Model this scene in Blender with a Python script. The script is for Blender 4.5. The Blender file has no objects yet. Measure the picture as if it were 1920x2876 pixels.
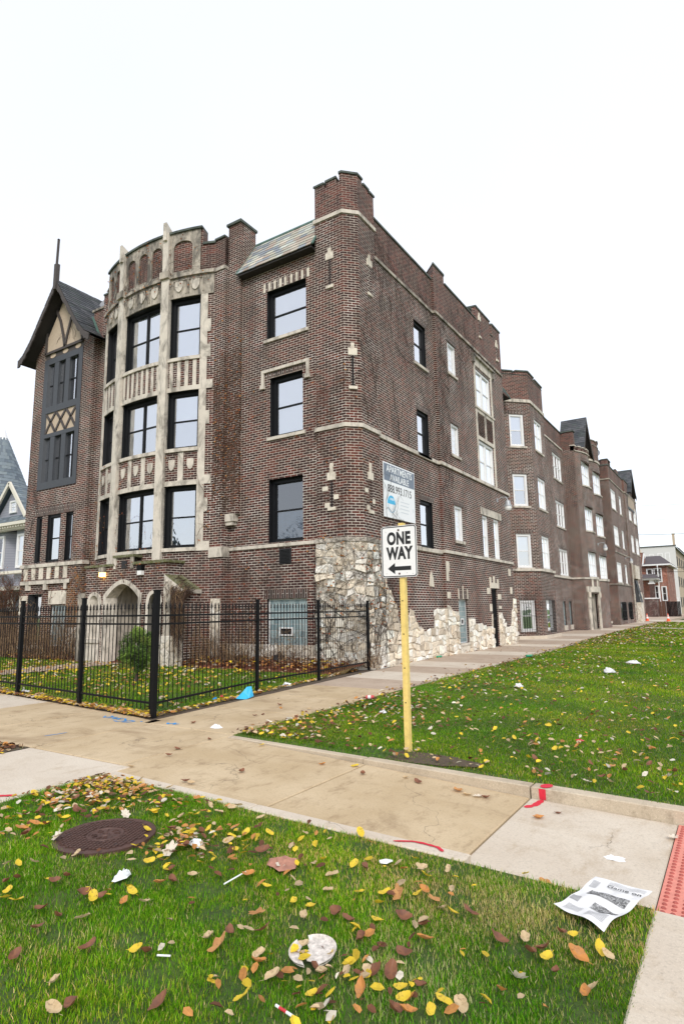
import bpy, math, random
import numpy as np
from mathutils import Vector, Matrix
random.seed(7); rng=np.random.default_rng(7)
S=bpy.context.scene; COL=S.collection
R_=math.radians
# ------------------------------------------------------------------ materials
MATS={}
class N:
    def __init__(s,name):
        s.m=bpy.data.materials.new(name); s.m.use_nodes=True; s.t=s.m.node_tree; s.t.nodes.clear()
        s.out=s.n('ShaderNodeOutputMaterial'); s.b=s.n('ShaderNodeBsdfPrincipled'); s.l(s.b.outputs[0],s.out.inputs[0]); MATS[name]=s.m
    def n(s,ty,**k):
        x=s.t.nodes.new(ty)
        for a,b in k.items(): setattr(x,a,b)
        return x
    def l(s,a,b): s.t.links.new(a,b)
    def pos(s): return s.n('ShaderNodeNewGeometry').outputs['Position']
    def uv(s): return s.n('ShaderNodeTexCoord').outputs['UV']
    def noise(s,vec,scale,detail=3,rough=.6,dist=0):
        x=s.n('ShaderNodeTexNoise'); x.inputs['Scale'].default_value=scale; x.inputs['Detail'].default_value=detail
        x.inputs['Roughness'].default_value=rough; x.inputs['Distortion'].default_value=dist; s.l(vec,x.inputs['Vector']); return x.outputs['Fac']
    def ramp(s,fac,stops,interp='LINEAR'):
        x=s.n('ShaderNodeValToRGB'); r=x.color_ramp; r.interpolation=interp
        while len(r.elements)<len(stops): r.elements.new(.5)
        for e,(p,c) in zip(r.elements,stops):
            e.position=p; e.color=(c,c,c,1) if isinstance(c,(int,float)) else (*c,1)
        s.l(fac,x.inputs[0]); return x.outputs[0]
    def mix(s,f,a,b,mode='MIX'):
        x=s.n('ShaderNodeMix',data_type='RGBA',blend_type=mode)
        for v,i in ((f,0),(a,6),(b,7)):
            if hasattr(v,'is_output'): s.l(v,x.inputs[i])
            else: x.inputs[i].default_value=v if i==0 else (*v,1)
        return x.outputs[2]
    def math(s,op,a,b=0):
        x=s.n('ShaderNodeMath',operation=op)
        for v,i in ((a,0),(b,1)):
            if hasattr(v,'is_output'): s.l(v,x.inputs[i])
            else: x.inputs[i].default_value=v
        return x.outputs[0]
    def scale(s,vec,v):
        x=s.n('ShaderNodeMapping'); x.inputs['Scale'].default_value=v; s.l(vec,x.inputs[0]); return x.outputs[0]
    def bump(s,h,strength=.4,dist=.01):
        x=s.n('ShaderNodeBump'); x.inputs['Strength'].default_value=strength; x.inputs['Distance'].default_value=dist
        s.l(h,x.inputs['Height']); s.l(x.outputs[0],s.b.inputs['Normal'])
    def col(s,c):
        if hasattr(c,'is_output'): s.l(c,s.b.inputs['Base Color'])
        else: s.b.inputs['Base Color'].default_value=(*c,1)
        return s
    def rough(s,r):
        if hasattr(r,'is_output'): s.l(r,s.b.inputs['Roughness'])
        else: s.b.inputs['Roughness'].default_value=r
        return s
def brick(name,dark,mid,red,mortar,redness=.5,tall=.0775,wid=.235,grime=.4):
    m=N(name); uv=m.uv(); p=m.pos()
    b=m.n('ShaderNodeTexBrick'); m.l(uv,b.inputs['Vector'])
    for k,v in {'Scale':1,'Mortar Size':.0064,'Mortar Smooth':.15,'Bias':0,'Brick Width':wid,'Row Height':tall}.items(): b.inputs[k].default_value=v
    b.inputs['Color1'].default_value=(0,0,0,1); b.inputs['Color2'].default_value=(1,1,1,1); b.inputs['Mortar'].default_value=(.5,.5,.5,1)
    big=m.noise(p,.55,3); v=m.math('ADD',b.outputs['Color'],m.math('MULTIPLY',m.math('SUBTRACT',big,.5),redness))
    c=m.ramp(v,[(0,dark),(.38,dark),(.52,mid),(.75,red),(1,tuple(x*1.25 for x in red))])
    fine=m.noise(p,60,2); c=m.mix(.35,c,m.ramp(fine,[(.3,(.02,.015,.015)),(.7,tuple(x*1.5 for x in red))]))
    g=m.noise(m.scale(p,(1,1,.35)),1.3,5,.65); mo=m.mix(m.ramp(g,[(.48,0),(.68,grime)]),mortar,(.13,.11,.1))
    mo=m.mix(m.ramp(m.noise(p,9,4),[(.5,0),(.75,.35)]),mo,(.3,.27,.24))
    soot=m.ramp(m.noise(m.scale(p,(.8,.8,.25)),1.1,5,.7),[(.46,0),(.72,.6)])
    c=m.mix(soot,c,(.014,.010,.010)); mo=m.mix(m.math('MULTIPLY',soot,.8),mo,(.09,.075,.065))
    if grime<.7:
        mo=m.mix(m.ramp(m.noise(p,.8,4,.65,.4),[(.5,0),(.62,.8)]),mo,(.90,.84,.76)); mo=m.mix(m.ramp(m.noise(m.scale(p,(1,1,.5)),.55,4,.7),[(.52,0),(.7,.7)]),mo,(.22,.17,.14))
    c=m.mix(m.ramp(m.noise(p,26,2,.5),[(.70,0),(.74,.8)]),c,(.42,.34,.28)); c=m.mix(m.ramp(m.noise(p,1.7,4,.7),[(.45,0),(.7,.6)]),c,(.060,.040,.028))
    m.col(m.mix(b.outputs['Fac'],c,mo)); m.rough(.85)
    inv=m.math('SUBTRACT',1,b.outputs['Fac']); m.bump(m.math('ADD',inv,m.math('MULTIPLY',fine,.25)),.35,.006); return m
brick('brick',(.010,.005,.005),(.038,.011,.008),(.115,.026,.015),(.66,.585,.50),.8)
brick('brick_red',(.03,.012,.010),(.09,.028,.021),(.14,.037,.025),(.42,.35,.29),.8,grime=.8)
brick('brick_soldier',(.015,.010,.009),(.040,.018,.014),(.07,.025,.018),(.55,.50,.45),tall=.085,wid=.3)
brick('brick_far',(.035,.024,.022),(.075,.040,.033),(.13,.058,.046),(.47,.42,.38))
brick('brick_orange',(.16,.045,.028),(.26,.075,.045),(.36,.12,.07),(.36,.25,.2),.2)
brick('brick_brown',(.04,.018,.016),(.07,.027,.022),(.10,.035,.028),(.14,.1,.09),.2)
def stone(name,base,dirt,dirtamt,hi=.0,sc=1.2):
    m=N(name); p=m.pos()
    c=m.mix(m.ramp(m.noise(p,3.5,5),[(.3,0),(.7,1)]),base,tuple(x*.78 for x in base))
    c=m.mix(m.ramp(m.noise(m.scale(p,(1,1,.45)),sc*2.2,6,.7,.6),[(.5-hi*.2,0),(.66-hi*.12,dirtamt)]),c,dirt)
    c=m.mix(m.ramp(m.noise(p,38,3),[(.55,0),(.8,.4)]),c,tuple(x*.45 for x in base))
    m.col(c).rough(.88); m.bump(m.noise(p,30,5),.35,.006); return m
stone('limestone',(.66,.60,.515),(.10,.088,.072),.7,.12)
stone('limestone_stained',(.52,.46,.38),(.05,.047,.042),.85,.5)
stone('limestone_clean',(.76,.69,.58),(.2,.16,.12),.6)
stone('coping',(.12,.14,.12),(.03,.04,.035),.8,.5)
def rubble(name):
    m=N(name); p=m.pos(); w=m.n('ShaderNodeVectorMath',operation='ADD'); nz=m.n('ShaderNodeTexNoise'); nz.inputs['Scale'].default_value=3.2; m.l(p,nz.inputs['Vector'])
    sc=m.n('ShaderNodeVectorMath',operation='SCALE'); sc.inputs['Scale'].default_value=.28; m.l(nz.outputs['Color'],sc.inputs[0]); m.l(p,w.inputs[0]); m.l(sc.outputs[0],w.inputs[1])
    v=m.n('ShaderNodeTexVoronoi',feature='DISTANCE_TO_EDGE'); v.inputs['Scale'].default_value=3.3; m.l(w.outputs[0],v.inputs['Vector'])
    vc=m.n('ShaderNodeTexVoronoi'); vc.inputs['Scale'].default_value=3.3; m.l(w.outputs[0],vc.inputs['Vector'])
    cell=m.n('ShaderNodeSeparateColor'); m.l(vc.outputs['Color'],cell.inputs[0])
    c=m.ramp(cell.outputs[0],[(0,(.60,.52,.42)),(.35,(.80,.76,.68)),(.7,(.68,.60,.48)),(1,(.84,.82,.77))])
    c=m.mix(m.ramp(m.noise(p,12,5,.7),[(.42,0),(.62,.65)]),c,(.4,.34,.27))
    c=m.mix(m.ramp(m.noise(p,2.2,6,.7),[(.57,0),(.68,.6)]),c,(.12,.11,.09))
    e=m.ramp(v.outputs['Distance'],[(0,.25),(.035,1)]); c=m.mix(e,(.30,.24,.18),c)
    m.col(c).rough(.9); m.bump(m.math('ADD',m.ramp(v.outputs['Distance'],[(0,0),(.12,1)]),m.math('MULTIPLY',m.noise(p,9,6,.7),1.2)),.7,.025); return m
rubble('rubble')
def plain(name,c,r=.6,metal=0,var=.25,sc=12,bump=0,spec=None):
    m=N(name); p=m.pos(); m.col(m.mix(m.ramp(m.noise(p,sc,5),[(.35,0),(.7,var)]),c,tuple(x*.35 for x in c))).rough(r); m.b.inputs['Metallic'].default_value=metal
    if bump: m.bump(m.noise(p,sc*3,4),bump,.004)
    if spec is not None: m.b.inputs['Specular IOR Level'].default_value=spec
    return m
plain('frame_black',(.009,.010,.012),.5,spec=.25); plain('frame_white',(.78,.78,.78),.45,var=.12); plain('frame_grey',(.05,.055,.065),.55,bump=.2)
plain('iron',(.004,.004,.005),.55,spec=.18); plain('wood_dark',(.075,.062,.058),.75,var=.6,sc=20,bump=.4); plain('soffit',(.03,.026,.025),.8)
plain('dark_room',(.008,.008,.01),.9); plain('vent_dark',(.02,.02,.022),.7); plain('stucco',(.50,.40,.30),.9,var=.2,bump=.2)
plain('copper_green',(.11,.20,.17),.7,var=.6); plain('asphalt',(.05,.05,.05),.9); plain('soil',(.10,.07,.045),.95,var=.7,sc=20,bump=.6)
plain('metal_grey',(.42,.44,.46),.4,.3); plain('white_glass',(.82,.82,.8),.2,var=.05); plain('dish',(.22,.23,.25),.5)
plain('paint_red',(.62,.02,.045),.8,var=.3,sc=30); plain('paint_blue',(.02,.30,.72),.8,var=.35,sc=30)
plain('sign_black',(.012,.012,.013),.5,var=0); plain('pole_yellow',(.84,.63,.20),.55,var=.35,sc=14); plain('galvanised',(.35,.36,.36),.5)
m=N('lavender_siding'); p=m.pos(); sx_=m.n('ShaderNodeSeparateXYZ'); m.l(p,sx_.inputs[0]); fr_=m.math('FRACT',m.math('MULTIPLY',sx_.outputs[2],6.5)); m.col(m.mix(m.ramp(fr_,[(0,1),(.12,0)]),(.27,.28,.33),(.09,.09,.11))).rough(.7); plain('cream_trim',(.7,.66,.56),.6,var=.1); plain('curtain_white',(.62,.66,.72),.8,var=.2,sc=5)
plain('board_brown',(.13,.065,.045),.8,var=.5,bump=.3); plain('stem_brown',(.10,.055,.035),.85,var=.5,sc=30); plain('vine_dark',(.032,.019,.014),.9,var=.3)
plain('stalk_tan',(.30,.19,.10),.85,var=.5,sc=30); plain('bark',(.07,.05,.04),.9,var=.5,sc=20,bump=.5)
plain('cone_orange',(.85,.10,.02),.5,var=.1); plain('cone_white',(.8,.8,.8),.4,var=.1); plain('white_plastic',(.8,.82,.84),.4,var=.08); plain('blue_plastic',(.03,.42,.75),.35,var=.1)
plain('paper_white',(.72,.72,.72),.8,var=.08); m=N('ink_grey'); m.col(m.ramp(m.noise(m.pos(),42,5,.75,1.5),[(.38,.04),(.5,.16),(.62,.5)])).rough(.8); plain('ink_light',(.34,.34,.35),.8,var=.3,sc=80); plain('can_red',(.6,.04,.05),.4); plain('green_glass',(.03,.3,.16),.3)
plain('banner_white',(.82,.84,.86),.45,var=.05); plain('banner_grey',(.16,.20,.26),.5,var=.15); plain('banner_blue',(.05,.45,.75),.5,var=.1); plain('banner_faint',(.62,.66,.7),.5,var=0)
plain('render_white',(.62,.62,.60),.8,var=.08); plain('buff_brick',(.5,.4,.29),.85,var=.25,sc=6); plain('roof_brown',(.10,.085,.09),.9,var=.4); plain('foam',(.72,.66,.6),.8,var=.8,sc=45)
plain('door_brown',(.10,.06,.035),.5,var=.4); plain('pink_dome',(.40,.09,.07),.7,var=.3); plain('pink_pad',(.70,.25,.19),.7,var=.3,sc=30,bump=.2); plain('crumple_brown',(.42,.20,.14),.8,var=.6,sc=25); plain('iron_plate',(.10,.052,.042),.6,.2,var=.5,sc=20,bump=.4)
def glassm(name,tint=(.95,.97,1),add=.40):
    m=N(name); m.t.nodes.remove(m.b); tr=m.n('ShaderNodeBsdfTransparent'); tr.inputs[0].default_value=(*tint,1); gl=m.n('ShaderNodeBsdfGlossy'); gl.inputs['Roughness'].default_value=.02; gl.inputs[0].default_value=(.95,.97,1,1)
    fr=m.n('ShaderNodeFresnel'); fr.inputs[0].default_value=1.65
    w=m.noise(m.pos(),2.5,2); bp=m.n('ShaderNodeBump'); bp.inputs['Strength'].default_value=.12; bp.inputs['Distance'].default_value=.02; m.l(w,bp.inputs['Height']); m.l(bp.outputs[0],gl.inputs['Normal'])
    mx=m.n('ShaderNodeMixShader'); m.l(m.math('MINIMUM',m.math('ADD',m.math('MULTIPLY',fr.outputs[0],2.5),add),1),mx.inputs[0]); m.l(tr.outputs[0],mx.inputs[1]); m.l(gl.outputs[0],mx.inputs[2]); m.l(mx.outputs[0],m.out.inputs[0])
glassm('glass'); glassm('glass_dark',(.6,.68,.8),.04)
plain('blind_white',(.90,.92,.97),.7,var=.04,sc=2); plain('blind_mid',(.46,.50,.55),.8,var=.15,sc=3); plain('blind_blue',(.26,.37,.45),.8,var=.45,sc=6); plain('blind_dark',(.035,.045,.06),.8,var=.5,sc=4); plain('blind_purple',(.11,.09,.13),.8,var=.5,sc=9)
def blocks(name):
    m=N(name); uv=m.uv(); b=m.n('ShaderNodeTexBrick'); b.offset=0; m.l(uv,b.inputs['Vector'])
    for k,v in {'Scale':1,'Mortar Size':.007,'Mortar Smooth':.2,'Bias':0,'Brick Width':.19,'Row Height':.19}.items(): b.inputs[k].default_value=v
    b.inputs['Color1'].default_value=(.18,.25,.27,1); b.inputs['Color2'].default_value=(.36,.45,.46,1); b.inputs['Mortar'].default_value=(.62,.62,.6,1)
    n=m.noise(m.scale(uv,(60,60,60)),1,1); m.col(m.mix(m.math('MULTIPLY',n,.5),b.outputs['Color'],(.12,.18,.2))); m.rough(.15); m.bump(m.math('ADD',m.math('SUBTRACT',1,b.outputs['Fac']),m.math('MULTIPLY',n,.4)),.6,.01)
blocks('glass_block')
def attrm(name,r=.85,var=.2,sc=25,bump=0,trans=0,spec=.3):
    m=N(name); a=m.n('ShaderNodeAttribute'); a.attribute_name='col'; c=a.outputs['Color']
    c=m.mix(m.ramp(m.noise(m.pos(),sc,3),[(.4,0),(.75,var)]),c,(.01,.01,.01)); m.col(c).rough(r); m.b.inputs['Specular IOR Level'].default_value=spec
    if bump: m.bump(m.noise(m.pos(),sc,4),bump,.004)
    if trans:
        t=m.n('ShaderNodeBsdfTranslucent'); m.l(c,t.inputs[0]); mx=m.n('ShaderNodeMixShader'); mx.inputs[0].default_value=trans; m.l(m.b.outputs[0],mx.inputs[1]); m.l(t.outputs[0],mx.inputs[2]); m.l(mx.outputs[0],m.out.inputs[0])
attrm('slate_tiles',.7,.25,30,.3); attrm('rubble_blocks',.9,.4,9,.8); attrm('blades',1,0,5,0,.35,0); attrm('leafy',.65,.35,40,0,.2); attrm('shrub_leaf',.7,0,10,0,.35)
def concrete(name,a,b,stain,agg=0.,sn=.5):
    m=N(name); p=m.pos(); c=m.mix(m.ramp(m.noise(p,1.1,5,.6),[(.35,0),(.65,1)]),a,b)
    c=m.mix(m.ramp(m.noise(m.scale(p,(1,1.6,1)),.9,6,.7,.5),[(.52,0),(.75,sn)]),c,stain)
    c=m.mix(m.ramp(m.noise(p,55,3,.7),[(.5,0),(.72,.35+agg*.4)]),c,tuple(x*.45 for x in a))
    c=m.mix(m.ramp(m.noise(p,130,2,.5),[(.58,0),(.7,.3+agg*.5)]),c,tuple(min(1,x*1.5) for x in a))
    sp=m.n('ShaderNodeTexVoronoi'); sp.inputs['Scale'].default_value=7; m.l(p,sp.inputs['Vector']); c=m.mix(m.ramp(sp.outputs['Distance'],[(.03,.6),(.08,0)]),c,m.mix(m.noise(p,3,2),tuple(x*.35 for x in a),tuple(x*.85 for x in a)))
    wv=m.n('ShaderNodeTexVoronoi',feature='DISTANCE_TO_EDGE'); wv.inputs['Scale'].default_value=.75; nz=m.n('ShaderNodeTexNoise'); nz.inputs['Scale'].default_value=2.2; nz.inputs['Detail'].default_value=6; m.l(p,nz.inputs['Vector']); ad=m.n('ShaderNodeVectorMath',operation='ADD'); m.l(p,ad.inputs[0]); m.l(nz.outputs['Color'],ad.inputs[1]); m.l(ad.outputs[0],wv.inputs['Vector'])
    ck=m.math('MULTIPLY',m.ramp(wv.outputs['Distance'],[(0,1),(.006,0)]),m.ramp(m.noise(p,.6,2),[(.5,0),(.56,.75)])); c=m.mix(ck,c,(.1,.075,.05))
    c=m.mix(m.ramp(m.noise(m.scale(p,(2.2,.9,1)),2.6,6,.75),[(.54,0),(.70,.6)]),c,stain)
    m.col(c).rough(.85); m.bump(m.noise(p,90,4,.7),.35,.004)
concrete('concrete_tan',(.44,.33,.195),(.54,.425,.275),(.22,.14,.07),0,.85); concrete('concrete_pale',(.53,.455,.365),(.60,.53,.435),(.38,.29,.19),.1,.5)
concrete('concrete_agg',(.38,.29,.215),(.46,.365,.28),(.27,.195,.14),.7,.4); concrete('concrete_kerb',(.53,.45,.34),(.44,.36,.26),(.19,.14,.09),.2,.85)
concrete('joint_dirt',(.09,.07,.05),(.06,.05,.035),(.04,.03,.02))
def groundm(name,a,b,c3):
    m=N(name); p=m.pos(); c=m.mix(m.ramp(m.noise(p,1.3,4),[(.4,0),(.62,1)]),a,b); c=m.mix(m.ramp(m.noise(p,22,4,.8),[(.45,0),(.65,.8)]),c,c3); c=m.mix(m.ramp(m.noise(p,.45,3),[(.52,0),(.7,.6)]),c,(.14,.17,.04)); m.col(c).rough(.95); m.bump(m.noise(p,70,4,.8),1,.02)
groundm('lawn_ground',(.06,.12,.015),(.09,.15,.02),(.03,.05,.012))
groundm('mulch',(.17,.045,.02),(.22,.07,.03),(.07,.03,.02))
m=N('lamp_lit'); m.b.inputs['Emission Color'].default_value=(1,.55,.12,1); m.b.inputs['Emission Strength'].default_value=7; m.col((.9,.6,.3))
m=N('moss'); p=m.pos(); m.col(m.mix(m.ramp(m.noise(p,14,5),[(.4,0),(.62,1)]),(.09,.095,.025),(.20,.19,.13))).rough(.95); m.bump(m.noise(p,30,5),.8,.02)
m=N('sign_white'); p=m.pos(); m.col(m.mix(m.ramp(m.noise(p,90,2),[(.62,0),(.7,.25)]),(.80,.80,.79),(.3,.3,.3))).rough(.45)
# ------------------------------------------------------------------ mesh helpers
class MB:
    def __init__(s): s.v=[];s.f=[];s.uv=[];s.mi=[];s.c=[];s.mats=[]
    def m(s,name):
        if name not in s.mats: s.mats.append(name)
        return s.mats.index(name)
    def face(s,ps,uvs=None,mat='limestone',c=None):
        i=len(s.v); s.v+= [tuple(p) for p in ps]; s.f.append(tuple(range(i,i+len(ps))))
        s.uv+= uvs if uvs else [(p[0]+p[1],p[2]) for p in ps]; s.mi.append(s.m(mat)); s.c.append(c or (.5,.5,.5))
    def box(s,x0,x1,y0,y1,z0,z1,mat,M=None,c=None):
        P=[(x,y,z) for z in (z0,z1) for y in (y0,y1) for x in (x0,x1)]
        if M is not None: Q=[tuple(M@Vector(p)) for p in P]
        else: Q=P
        for idx,k in (((0,2,3,1),2),((4,5,7,6),2),((0,1,5,4),1),((2,6,7,3),1),((0,4,6,2),0),((1,3,7,5),0)):
            uv=[((P[j][0],P[j][1]) if k==2 else (P[j][0],P[j][2]) if k==1 else (P[j][1],P[j][2])) for j in idx]
            s.face([Q[j] for j in idx],uv,mat,c)
    def beam(s,a,b,w,h,mat,up=(0,0,1),c=None):
        a=Vector(a);b=Vector(b);d=(b-a);L=d.length;d.normalize();u=Vector(up);x=d.cross(u)
        if x.length<1e-4: x=d.cross(Vector((1,0,0)))
        x.normalize();y=x.cross(d);M=Matrix.Translation(a)@Matrix((x,d,y)).transposed().to_4x4(); s.box(-w/2,w/2,0,L,-h/2,h/2,mat,M,c)
    def tube(s,pts,r,mat,n=3,c=None,cap=True,taper=None):
        pts=[Vector(p) for p in pts];base=len(s.v);k=len(pts);mi=s.m(mat)
        for i,p in enumerate(pts):
            d=(pts[min(i+1,k-1)]-pts[max(i-1,0)]); d.normalize() if d.length else None
            x=d.cross(Vector((.31,.2,.93)));
            if x.length<1e-3: x=Vector((1,0,0))
            x.normalize();y=d.cross(x);rr=r*(1-(1-taper)*i/(k-1)) if taper is not None else r
            for j in range(n):
                a=2*math.pi*j/n; s.v.append(tuple(p+x*math.cos(a)*rr+y*math.sin(a)*rr))
        for i in range(k-1):
            for j in range(n):
                a=base+i*n+j;b=base+i*n+(j+1)%n; s.f.append((a,b,b+n,a+n)); s.uv+=[(0,0)]*4; s.mi.append(mi); s.c.append(c or (.5,.5,.5))
        if cap and n>3:
            for o,rv in ((0,1),((k-1)*n,0)):
                fc=tuple(base+o+j for j in range(n)); s.f.append(fc[::-1] if rv else fc); s.uv+=[(0,0)]*n; s.mi.append(mi); s.c.append(c or (.5,.5,.5))
    def lathe(s,prof,mat,M=None,n=20,c=None):
        M=M or Matrix()
        for i in range(len(prof)-1):
            (r0,z0),(r1,z1)=prof[i],prof[i+1]
            for j in range(n):
                a,b=2*math.pi*j/n,2*math.pi*(j+1)/n
                q=[(r0*math.cos(a),r0*math.sin(a),z0),(r0*math.cos(b),r0*math.sin(b),z0),(r1*math.cos(b),r1*math.sin(b),z1),(r1*math.cos(a),r1*math.sin(a),z1)]
                if r0<1e-5: q=q[1:]
                elif r1<1e-5: q=q[:3]
                s.face([M@Vector(p) for p in q],None,mat,c)
    def poly(s,pts,z0,z1,mat,M=None,c=None):
        M=M or Matrix(); t=[M@Vector((x,y,z1)) for x,y in pts]; b=[M@Vector((x,y,z0)) for x,y in pts]
        s.face(t,[(x,y) for x,y in pts],mat,c)
        if z1>z0:
            s.face(b[::-1],None,mat,c)
            for i in range(len(pts)):
                j=(i+1)%len(pts); s.face([b[i],b[j],t[j],t[i]],None,mat,c)
    def build(s,name,parent=None,smooth=False,col=False,merge=False):
        me=bpy.data.meshes.new(name); me.from_pydata(s.v,[],s.f)
        for mn in s.mats: me.materials.append(MATS[mn])
        me.polygons.foreach_set('material_index',s.mi)
        ul=me.uv_layers.new(name='UV'); ul.data.foreach_set('uv',[x for t in s.uv for x in t])
        if col:
            a=me.attributes.new('col','FLOAT_COLOR','FACE'); a.data.foreach_set('color',[x for t in s.c for x in (*t,1)])
        if smooth: me.polygons.foreach_set('use_smooth',[True]*len(s.f))
        me.update(); o=bpy.data.objects.new(name,me); COL.objects.link(o)
        if parent: o.parent=parent; 
        return o
def split_mb(mb,tol=.035):
    par=list(range(len(mb.f)))
    def fd(i):
        while par[i]!=i: par[i]=par[par[i]]; i=par[i]
        return i
    H={}
    for i,f in enumerate(mb.f):
        for v in f:
            k=tuple(round(c*500) for c in mb.v[v])
            if k in H: par[fd(i)]=fd(H[k])
            else: H[k]=i
    G={}
    for i in range(len(mb.f)): G.setdefault(fd(i),[]).append(i)
    cl=[]
    for g in G.values():
        P=[mb.v[v] for i in g for v in mb.f[i]]; cl.append([g,[min(p[k] for p in P)-tol for k in range(3)],[max(p[k] for p in P)+tol for k in range(3)]])
    ch=True
    while ch:
        ch=False; out=[]
        for c in cl:
            for o in out:
                if all(c[1][k]<=o[2][k] and o[1][k]<=c[2][k] for k in range(3)):
                    o[0]=o[0]+c[0]; o[1]=[min(a,b) for a,b in zip(o[1],c[1])]; o[2]=[max(a,b) for a,b in zip(o[2],c[2])]; ch=True; break
            else: out.append(c)
        cl=out
    off=[0]
    for f in mb.f: off.append(off[-1]+len(f))
    res=[]
    for g,_,_ in cl:
        m=MB(); m.mats=list(mb.mats)
        for i in sorted(g):
            b=len(m.v); f=mb.f[i]; m.v+=[mb.v[v] for v in f]; m.f.append(tuple(range(b,b+len(f)))); m.uv+=mb.uv[off[i]:off[i+1]]; m.mi.append(mb.mi[i]); m.c.append(mb.c[i])
        res.append(m)
    return res
SPLIT={'sill','jamb','mullion','shield','stone_strip','merlon','coping','buttress','balustrade','keystone','rubble_stone','band_course','stone_trim','arch_surround','parapet','chimney','chimney_cap','string_course','diaper_panel','flashing','window_surround','hood_mould','cornice','gutter','porch','limestone_trim','post_hole','pick_hole','entrance_surround'}
def tag(o,label=None,cat=None,group=None,kind=None):
    for k,v in (('label',label),('category',cat),('group',group),('kind',kind)):
        if v: o[k]=v
    return o
def thing(name,label,cat,group=None,loc=(0,0,0),rz=0):
    o=bpy.data.objects.new(name,None); COL.objects.link(o); o.location=loc; o.rotation_euler=(0,0,rz); o.empty_display_size=.3; return tag(o,label,cat,group)
def under(parent,child):   # parent keeps world coords
    child.parent=parent; child.matrix_parent_inverse=Matrix.Translation(parent.location).inverted(); return child
# --- wall path: polyline whose outward side is on its right
class Path:
    def __init__(s,pts):
        s.p=[Vector((x,y)) for x,y in pts]; s.u=[0]
        for a,b in zip(s.p,s.p[1:]): s.u.append(s.u[-1]+(b-a).length)
        ns=[]
        for a,b in zip(s.p,s.p[1:]):
            d=(b-a).normalized(); ns.append(Vector((d.y,-d.x)))
        s.m=[ns[0]]+[(a+b)/(1+max(-.5,a.dot(b))) for a,b in zip(ns,ns[1:])]+[ns[-1]]
    def P(s,u,z,d=0):
        k=0
        while k<len(s.u)-2 and u>s.u[k+1]+1e-9: k+=1
        t=(u-s.u[k])/(s.u[k+1]-s.u[k]); a=s.p[k]+s.m[k]*d; b=s.p[k+1]+s.m[k+1]*d; q=a+(b-a)*t; return Vector((q.x,q.y,z))
    def brk(s,a,b,extra=()):
        r=sorted({round(x,5) for x in [a,b]+[x for x in s.u if a<x<b]+[x for x in extra if a<x<b]}); return r
    def at(s,v,ax=0,lo=None):   # u where coordinate ax == v
        for k in range(len(s.p)-1):
            a,b=s.p[k][ax],s.p[k+1][ax]
            if abs(b-a)>1e-6 and min(a,b)-1e-6<=v<=max(a,b)+1e-6: return s.u[k]+(v-a)/(b-a)*(s.u[k+1]-s.u[k])
        raise ValueError((v,ax))
def slab(mb,P,u0,u1,z0,z1,d0,d1,mat,c=None,ends=True,uoff=0):
    b=P.brk(u0,u1)
    for a,e in zip(b,b[1:]):
        mb.face([P.P(a,z0,d1),P.P(e,z0,d1),P.P(e,z1,d1),P.P(a,z1,d1)],[(a,z0),(e,z0),(e,z1),(a,z1)],mat,c)
        mb.face([P.P(e,z0,d0),P.P(a,z0,d0),P.P(a,z1,d0),P.P(e,z1,d0)],[(a,z0),(e,z0),(e,z1),(a,z1)],mat,c)
        mb.face([P.P(a,z1,d1),P.P(e,z1,d1),P.P(e,z1,d0),P.P(a,z1,d0)],[(a,d1),(e,d1),(e,d0),(a,d0)],mat,c)
        mb.face([P.P(a,z0,d0),P.P(e,z0,d0),P.P(e,z0,d1),P.P(a,z0,d1)],[(a,d1),(e,d1),(e,d0),(a,d0)],mat,c)
    if ends:
        mb.face([P.P(u0,z0,d0),P.P(u0,z0,d1),P.P(u0,z1,d1),P.P(u0,z1,d0)],[(d0,z0),(d1,z0),(d1,z1),(d0,z1)],mat,c)
        mb.face([P.P(u1,z0,d1),P.P(u1,z0,d0),P.P(u1,z1,d0),P.P(u1,z1,d1)],[(d1,z0),(d0,z0),(d0,z1),(d1,z1)],mat,c)
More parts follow.
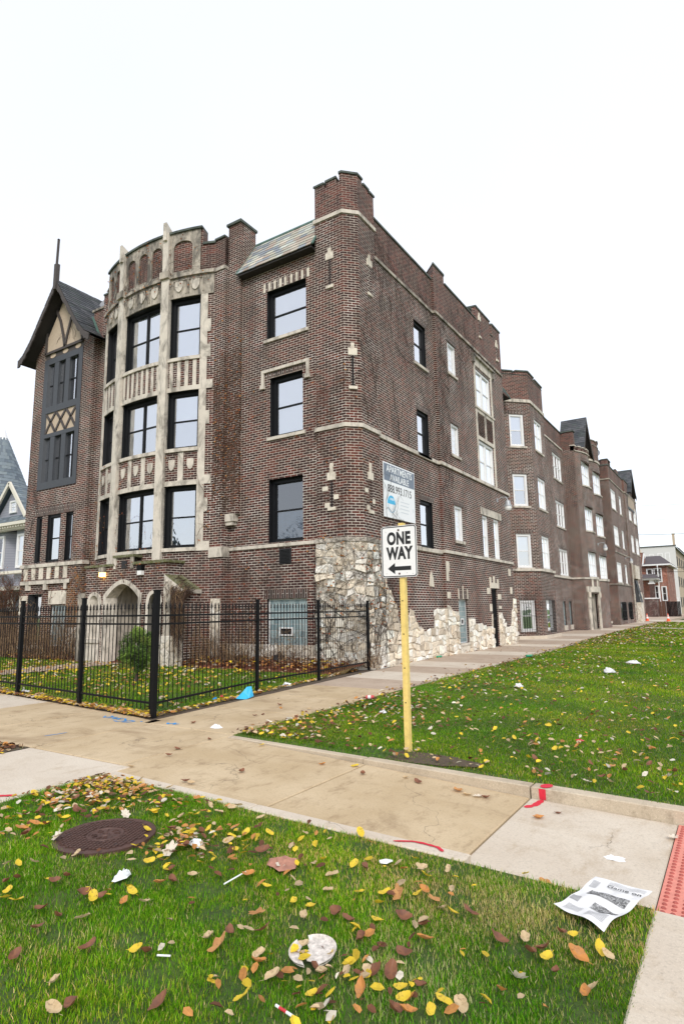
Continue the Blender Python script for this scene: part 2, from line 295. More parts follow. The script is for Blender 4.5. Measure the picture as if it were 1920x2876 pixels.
# hole=(u0,u1,z0,z1[,arch fn]) ; ztop constant
def wall(mb,P,u0,u1,z0,z1,holes=(),mat='brick',rev=.14,revmat=None,uvz=0):
    revmat=revmat or mat; ex=[]
    H=[]
    for h in holes:
        fn=h[4] if len(h)>4 else None; ex+=[h[0],h[1]]
        if fn: ex+=[h[0]+(h[1]-h[0])*i/12 for i in range(13)]
        H.append((h[0],h[1],h[2],(fn if fn else (lambda t,zz=h[3]:zz))))
    br=P.brk(u0,u1,ex)
    for a,e in zip(br,br[1:]):
        mid=(a+e)/2; hs=sorted([h for h in H if h[0]-1e-4<mid<h[1]+1e-4 and h[0]<mid<h[1]],key=lambda h:h[2])
        za=ze=z0
        for h in hs+[None]:
            if h: ta=te=h[2]; na=h[3]((a-h[0])/(h[1]-h[0])); ne=h[3]((e-h[0])/(h[1]-h[0]))
            else: ta=te=z1
            if ta-za>1e-5 or te-ze>1e-5: mb.face([P.P(a,za),P.P(e,ze),P.P(e,te),P.P(a,ta)],[(a,za+uvz),(e,ze+uvz),(e,te+uvz),(a,ta+uvz)],mat)
            if h:
                mb.face([P.P(a,h[2],-rev),P.P(e,h[2],-rev),P.P(e,h[2]),P.P(a,h[2])],[(a,0),(e,0),(e,rev),(a,rev)],revmat)
                mb.face([P.P(a,na),P.P(e,ne),P.P(e,ne,-rev),P.P(a,na,-rev)],[(a,0),(e,0),(e,rev),(a,rev)],revmat); za,ze=na,ne
    for h in H:
        if h[0]<u0-1e-4 or h[1]>u1+1e-4: continue
        for u,t,s in ((h[0],0,1),(h[1],1,-1)):
            zt=h[3](t)
            if zt-h[2]<.01: continue
            q=[P.P(u,h[2],0),P.P(u,h[2],-rev),P.P(u,zt,-rev),P.P(u,zt,0)]; uv=[(0,h[2]),(rev,h[2]),(rev,zt),(0,zt)]
            mb.face(q if s>0 else q[::-1],uv if s>0 else uv[::-1],revmat)
# window in chord frame
def window(b,P,u0,u1,z0,z1,frame='frame_black',fw=.09,rec=.12,cols=1,rail=True,top='blind_white',bot='blind_white',sill=None,sillmat='limestone',mull=.07,lattice=0,proud=0,bars=False,railz=None,nm='window',gl='glass'):
    A=P.P(u0,0,-rec);B=P.P(u1,0,-rec);X=(B-A);W=X.length;X.normalize();Y=Vector((X.y,-X.x,0)); M=Matrix((X,Y,Vector((0,0,1)))).transposed().to_4x4(); M=Matrix.Translation(A)@M  # local: x along, y outward, z up
    f=MB(); o=proud
    f.box(0,fw,-.05,.04+o,z0,z1,frame,M);f.box(W-fw,W,-.05,.04+o,z0,z1,frame,M);f.box(fw,W-fw,-.05,.04+o,z1-fw,z1,frame,M);f.box(fw,W-fw,-.05,.05+o,z0,z0+fw*.8,frame,M)
    zm=railz or (z0+z1)/2; x0=fw;cw=(W-2*fw-(cols-1)*mull)/cols
    w=f; panes=[]
    for i in range(cols):
        a=fw+i*(cw+mull);e=a+cw
        if i: w.box(a-mull,a,-.05,.02,z0+fw*.8,z1-fw,frame,M)
        s=.035
        w.box(a,a+s,-.045,.0,z0+fw*.8,z1-fw,frame,M);w.box(e-s,e,-.045,.0,z0+fw*.8,z1-fw,frame,M)
        w.box(a+s,e-s,-.045,.0,z1-fw-s,z1-fw,frame,M);w.box(a+s,e-s,-.045,.0,z0+fw*.8,z0+fw*.8+s,frame,M)
        if rail: w.box(a+s,e-s,-.05,.005,zm-.025,zm+.025,frame,M)
        if lattice:
            for k in range(1,lattice): xx=a+s+(cw-2*s)*k/lattice; w.box(xx-.007,xx+.007,-.035,-.012,z0+.1,z1-.1,frame,M)
            nz=int((z1-z0)/.19)
            for k in range(1,nz): zz=z0+(z1-z0)*k/nz; w.box(a+s,e-s,-.034,-.013,zz-.007,zz+.007,frame,M)
        panes.append((a+s,e-s))
    fo=under(b,f.build(nm))
    g=MB();bl=MB()
    for a,e in panes:
        g.face([M@Vector(q) for q in ((a,-.022,z0+.06),(e,-.022,z0+.06),(e,-.022,z1-.06),(a,-.022,z1-.06))],None,gl)
        mid=zm if rail else (z0+z1)/2
        if top: bl.face([M@Vector(q) for q in ((a-.02,-.045,mid),(e+.02,-.045,mid),(e+.02,-.045,z1),(a-.02,-.045,z1))],[(0,0)]*4,top)
        if bot: bl.face([M@Vector(q) for q in ((a-.02,-.052,z0),(e+.02,-.052,z0),(e+.02,-.052,mid+.02),(a-.02,-.052,mid+.02))],[(0,0)]*4,bot)
    go=g.build('pane',fo); bo=bl.build('blind',fo)
    if bars:
        r=MB(); n=max(4,int(W/.13))
        for k in range(n+1): r.beam(M@Vector((.02+(W-.04)*k/n,.2,z0-.1)),M@Vector((.02+(W-.04)*k/n,.2,z1+.02)),.018,.018,'iron')
        for zz in (z0+.1,(z0+z1)/2,z1-.1): r.beam(M@Vector((0,.2,zz)),M@Vector((W,.2,zz)),.02,.02,'iron')
        r.build('security_bars',fo)
    if sill:
        r=MB(); slab(r,P,u0-sill,u1+sill,z0-.1,z0,-rec,.06,sillmat); r.build('sill',fo)
    return fo
def shingles(mb,O,U,V,wid,ln,tw,th,cols,jit=.15,thick=.012,shape=None,mat='slate_tiles'):
    O=Vector(O);U=Vector(U).normalized();V=Vector(V).normalized();Nn=U.cross(V).normalized(); n=int(math.ceil(ln/th))
    for r in range(n):
        x=-(r%2)*tw/2-random.random()*.05
        while x<wid:
            w=tw*(1+random.uniform(-jit,jit)); a=max(0,x);e=min(wid,x+w-.004); x+=w
            if e-a<.01: continue
            if shape:
                lo,hi=shape((r+.5)*th/ln); a=max(a,lo*wid);e=min(e,hi*wid)
                if e-a<.01: continue
            v0=r*th+random.uniform(-.01,.01);v1=min(ln,v0+th*1.35)
            c=random.choice(cols);k=random.uniform(.8,1.2);c=tuple(q*k for q in c)
            p=[O+U*a+V*v0+Nn*thick*2,O+U*e+V*v0+Nn*thick*2,O+U*e+V*v1+Nn*.003,O+U*a+V*v1+Nn*.003]
            mb.face(p,None,mat,c); mb.face([O+U*a+V*v0,O+U*e+V*v0,p[1],p[0]],None,mat,tuple(q*.8 for q in c))
def text(s,size,M,mat,parent,name='lettering',ex=.002,bold=0,sx=1,spacing=1):
    cu=bpy.data.curves.new(name,'FONT'); cu.body=s;cu.size=size;cu.align_x='CENTER';cu.align_y='CENTER';cu.extrude=ex;cu.offset=bold;cu.space_character=spacing
    t=bpy.data.objects.new('tmp',cu);COL.objects.link(t);bpy.context.view_layer.update();dg=bpy.context.evaluated_depsgraph_get()
    me=bpy.data.meshes.new_from_object(t.evaluated_get(dg));bpy.data.objects.remove(t);me.name=name;me.materials.clear();me.materials.append(MATS[mat])
    me.transform(M@Matrix.Diagonal((sx,1,1,1))); o=bpy.data.objects.new(name,me);COL.objects.link(o)
    if parent: under(parent,o)
    return o
# ------------------------------------------------------------------ CORNER BUILDING
def arc(x0,y0,x1,y1,sag,n):
    c=math.hypot(x1-x0,y1-y0);R=(c*c/4+sag*sag)/(2*sag);mx,my=(x0+x1)/2,(y0+y1)/2;dx,dy=(x1-x0)/c,(y1-y0)/c;nx,ny=dy,-dx
    cx,cy=mx-nx*(R-sag),my-ny*(R-sag);h=math.asin(c/2/R);out=[]
    for i in range(n+1):
        a=-h+2*h*i/n; out.append((cx+nx*R*math.cos(a)+dx*R*math.sin(a),cy+ny*R*math.cos(a)+dy*R*math.sin(a)))
    return out
BLD=thing('apartment_building','dark brick apartment block with castellated corner turret, nearest the one way sign','building')
def part(mb,name,parent=BLD,**k):
    if name in SPLIT and len(mb.f)<9000:
        for q in split_mb(mb): o=under(parent,q.build(name,**k))
        return o
    return under(parent,mb.build(name,**k))
BAY=arc(-11.3,-.2,-5.4,-.2,.62,24)
CHX=-8.35
pf=[(-16.15,6),(-16.15,-.2),(-12.05,-.2),(-12.05,.1),(-11.3,.1)]+BAY+[(-4.95,-.2),(-4.95,-.05),(-4.4,-.05),(-4.4,.1),(-1.35,.1),(-1.35,0),(-.35,0),(0,.35),(0,1.35),(-.06,1.35),(-.06,5.8),(.05,5.8),(.05,13.6),(-1,13.6)]
PF=Path(pf)
FX=lambda x:PF.at(x,0)
def seg(a,b): # path between exact vertices helper
    return Path([pf[i] for i in range(a,b)])
nb=len(BAY); iB=5; iE=iB+nb-1    # bay vertex range
PG=Path(pf[0:5]); PB=Path(pf[4:iE+1]); PP=Path(pf[iE:iE+5]); PW=Path([(-4.85,.1),(-1.35,.1)]); PT=Path([(-1.35,.5),(-1.35,0),(-.35,0),(0,.35),(0,1.35),(-.06,1.35)]); PS1=Path([(-.06,1.35),(-.06,5.8)]); PS2=Path([(-.06,5.8),(.05,5.8),(.05,13.6),(-1.3,13.6)])
wx=lambda x:PW.at(x,0); gx=lambda x:PG.at(x,0); tx=lambda x:PT.at(x,0)
bx_=lambda x:PB.at(x,0)
ty=lambda y:PT.u[3]+y-.35; s1=lambda y:y-1.35; s2=lambda y:.11+y-5.8
# front wall bay
mb=MB(); hs=[(wx(-3.35),wx(-1.78),10.22,11.9),(wx(-3.2),wx(-1.92),6.95,8.9),(wx(-3.23),wx(-1.93),3.64,5.6),(wx(-3.27),wx(-1.8),.45,1.95)]
hW=hs; wall(mb,PW,0,3.5,-.2,13.2,hs,rev=.26,revmat='frame_black'); part(mb,'wall')
for (a,b,c,d),k in zip(hs[:3],((.1,'blind_white','blind_white'),(.1,'blind_white','blind_white'),(0,'blind_dark','blind_blue'))):
    window(BLD,PW,a,b,c,d,fw=.11,rec=.2,gl='glass' if k[1]=='blind_white' else 'glass_dark',top=k[1],bot=k[2],sill=k[0] or None)
def soldier(P,u0,u1,z0,z1,d=.012,mat='brick_soldier',stones=False):
    m=MB(); n=max(1,round((u1-u0)/.075))
    for i in range(n):
        a=u0+(u1-u0)*i/n; mt='limestone_clean' if stones and i%3==0 else None
        if mt: slab(m,P,a+.004,a+(u1-u0)/n*1.25,z0,z1,0,d+.006,mt)
    b=P.brk(u0,u1)
    for a,e in zip(b,b[1:]): m.face([P.P(a,z0,d),P.P(e,z0,d),P.P(e,z1,d),P.P(a,z1,d)],[(z0,a),(z0,e),(z1,e),(z1,a)],mat)
    m.face([P.P(u0,z0,0),P.P(u1,z0,0),P.P(u1,z0,d),P.P(u0,z0,d)],None,mat); m.face([P.P(u0,z1,d),P.P(u1,z1,d),P.P(u1,z1,0),P.P(u0,z1,0)],None,mat)
    return m
part(soldier(PW,wx(-3.5),wx(-1.66),11.9,12.2,stones=True),'lintel')
part(soldier(PW,wx(-3.4),wx(-1.78),8.93,9.08),'lintel')
part(soldier(PW,wx(-3.41),wx(-1.72),1.96,2.22),'lintel')
mb=MB(); slab(mb,PW,wx(-3.53),wx(-1.66),9.1,9.2,0,.07,'limestone')
for a,b in ((-3.53,-3.43),(-1.76,-1.66)): slab(mb,PW,wx(a),wx(b),8.68,9.1,0,.065,'limestone')
slab(mb,PW,wx(-3.56),wx(-3.4),8.58,8.70,0,.09,'limestone'); slab(mb,PW,wx(-1.8),wx(-1.62),8.58,8.70,0,.09,'limestone'); part(mb,'hood_mould')
mb=MB(); a,b=wx(-2.8),wx(-2.36); slab(mb,PW,a,b,2.98,3.43,0,.03,'vent_dark')
for i in range(10): slab(mb,PW,a+.03,b-.03,3.01+i*.041,3.025+i*.041,.03,.045,'iron')
part(mb,'vent')
def gblock(P,u0,u1,z0,z1,vent=None,rec=.1,frame='limestone_clean'):
    m=MB(); b=MB(); m.face([P.P(u0,z0,-rec),P.P(u1,z0,-rec),P.P(u1,z1,-rec),P.P(u0,z1,-rec)],[(0,0),(u1-u0,0),(u1-u0,z1-z0),(0,z1-z0)],'glass_block')
    o=part(m,'glass_block_window') if True else None
    b.mats
    for q in ((u0,u0+.03,z0,z1),(u1-.03,u1,z0,z1),(u0+.03,u1-.03,z0,z0+.03),(u0+.03,u1-.03,z1-.03,z1)): slab(b,P,q[0],q[1],q[2],q[3],-rec-.01,-rec+.02,'frame_white')
    if vent:
        a,e,c,d=vent
        for q in ((a,a+.04,c,d),(e-.04,e,c,d),(a+.04,e-.04,c,c+.035),(a+.04,e-.04,d-.035,d)): slab(b,P,q[0],q[1],q[2],q[3],-rec,-rec+.05,'frame_white')
        slab(b,P,a+.04,e-.04,c+.035,d-.035,-rec,-rec+.012,'dark_room')
    f=b.build('frame'); f.parent=o; f.matrix_parent_inverse=Matrix(); return o
gblock(PW,wx(-3.27),wx(-1.8),.45,1.95,(wx(-2.86),wx(-2.36),.88,1.12))
mb=MB(); slab(mb,PW,wx(-3.35),wx(-1.75),.33,.45,-.12,.05,'limestone'); part(mb,'sill')
mb=MB(); slab(mb,PW,0,3.5,-.2,.62,0,.03,'rubble'); part(mb,'plinth')
mb=MB(); slab(mb,PW,0,3.5,3.5,3.6,0,.05,'limestone'); part(mb,'band_course')
# mansard slate
cols=[(.42,.38,.32),(.33,.35,.36),(.50,.47,.39),(.38,.31,.26),(.47,.49,.44),(.27,.30,.34),(.52,.46,.39),(.44,.44,.38)]
mb=MB(); dv=Vector((0,.95,1.52)); O=Vector((-4.4,-.22,12.72)); mb.face([O,O+Vector((3.05,0,0)),O+Vector((3.05,0,0))+dv,O+dv],None,'slate_tiles',(.2,.2,.2))
shingles(mb,O,(1,0,0),dv,3.05,dv.length,.30,.2,cols); part(mb,'mansard_roof',col=True)
mb=MB(); mb.box(-4.38,-1.37,-.19,.098,12.655,12.71,'soffit'); part(mb,'eaves')
mb=MB(); mb.beam((-4.42,.74,14.27),(-1.33,.74,14.27),.08,.06,'copper_green'); mb.beam((-4.42,-.2,12.75),(-4.42,.74,14.27),.10,.05,'copper_green'); mb.beam((-1.33,-.2,12.75),(-1.33,.74,14.27),.06,.05,'copper_green'); part(mb,'flashing')
# ---- corner turret
mb=MB(); wall(mb,PT,0,PT.u[-1],-.2,13.55,mat='brick'); wall(mb,PT,0,PT.u[-1],13.55,14.62,mat='brick_red')
mb.box(-1.35,-.02,.5,1.35,13.0,14.6,'brick_red')
part(mb,'corner_turret')
PT2=Path([(-1.35,1.33),(-1.35,0),(-.35,0),(0,.35),(0,1.35),(-1.33,1.35)])
tt=lambda x:PT2.at(x,0,) if x<-.36 else None
L=PT2.u; c0=L[1]
mer=[(c0-.9,c0-.5,14.72),(c0,c0+.34,14.74),(c0+.44,c0+.80,14.76),(c0+.92,L[3]+.28,14.86),(L[3]+.36,L[3]+.66,14.74),(L[3]+.74,L[4],14.7),(L[4]+.3,L[4]+.8,14.7)]
mb=MB();cp=MB()
for a,b,z in mer: slab(mb,PT2,a,b,14.62,z,-.25,0,'brick_red'); slab(cp,PT2,a-.02,b+.02,z,z+.07,-.28,.035,'coping')
slab(cp,PT2,0,L[-1],14.55,14.625,-.26,-.01,'coping')
part(mb,'merlon'); part(cp,'coping')
def band(P,u0,u1,z0,z1,d,mat='limestone',name='band_course'):
    m=MB(); slab(m,P,u0,u1,z0,z1,0,d,mat); part(m,name)
band(PT,0,PT.u[-1]-.03,13.5,13.62,.045); band(PT,0,PT.u[-1],6.78,6.9,.05); band(PT,0,PT.u[-1],3.48,3.6,.06)
mb=MB(); slab(mb,PT,.48,PT.u[-1],-.2,3.48,0,.035,'rubble'); part(mb,'rubble_stone')
# arrow slots
def slot(P,u,z0,z1,quoin=False,w=.055,parent=BLD):
    m=MB(); slab(m,P,u-w/2,u+w/2,z0,z1,0,.006,'dark_room')
    for a in (-w/2-.03,w/2): slab(m,P,u+a,u+a+.03,z0,z1,0,.03,'brick_soldier')
    slab(m,P,u-.13,u+.13,z1,z1+.22,0,.04,'limestone_clean'); slab(m,P,u-.05,u+.05,z1+.22,z1+.38,0,.035,'limestone_clean')
    slab(m,P,u-.12,u+.12,z0-.09,z0,0,.05,'limestone_clean')
    if quoin:
        slab(m,P,u-.32,u-.14,z0+.5,z0+.62,0,.02,'limestone_clean'); slab(m,P,u+.06,u+.22,z0+.22,z0+.36,0,.02,'limestone_clean'); slab(m,P,u-.24,u-.05,z0+.0,z0+.14,0,.02,'limestone_clean'); slab(m,P,u-.05,u+.06,z1+.38,z1+.5,0,.03,'limestone_clean')
    part(m,'arrow_slot',parent)
slot(PT,tx(-.8),11.27,12.12); slot(PT,ty(.95),11.2,12.1); slot(PT,PT.u[2]+.25,8.0,8.95); slot(PT,tx(-.82),4.48,5.27,True); slot(PT,ty(.75),4.4,5.3,True)
# ---- side wall
mb=MB(); h1=[(s1(4.14),s1(5.1),10.13,11.72),(s1(4.16),s1(5.08),6.86,8.42),(s1(4.16),s1(5.14),3.62,5.24)]
hS1=h1; wall(mb,PS1,0,PS1.u[-1],-.2,12.65,h1,rev=.26,revmat='frame_black'); wall(mb,PS1,0,PS1.u[-1],12.65,14.0,mat='brick_red')
h2=[(s2(6.88),s2(7.7),10.64,11.93),(s2(6.88),s2(7.68),7.37,8.62),(s2(6.88),s2(7.68),4.08,5.42),(s2(6.88),s2(7.73),.34,1.92),(s2(9.86),s2(11.78),10.13,11.85),(s2(9.9),s2(11.78),6.87,8.65),(s2(9.84),s2(10.52),3.66,5.4),(s2(11.22),s2(11.98),3.66,5.4),(s2(10.49),s2(11.2),.02,2.4)]
hS2=h2; wall(mb,PS2,0,PS2.u[-1],-.2,12.65,h2); wall(mb,PS2,0,PS2.u[-1],12.65,14.25,mat='brick_red'); part(mb,'wall')
for (a,b,c,d),k in zip(h1,((.08,'blind_dark'),(.08,'blind_blue'),(0,'blind_dark'))): window(BLD,PS1,a,b,c,d,fw=.1,rec=.11,top=k[1],bot='blind_dark',sill=k[0] or None)
for a,b,c,d in h2[:3]: window(BLD,PS2,a,b,c,d,'frame_white',fw=.09,rec=.08,rail=False,lattice=4,top='blind_mid',bot='blind_mid',sill=.06)
for a,b,c,d in h2[4:6]: window(BLD,PS2,a,b,c,d,'frame_white',fw=.11,rec=.08,cols=2,mull=.2,top='blind_mid',bot='blind_dark')
for a,b,c,d in h2[6:8]: window(BLD,PS2,a,b,c,d,'frame_white',fw=.1,rec=.08,top='blind_mid',bot='blind_dark')
gblock(PS2,h2[3][0],h2[3][1],.34,1.92,(s2(7.14),s2(7.42),1.0,1.22))
for P,h in ((PS1,h1),(PS2,h2[:3])):
    for a,b,c,d in h: part(soldier(P,a-.12,b+.12,d,d+.2),'lintel')
# double-window stone frame, spandrels
mb=MB(); U0,U1=s2(9.7),s2(11.93)
for z0,z1 in ((10.08,11.95),(6.9,10.0)):
    slab(mb,PS2,U0,s2(9.85),z0,z1,0,.03,'limestone'); slab(mb,PS2,s2(11.79),U1,z0,z1,0,.03,'limestone')
slab(mb,PS2,U0-.05,U1+.05,10.0,10.08,0,.07,'limestone'); slab(mb,PS2,s2(9.85),s2(11.79),8.66,8.82,0,.03,'limestone'); slab(mb,PS2,s2(9.85),s2(11.79),9.85,10.0,0,.028,'limestone'); slab(mb,PS2,s2(10.74),s2(10.9),8.82,9.85,0,.03,'limestone')
slab(mb,PS2,U0-.05,U1+.1,11.95,12.3,0,.03,'limestone'); slab(mb,PS2,U0-.15,U1+.2,12.3,12.4,0,.13,'limestone_stained'); slab(mb,PS2,U0-.15,U0+.02,12.0,12.3,0,.1,'limestone_stained'); slab(mb,PS2,U1+.02,U1+.2,12.0,12.3,0,.1,'limestone_stained')
part(mb,'window_surround')
mb=MB()
for y0,y1 in ((9.86,10.73),(10.91,11.78)):
    n=9
    for i in range(-5,10):
        a=s2(y0);b=s2(y1);zc=8.82+i*.12
        p=[]
        for t in (0,1):
            pass
        z0=zc;z1=zc+1.0
        u0,u1=a,b
        za,zb=z1,z0   # falling to the right
        lo,hi=8.84,9.83
        # clip
        def cl(u): return za+(zb-za)*(u-u0)/(u1-u0)
        us=[u0+(u1-u0)*k/20 for k in range(21)]; us=[u for u in us if lo<cl(u)<hi]
        if len(us)<2: continue
        for ua,ub in zip(us,us[1:]): slab(mb,PS2,ua,ub,cl(ub),cl(ub)+.045,0,.014,'brick_red',ends=False)
part(mb,'diaper_panel')
mb=MB(); slab(mb,PS2,s2(9.68),s2(12.18),5.41,5.7,0,.035,'limestone'); part(mb,'lintel')
band(PS1,0,PS1.u[-1],6.74,6.86,.06); band(PS1,0,PS1.u[-1],3.5,3.62,.06); band(PS2,0,s2(13.5),6.74,6.86,.07); band(PS2,0,s2(13.5),3.54,3.65,.07)
band(PS1,0,PS1.u[-1],12.6,12.7,.05,'limestone_stained'); band(PS2,0,s2(13.5),12.6,12.7,.06,'limestone_stained')
# side parapet
mb=MB();cp=MB()
slab(cp,PS1,0,PS1.u[-1],14.0,14.07,-.3,.04,'coping'); slab(cp,PS2,s2(6.85),s2(9.7),14.25,14.32,-.3,.04,'coping')
for a,b,z in ((s2(5.8),s2(6.82),14.6),(s2(9.55),s2(9.75),14.42),(s2(10.35),s2(12.15),14.86),(s2(12.5),s2(13.6),14.86)):
    slab(mb,PS2,a,b,14.25,z,-.5,.0,'brick_red'); slab(cp,PS2,a-.02,b+.02,z,z+.08,-.53,.035,'coping')
slab(cp,PS2,s2(9.7),s2(10.35),14.25,14.3,-.3,.03,'coping'); slab(cp,PS2,s2(12.15),s2(12.5),14.25,14.3,-.3,.03,'coping')
part(mb,'parapet'); part(cp,'coping'); slot(PS2,s2(10.75),13.6,14.35); slot(PS2,s2(13.0),13.3,13.9)
# rubble patches on the side wall
def pp(P,pts,d0,d1,mat,m):
    n=len(pts)
    m.face([P.P(u,z,d1) for u,z in pts],None,mat)
    for i in range(n):
        (a,b),(c,d)=pts[i],pts[(i+1)%n]; m.face([P.P(a,b,d0),P.P(c,d,d0),P.P(c,d,d1),P.P(a,b,d1)],None,mat)
mb=MB()
prof=[(1.35,3.48),(1.62,3.48),(1.64,2.35),(1.8,2.2),(1.86,1.95),(2.1,1.9),(2.12,1.62),(2.3,1.5),(2.33,1.2),(2.5,1.15),(2.55,.74),(3.12,.73),(3.1,1.0),(2.98,1.02),(2.96,1.28),(3.08,1.3),(3.1,1.5),(3.35,1.5),(3.5,1.33),(3.42,1.12),(3.6,1.02),(3.9,1.04),(4.0,.9),(4.4,.86),(5.1,.9),(5.05,1.2),(4.97,1.3),(4.98,1.58),(5.5,1.57),(5.8,1.6)]
for (y0,z0),(y1,z1) in zip(prof,prof[1:]):
    if y1<=y0+1e-6: continue
prof2=[(1.35,3.48),(1.62,3.48),(1.64,2.35),(1.86,2.1),(2.1,1.8),(2.3,1.45),(2.5,.95),(2.56,.74),(2.95,.72),(3.0,1.3),(3.12,1.5),(3.35,1.5),(3.5,1.3),(3.62,1.02),(3.9,1.04),(4.05,.88),(4.9,.86),(4.97,1.3),(5.0,1.57),(5.8,1.6)]
for (y0,z0),(y1,z1) in zip(prof2,prof2[1:]): pp(PS1,[(s1(y0),-.2),(s1(y1),-.2),(s1(y1),z1),(s1(y0),z0)],0,.03,'rubble',mb)
prof3=[(5.82,1.72),(6.1,1.66),(6.3,1.5),(6.85,1.48)]
for (y0,z0),(y1,z1) in zip(prof3,prof3[1:]): pp(PS2,[(s2(y0),-.2),(s2(y1),-.2),(s2(y1),z1),(s2(y0),z0)],0,.03,'rubble',mb)
prof4=[(7.76,1.22),(8.4,1.2),(8.52,.88),(8.95,.9),(9.15,1.02),(9.35,.86),(10.3,.85),(10.36,1.3),(10.45,1.35)]
for (y0,z0),(y1,z1) in zip(prof4,prof4[1:]): pp(PS2,[(s2(y0),-.2),(s2(y1),-.2),(s2(y1),z1),(s2(y0),z0)],0,.03,'rubble',mb)
prof5=[(11.22,1.4),(11.6,1.38),(11.9,.95),(12.2,.75),(12.6,.72),(12.9,.9),(13.0,1.4),(13.2,1.55),(13.3,2.0),(13.45,1.9),(13.6,1.2)]
for (y0,z0),(y1,z1) in zip(prof5,prof5[1:]): pp(PS2,[(s2(y0),-.2),(s2(y1),-.2),(s2(y1),z1),(s2(y0),z0)],0,.03,'rubble',mb)
slab(mb,PS2,s2(6.85),s2(7.76),-.2,.28,0,.03,'rubble'); slab(mb,PS2,.0,.11,-.2,1.6,0,.03,'rubble')
slab(mb,PS2,s2(6.8),s2(7.8),.26,.34,-.1,.06,'limestone')
for y,z,w,h in ((5.85,2.9,.3,.35),(5.85,2.55,.22,.35),(5.86,1.95,.3,.22),(9.95,2.15,.35,.25),(10.2,1.45,.22,.3),(11.25,1.95,.35,.22),(11.3,1.55,.3,.12),(12.85,3.0,.25,.3),(13.0,2.2,.2,.3)): slab(mb,PS2,s2(y),s2(y+w),z,z+h,0,.028,'limestone_clean')
pp(PS1,[(s1(4.65),2.35),(s1(5.0),2.33),(s1(4.95),2.65),(s1(4.85),2.85),(s1(4.75),2.75)],0,.028,'limestone_clean',mb)
part(mb,'rubble_stone')
def stones(P,u0,u1,z0,z1,inside,m,cw=.30,ch=.21,sd=1):
    r=random.Random(sd); nu=max(1,round((u1-u0)/cw)); nz=max(1,round((z1-z0)/ch)); cs=[(.86,.80,.69),(.78,.68,.54),(.90,.86,.78),(.70,.60,.47),(.84,.74,.60),(.88,.83,.75),(.56,.48,.38)]
    V=[[(u0+(u1-u0)*i/nu+(r.uniform(-.3,.3)*cw if 0<i<nu else 0),z0+(z1-z0)*j/nz+(r.uniform(-.38,.38)*ch if 0<j<nz else 0)) for j in range(nz+1)] for i in range(nu+1)]
    for i in range(nu):
        for j in range(nz):
            q=[V[i][j],V[i+1][j],V[i+1][j+1],V[i][j+1]]; cu=sum(a for a,_ in q)/4; cz=sum(b_ for _,b_ in q)/4
            if not inside(cu,cz): continue
            if r.random()<.06: continue
            o=[(cu+(a-cu)*.93,cz+(b_-cz)*.91) for a,b_ in q]; k=r.uniform(.6,.84); h=r.uniform(.045,.085); n_=[(cu+(a-cu)*k+r.uniform(-.012,.012),cz+(b_-cz)*k) for a,b_ in q]; c=r.choice(cs); f=r.uniform(.85,1.1); c=tuple(min(.9,x*f) for x in c)
            hs_=[h+r.uniform(-.018,.018) for _ in q]
            m.face([P.P(a,b_,hh) for (a,b_),hh in zip(n_,hs_)],None,'rubble_blocks',c)
            for t in range(4):
                s=(t+1)%4; m.face([P.P(*o[t],.025),P.P(*o[s],.025),P.P(*n_[s],hs_[s]),P.P(*n_[t],hs_[t])],None,'rubble_blocks',c)
def under_prof(pr,f): 
    def g(u,z):
        for (a,za),(b2,zb) in zip(pr,pr[1:]):
            if f(a)<=u<=f(b2): return z<za+(zb-za)*(u-f(a))/(f(b2)-f(a))-.02
        return False
    return g
mb=MB(); stones(PT,.5,PT.u[-1]-.08,-.1,3.46,lambda u,z:True,mb,sd=2); stones(PS1,.0,s1(5.8),-.1,3.46,under_prof(prof2,s1),mb,sd=3)
for k_,pr_ in enumerate((prof3,prof4,prof5)): stones(PS2,s2(pr_[0][0]),s2(pr_[-1][0]),-.1,2.0,under_prof(pr_,s2),mb,sd=5+k_)
part(mb,'rubble_facing',col=True)
part(soldier(PS2,s2(6.88),s2(7.73),1.93,2.22),'lintel')
mb=MB()
for y in (6.84,7.26,7.7): slab(mb,PS2,s2(y),s2(y+.08),1.93,2.42 if y==7.26 else 2.3,0,.035,'limestone_clean')
for y,t in ((10.3,2.85),(10.75,2.9),(11.25,2.8)): slab(mb,PS2,s2(y),s2(y+.14),2.62,t,0,.035,'limestone_clean')
slab(mb,PS2,s2(10.3),s2(11.39),2.4,2.62,0,.035,'limestone_clean'); part(mb,'keystone')
# side door with iron grille
mb=MB(); a,b,c,d=h2[8]; slab(mb,PS2,a,b,c,d,-.14,-.12,'dark_room'); do=part(mb,'door')
mb=MB()
for q in ((a,a+.06,c,d),(b-.06,b,c,d),(a,b,d-.07,d),(a,b,1.1,1.2)): slab(mb,PS2,*q,-.1,-.05,'iron')
for i in range(8): slab(mb,PS2,a+.06+(b-a-.12)*i/8+.02,a+.06+(b-a-.12)*i/8+.04,c,d-.07,-.09,-.06,'iron')
g=mb.build('security_grille',do)
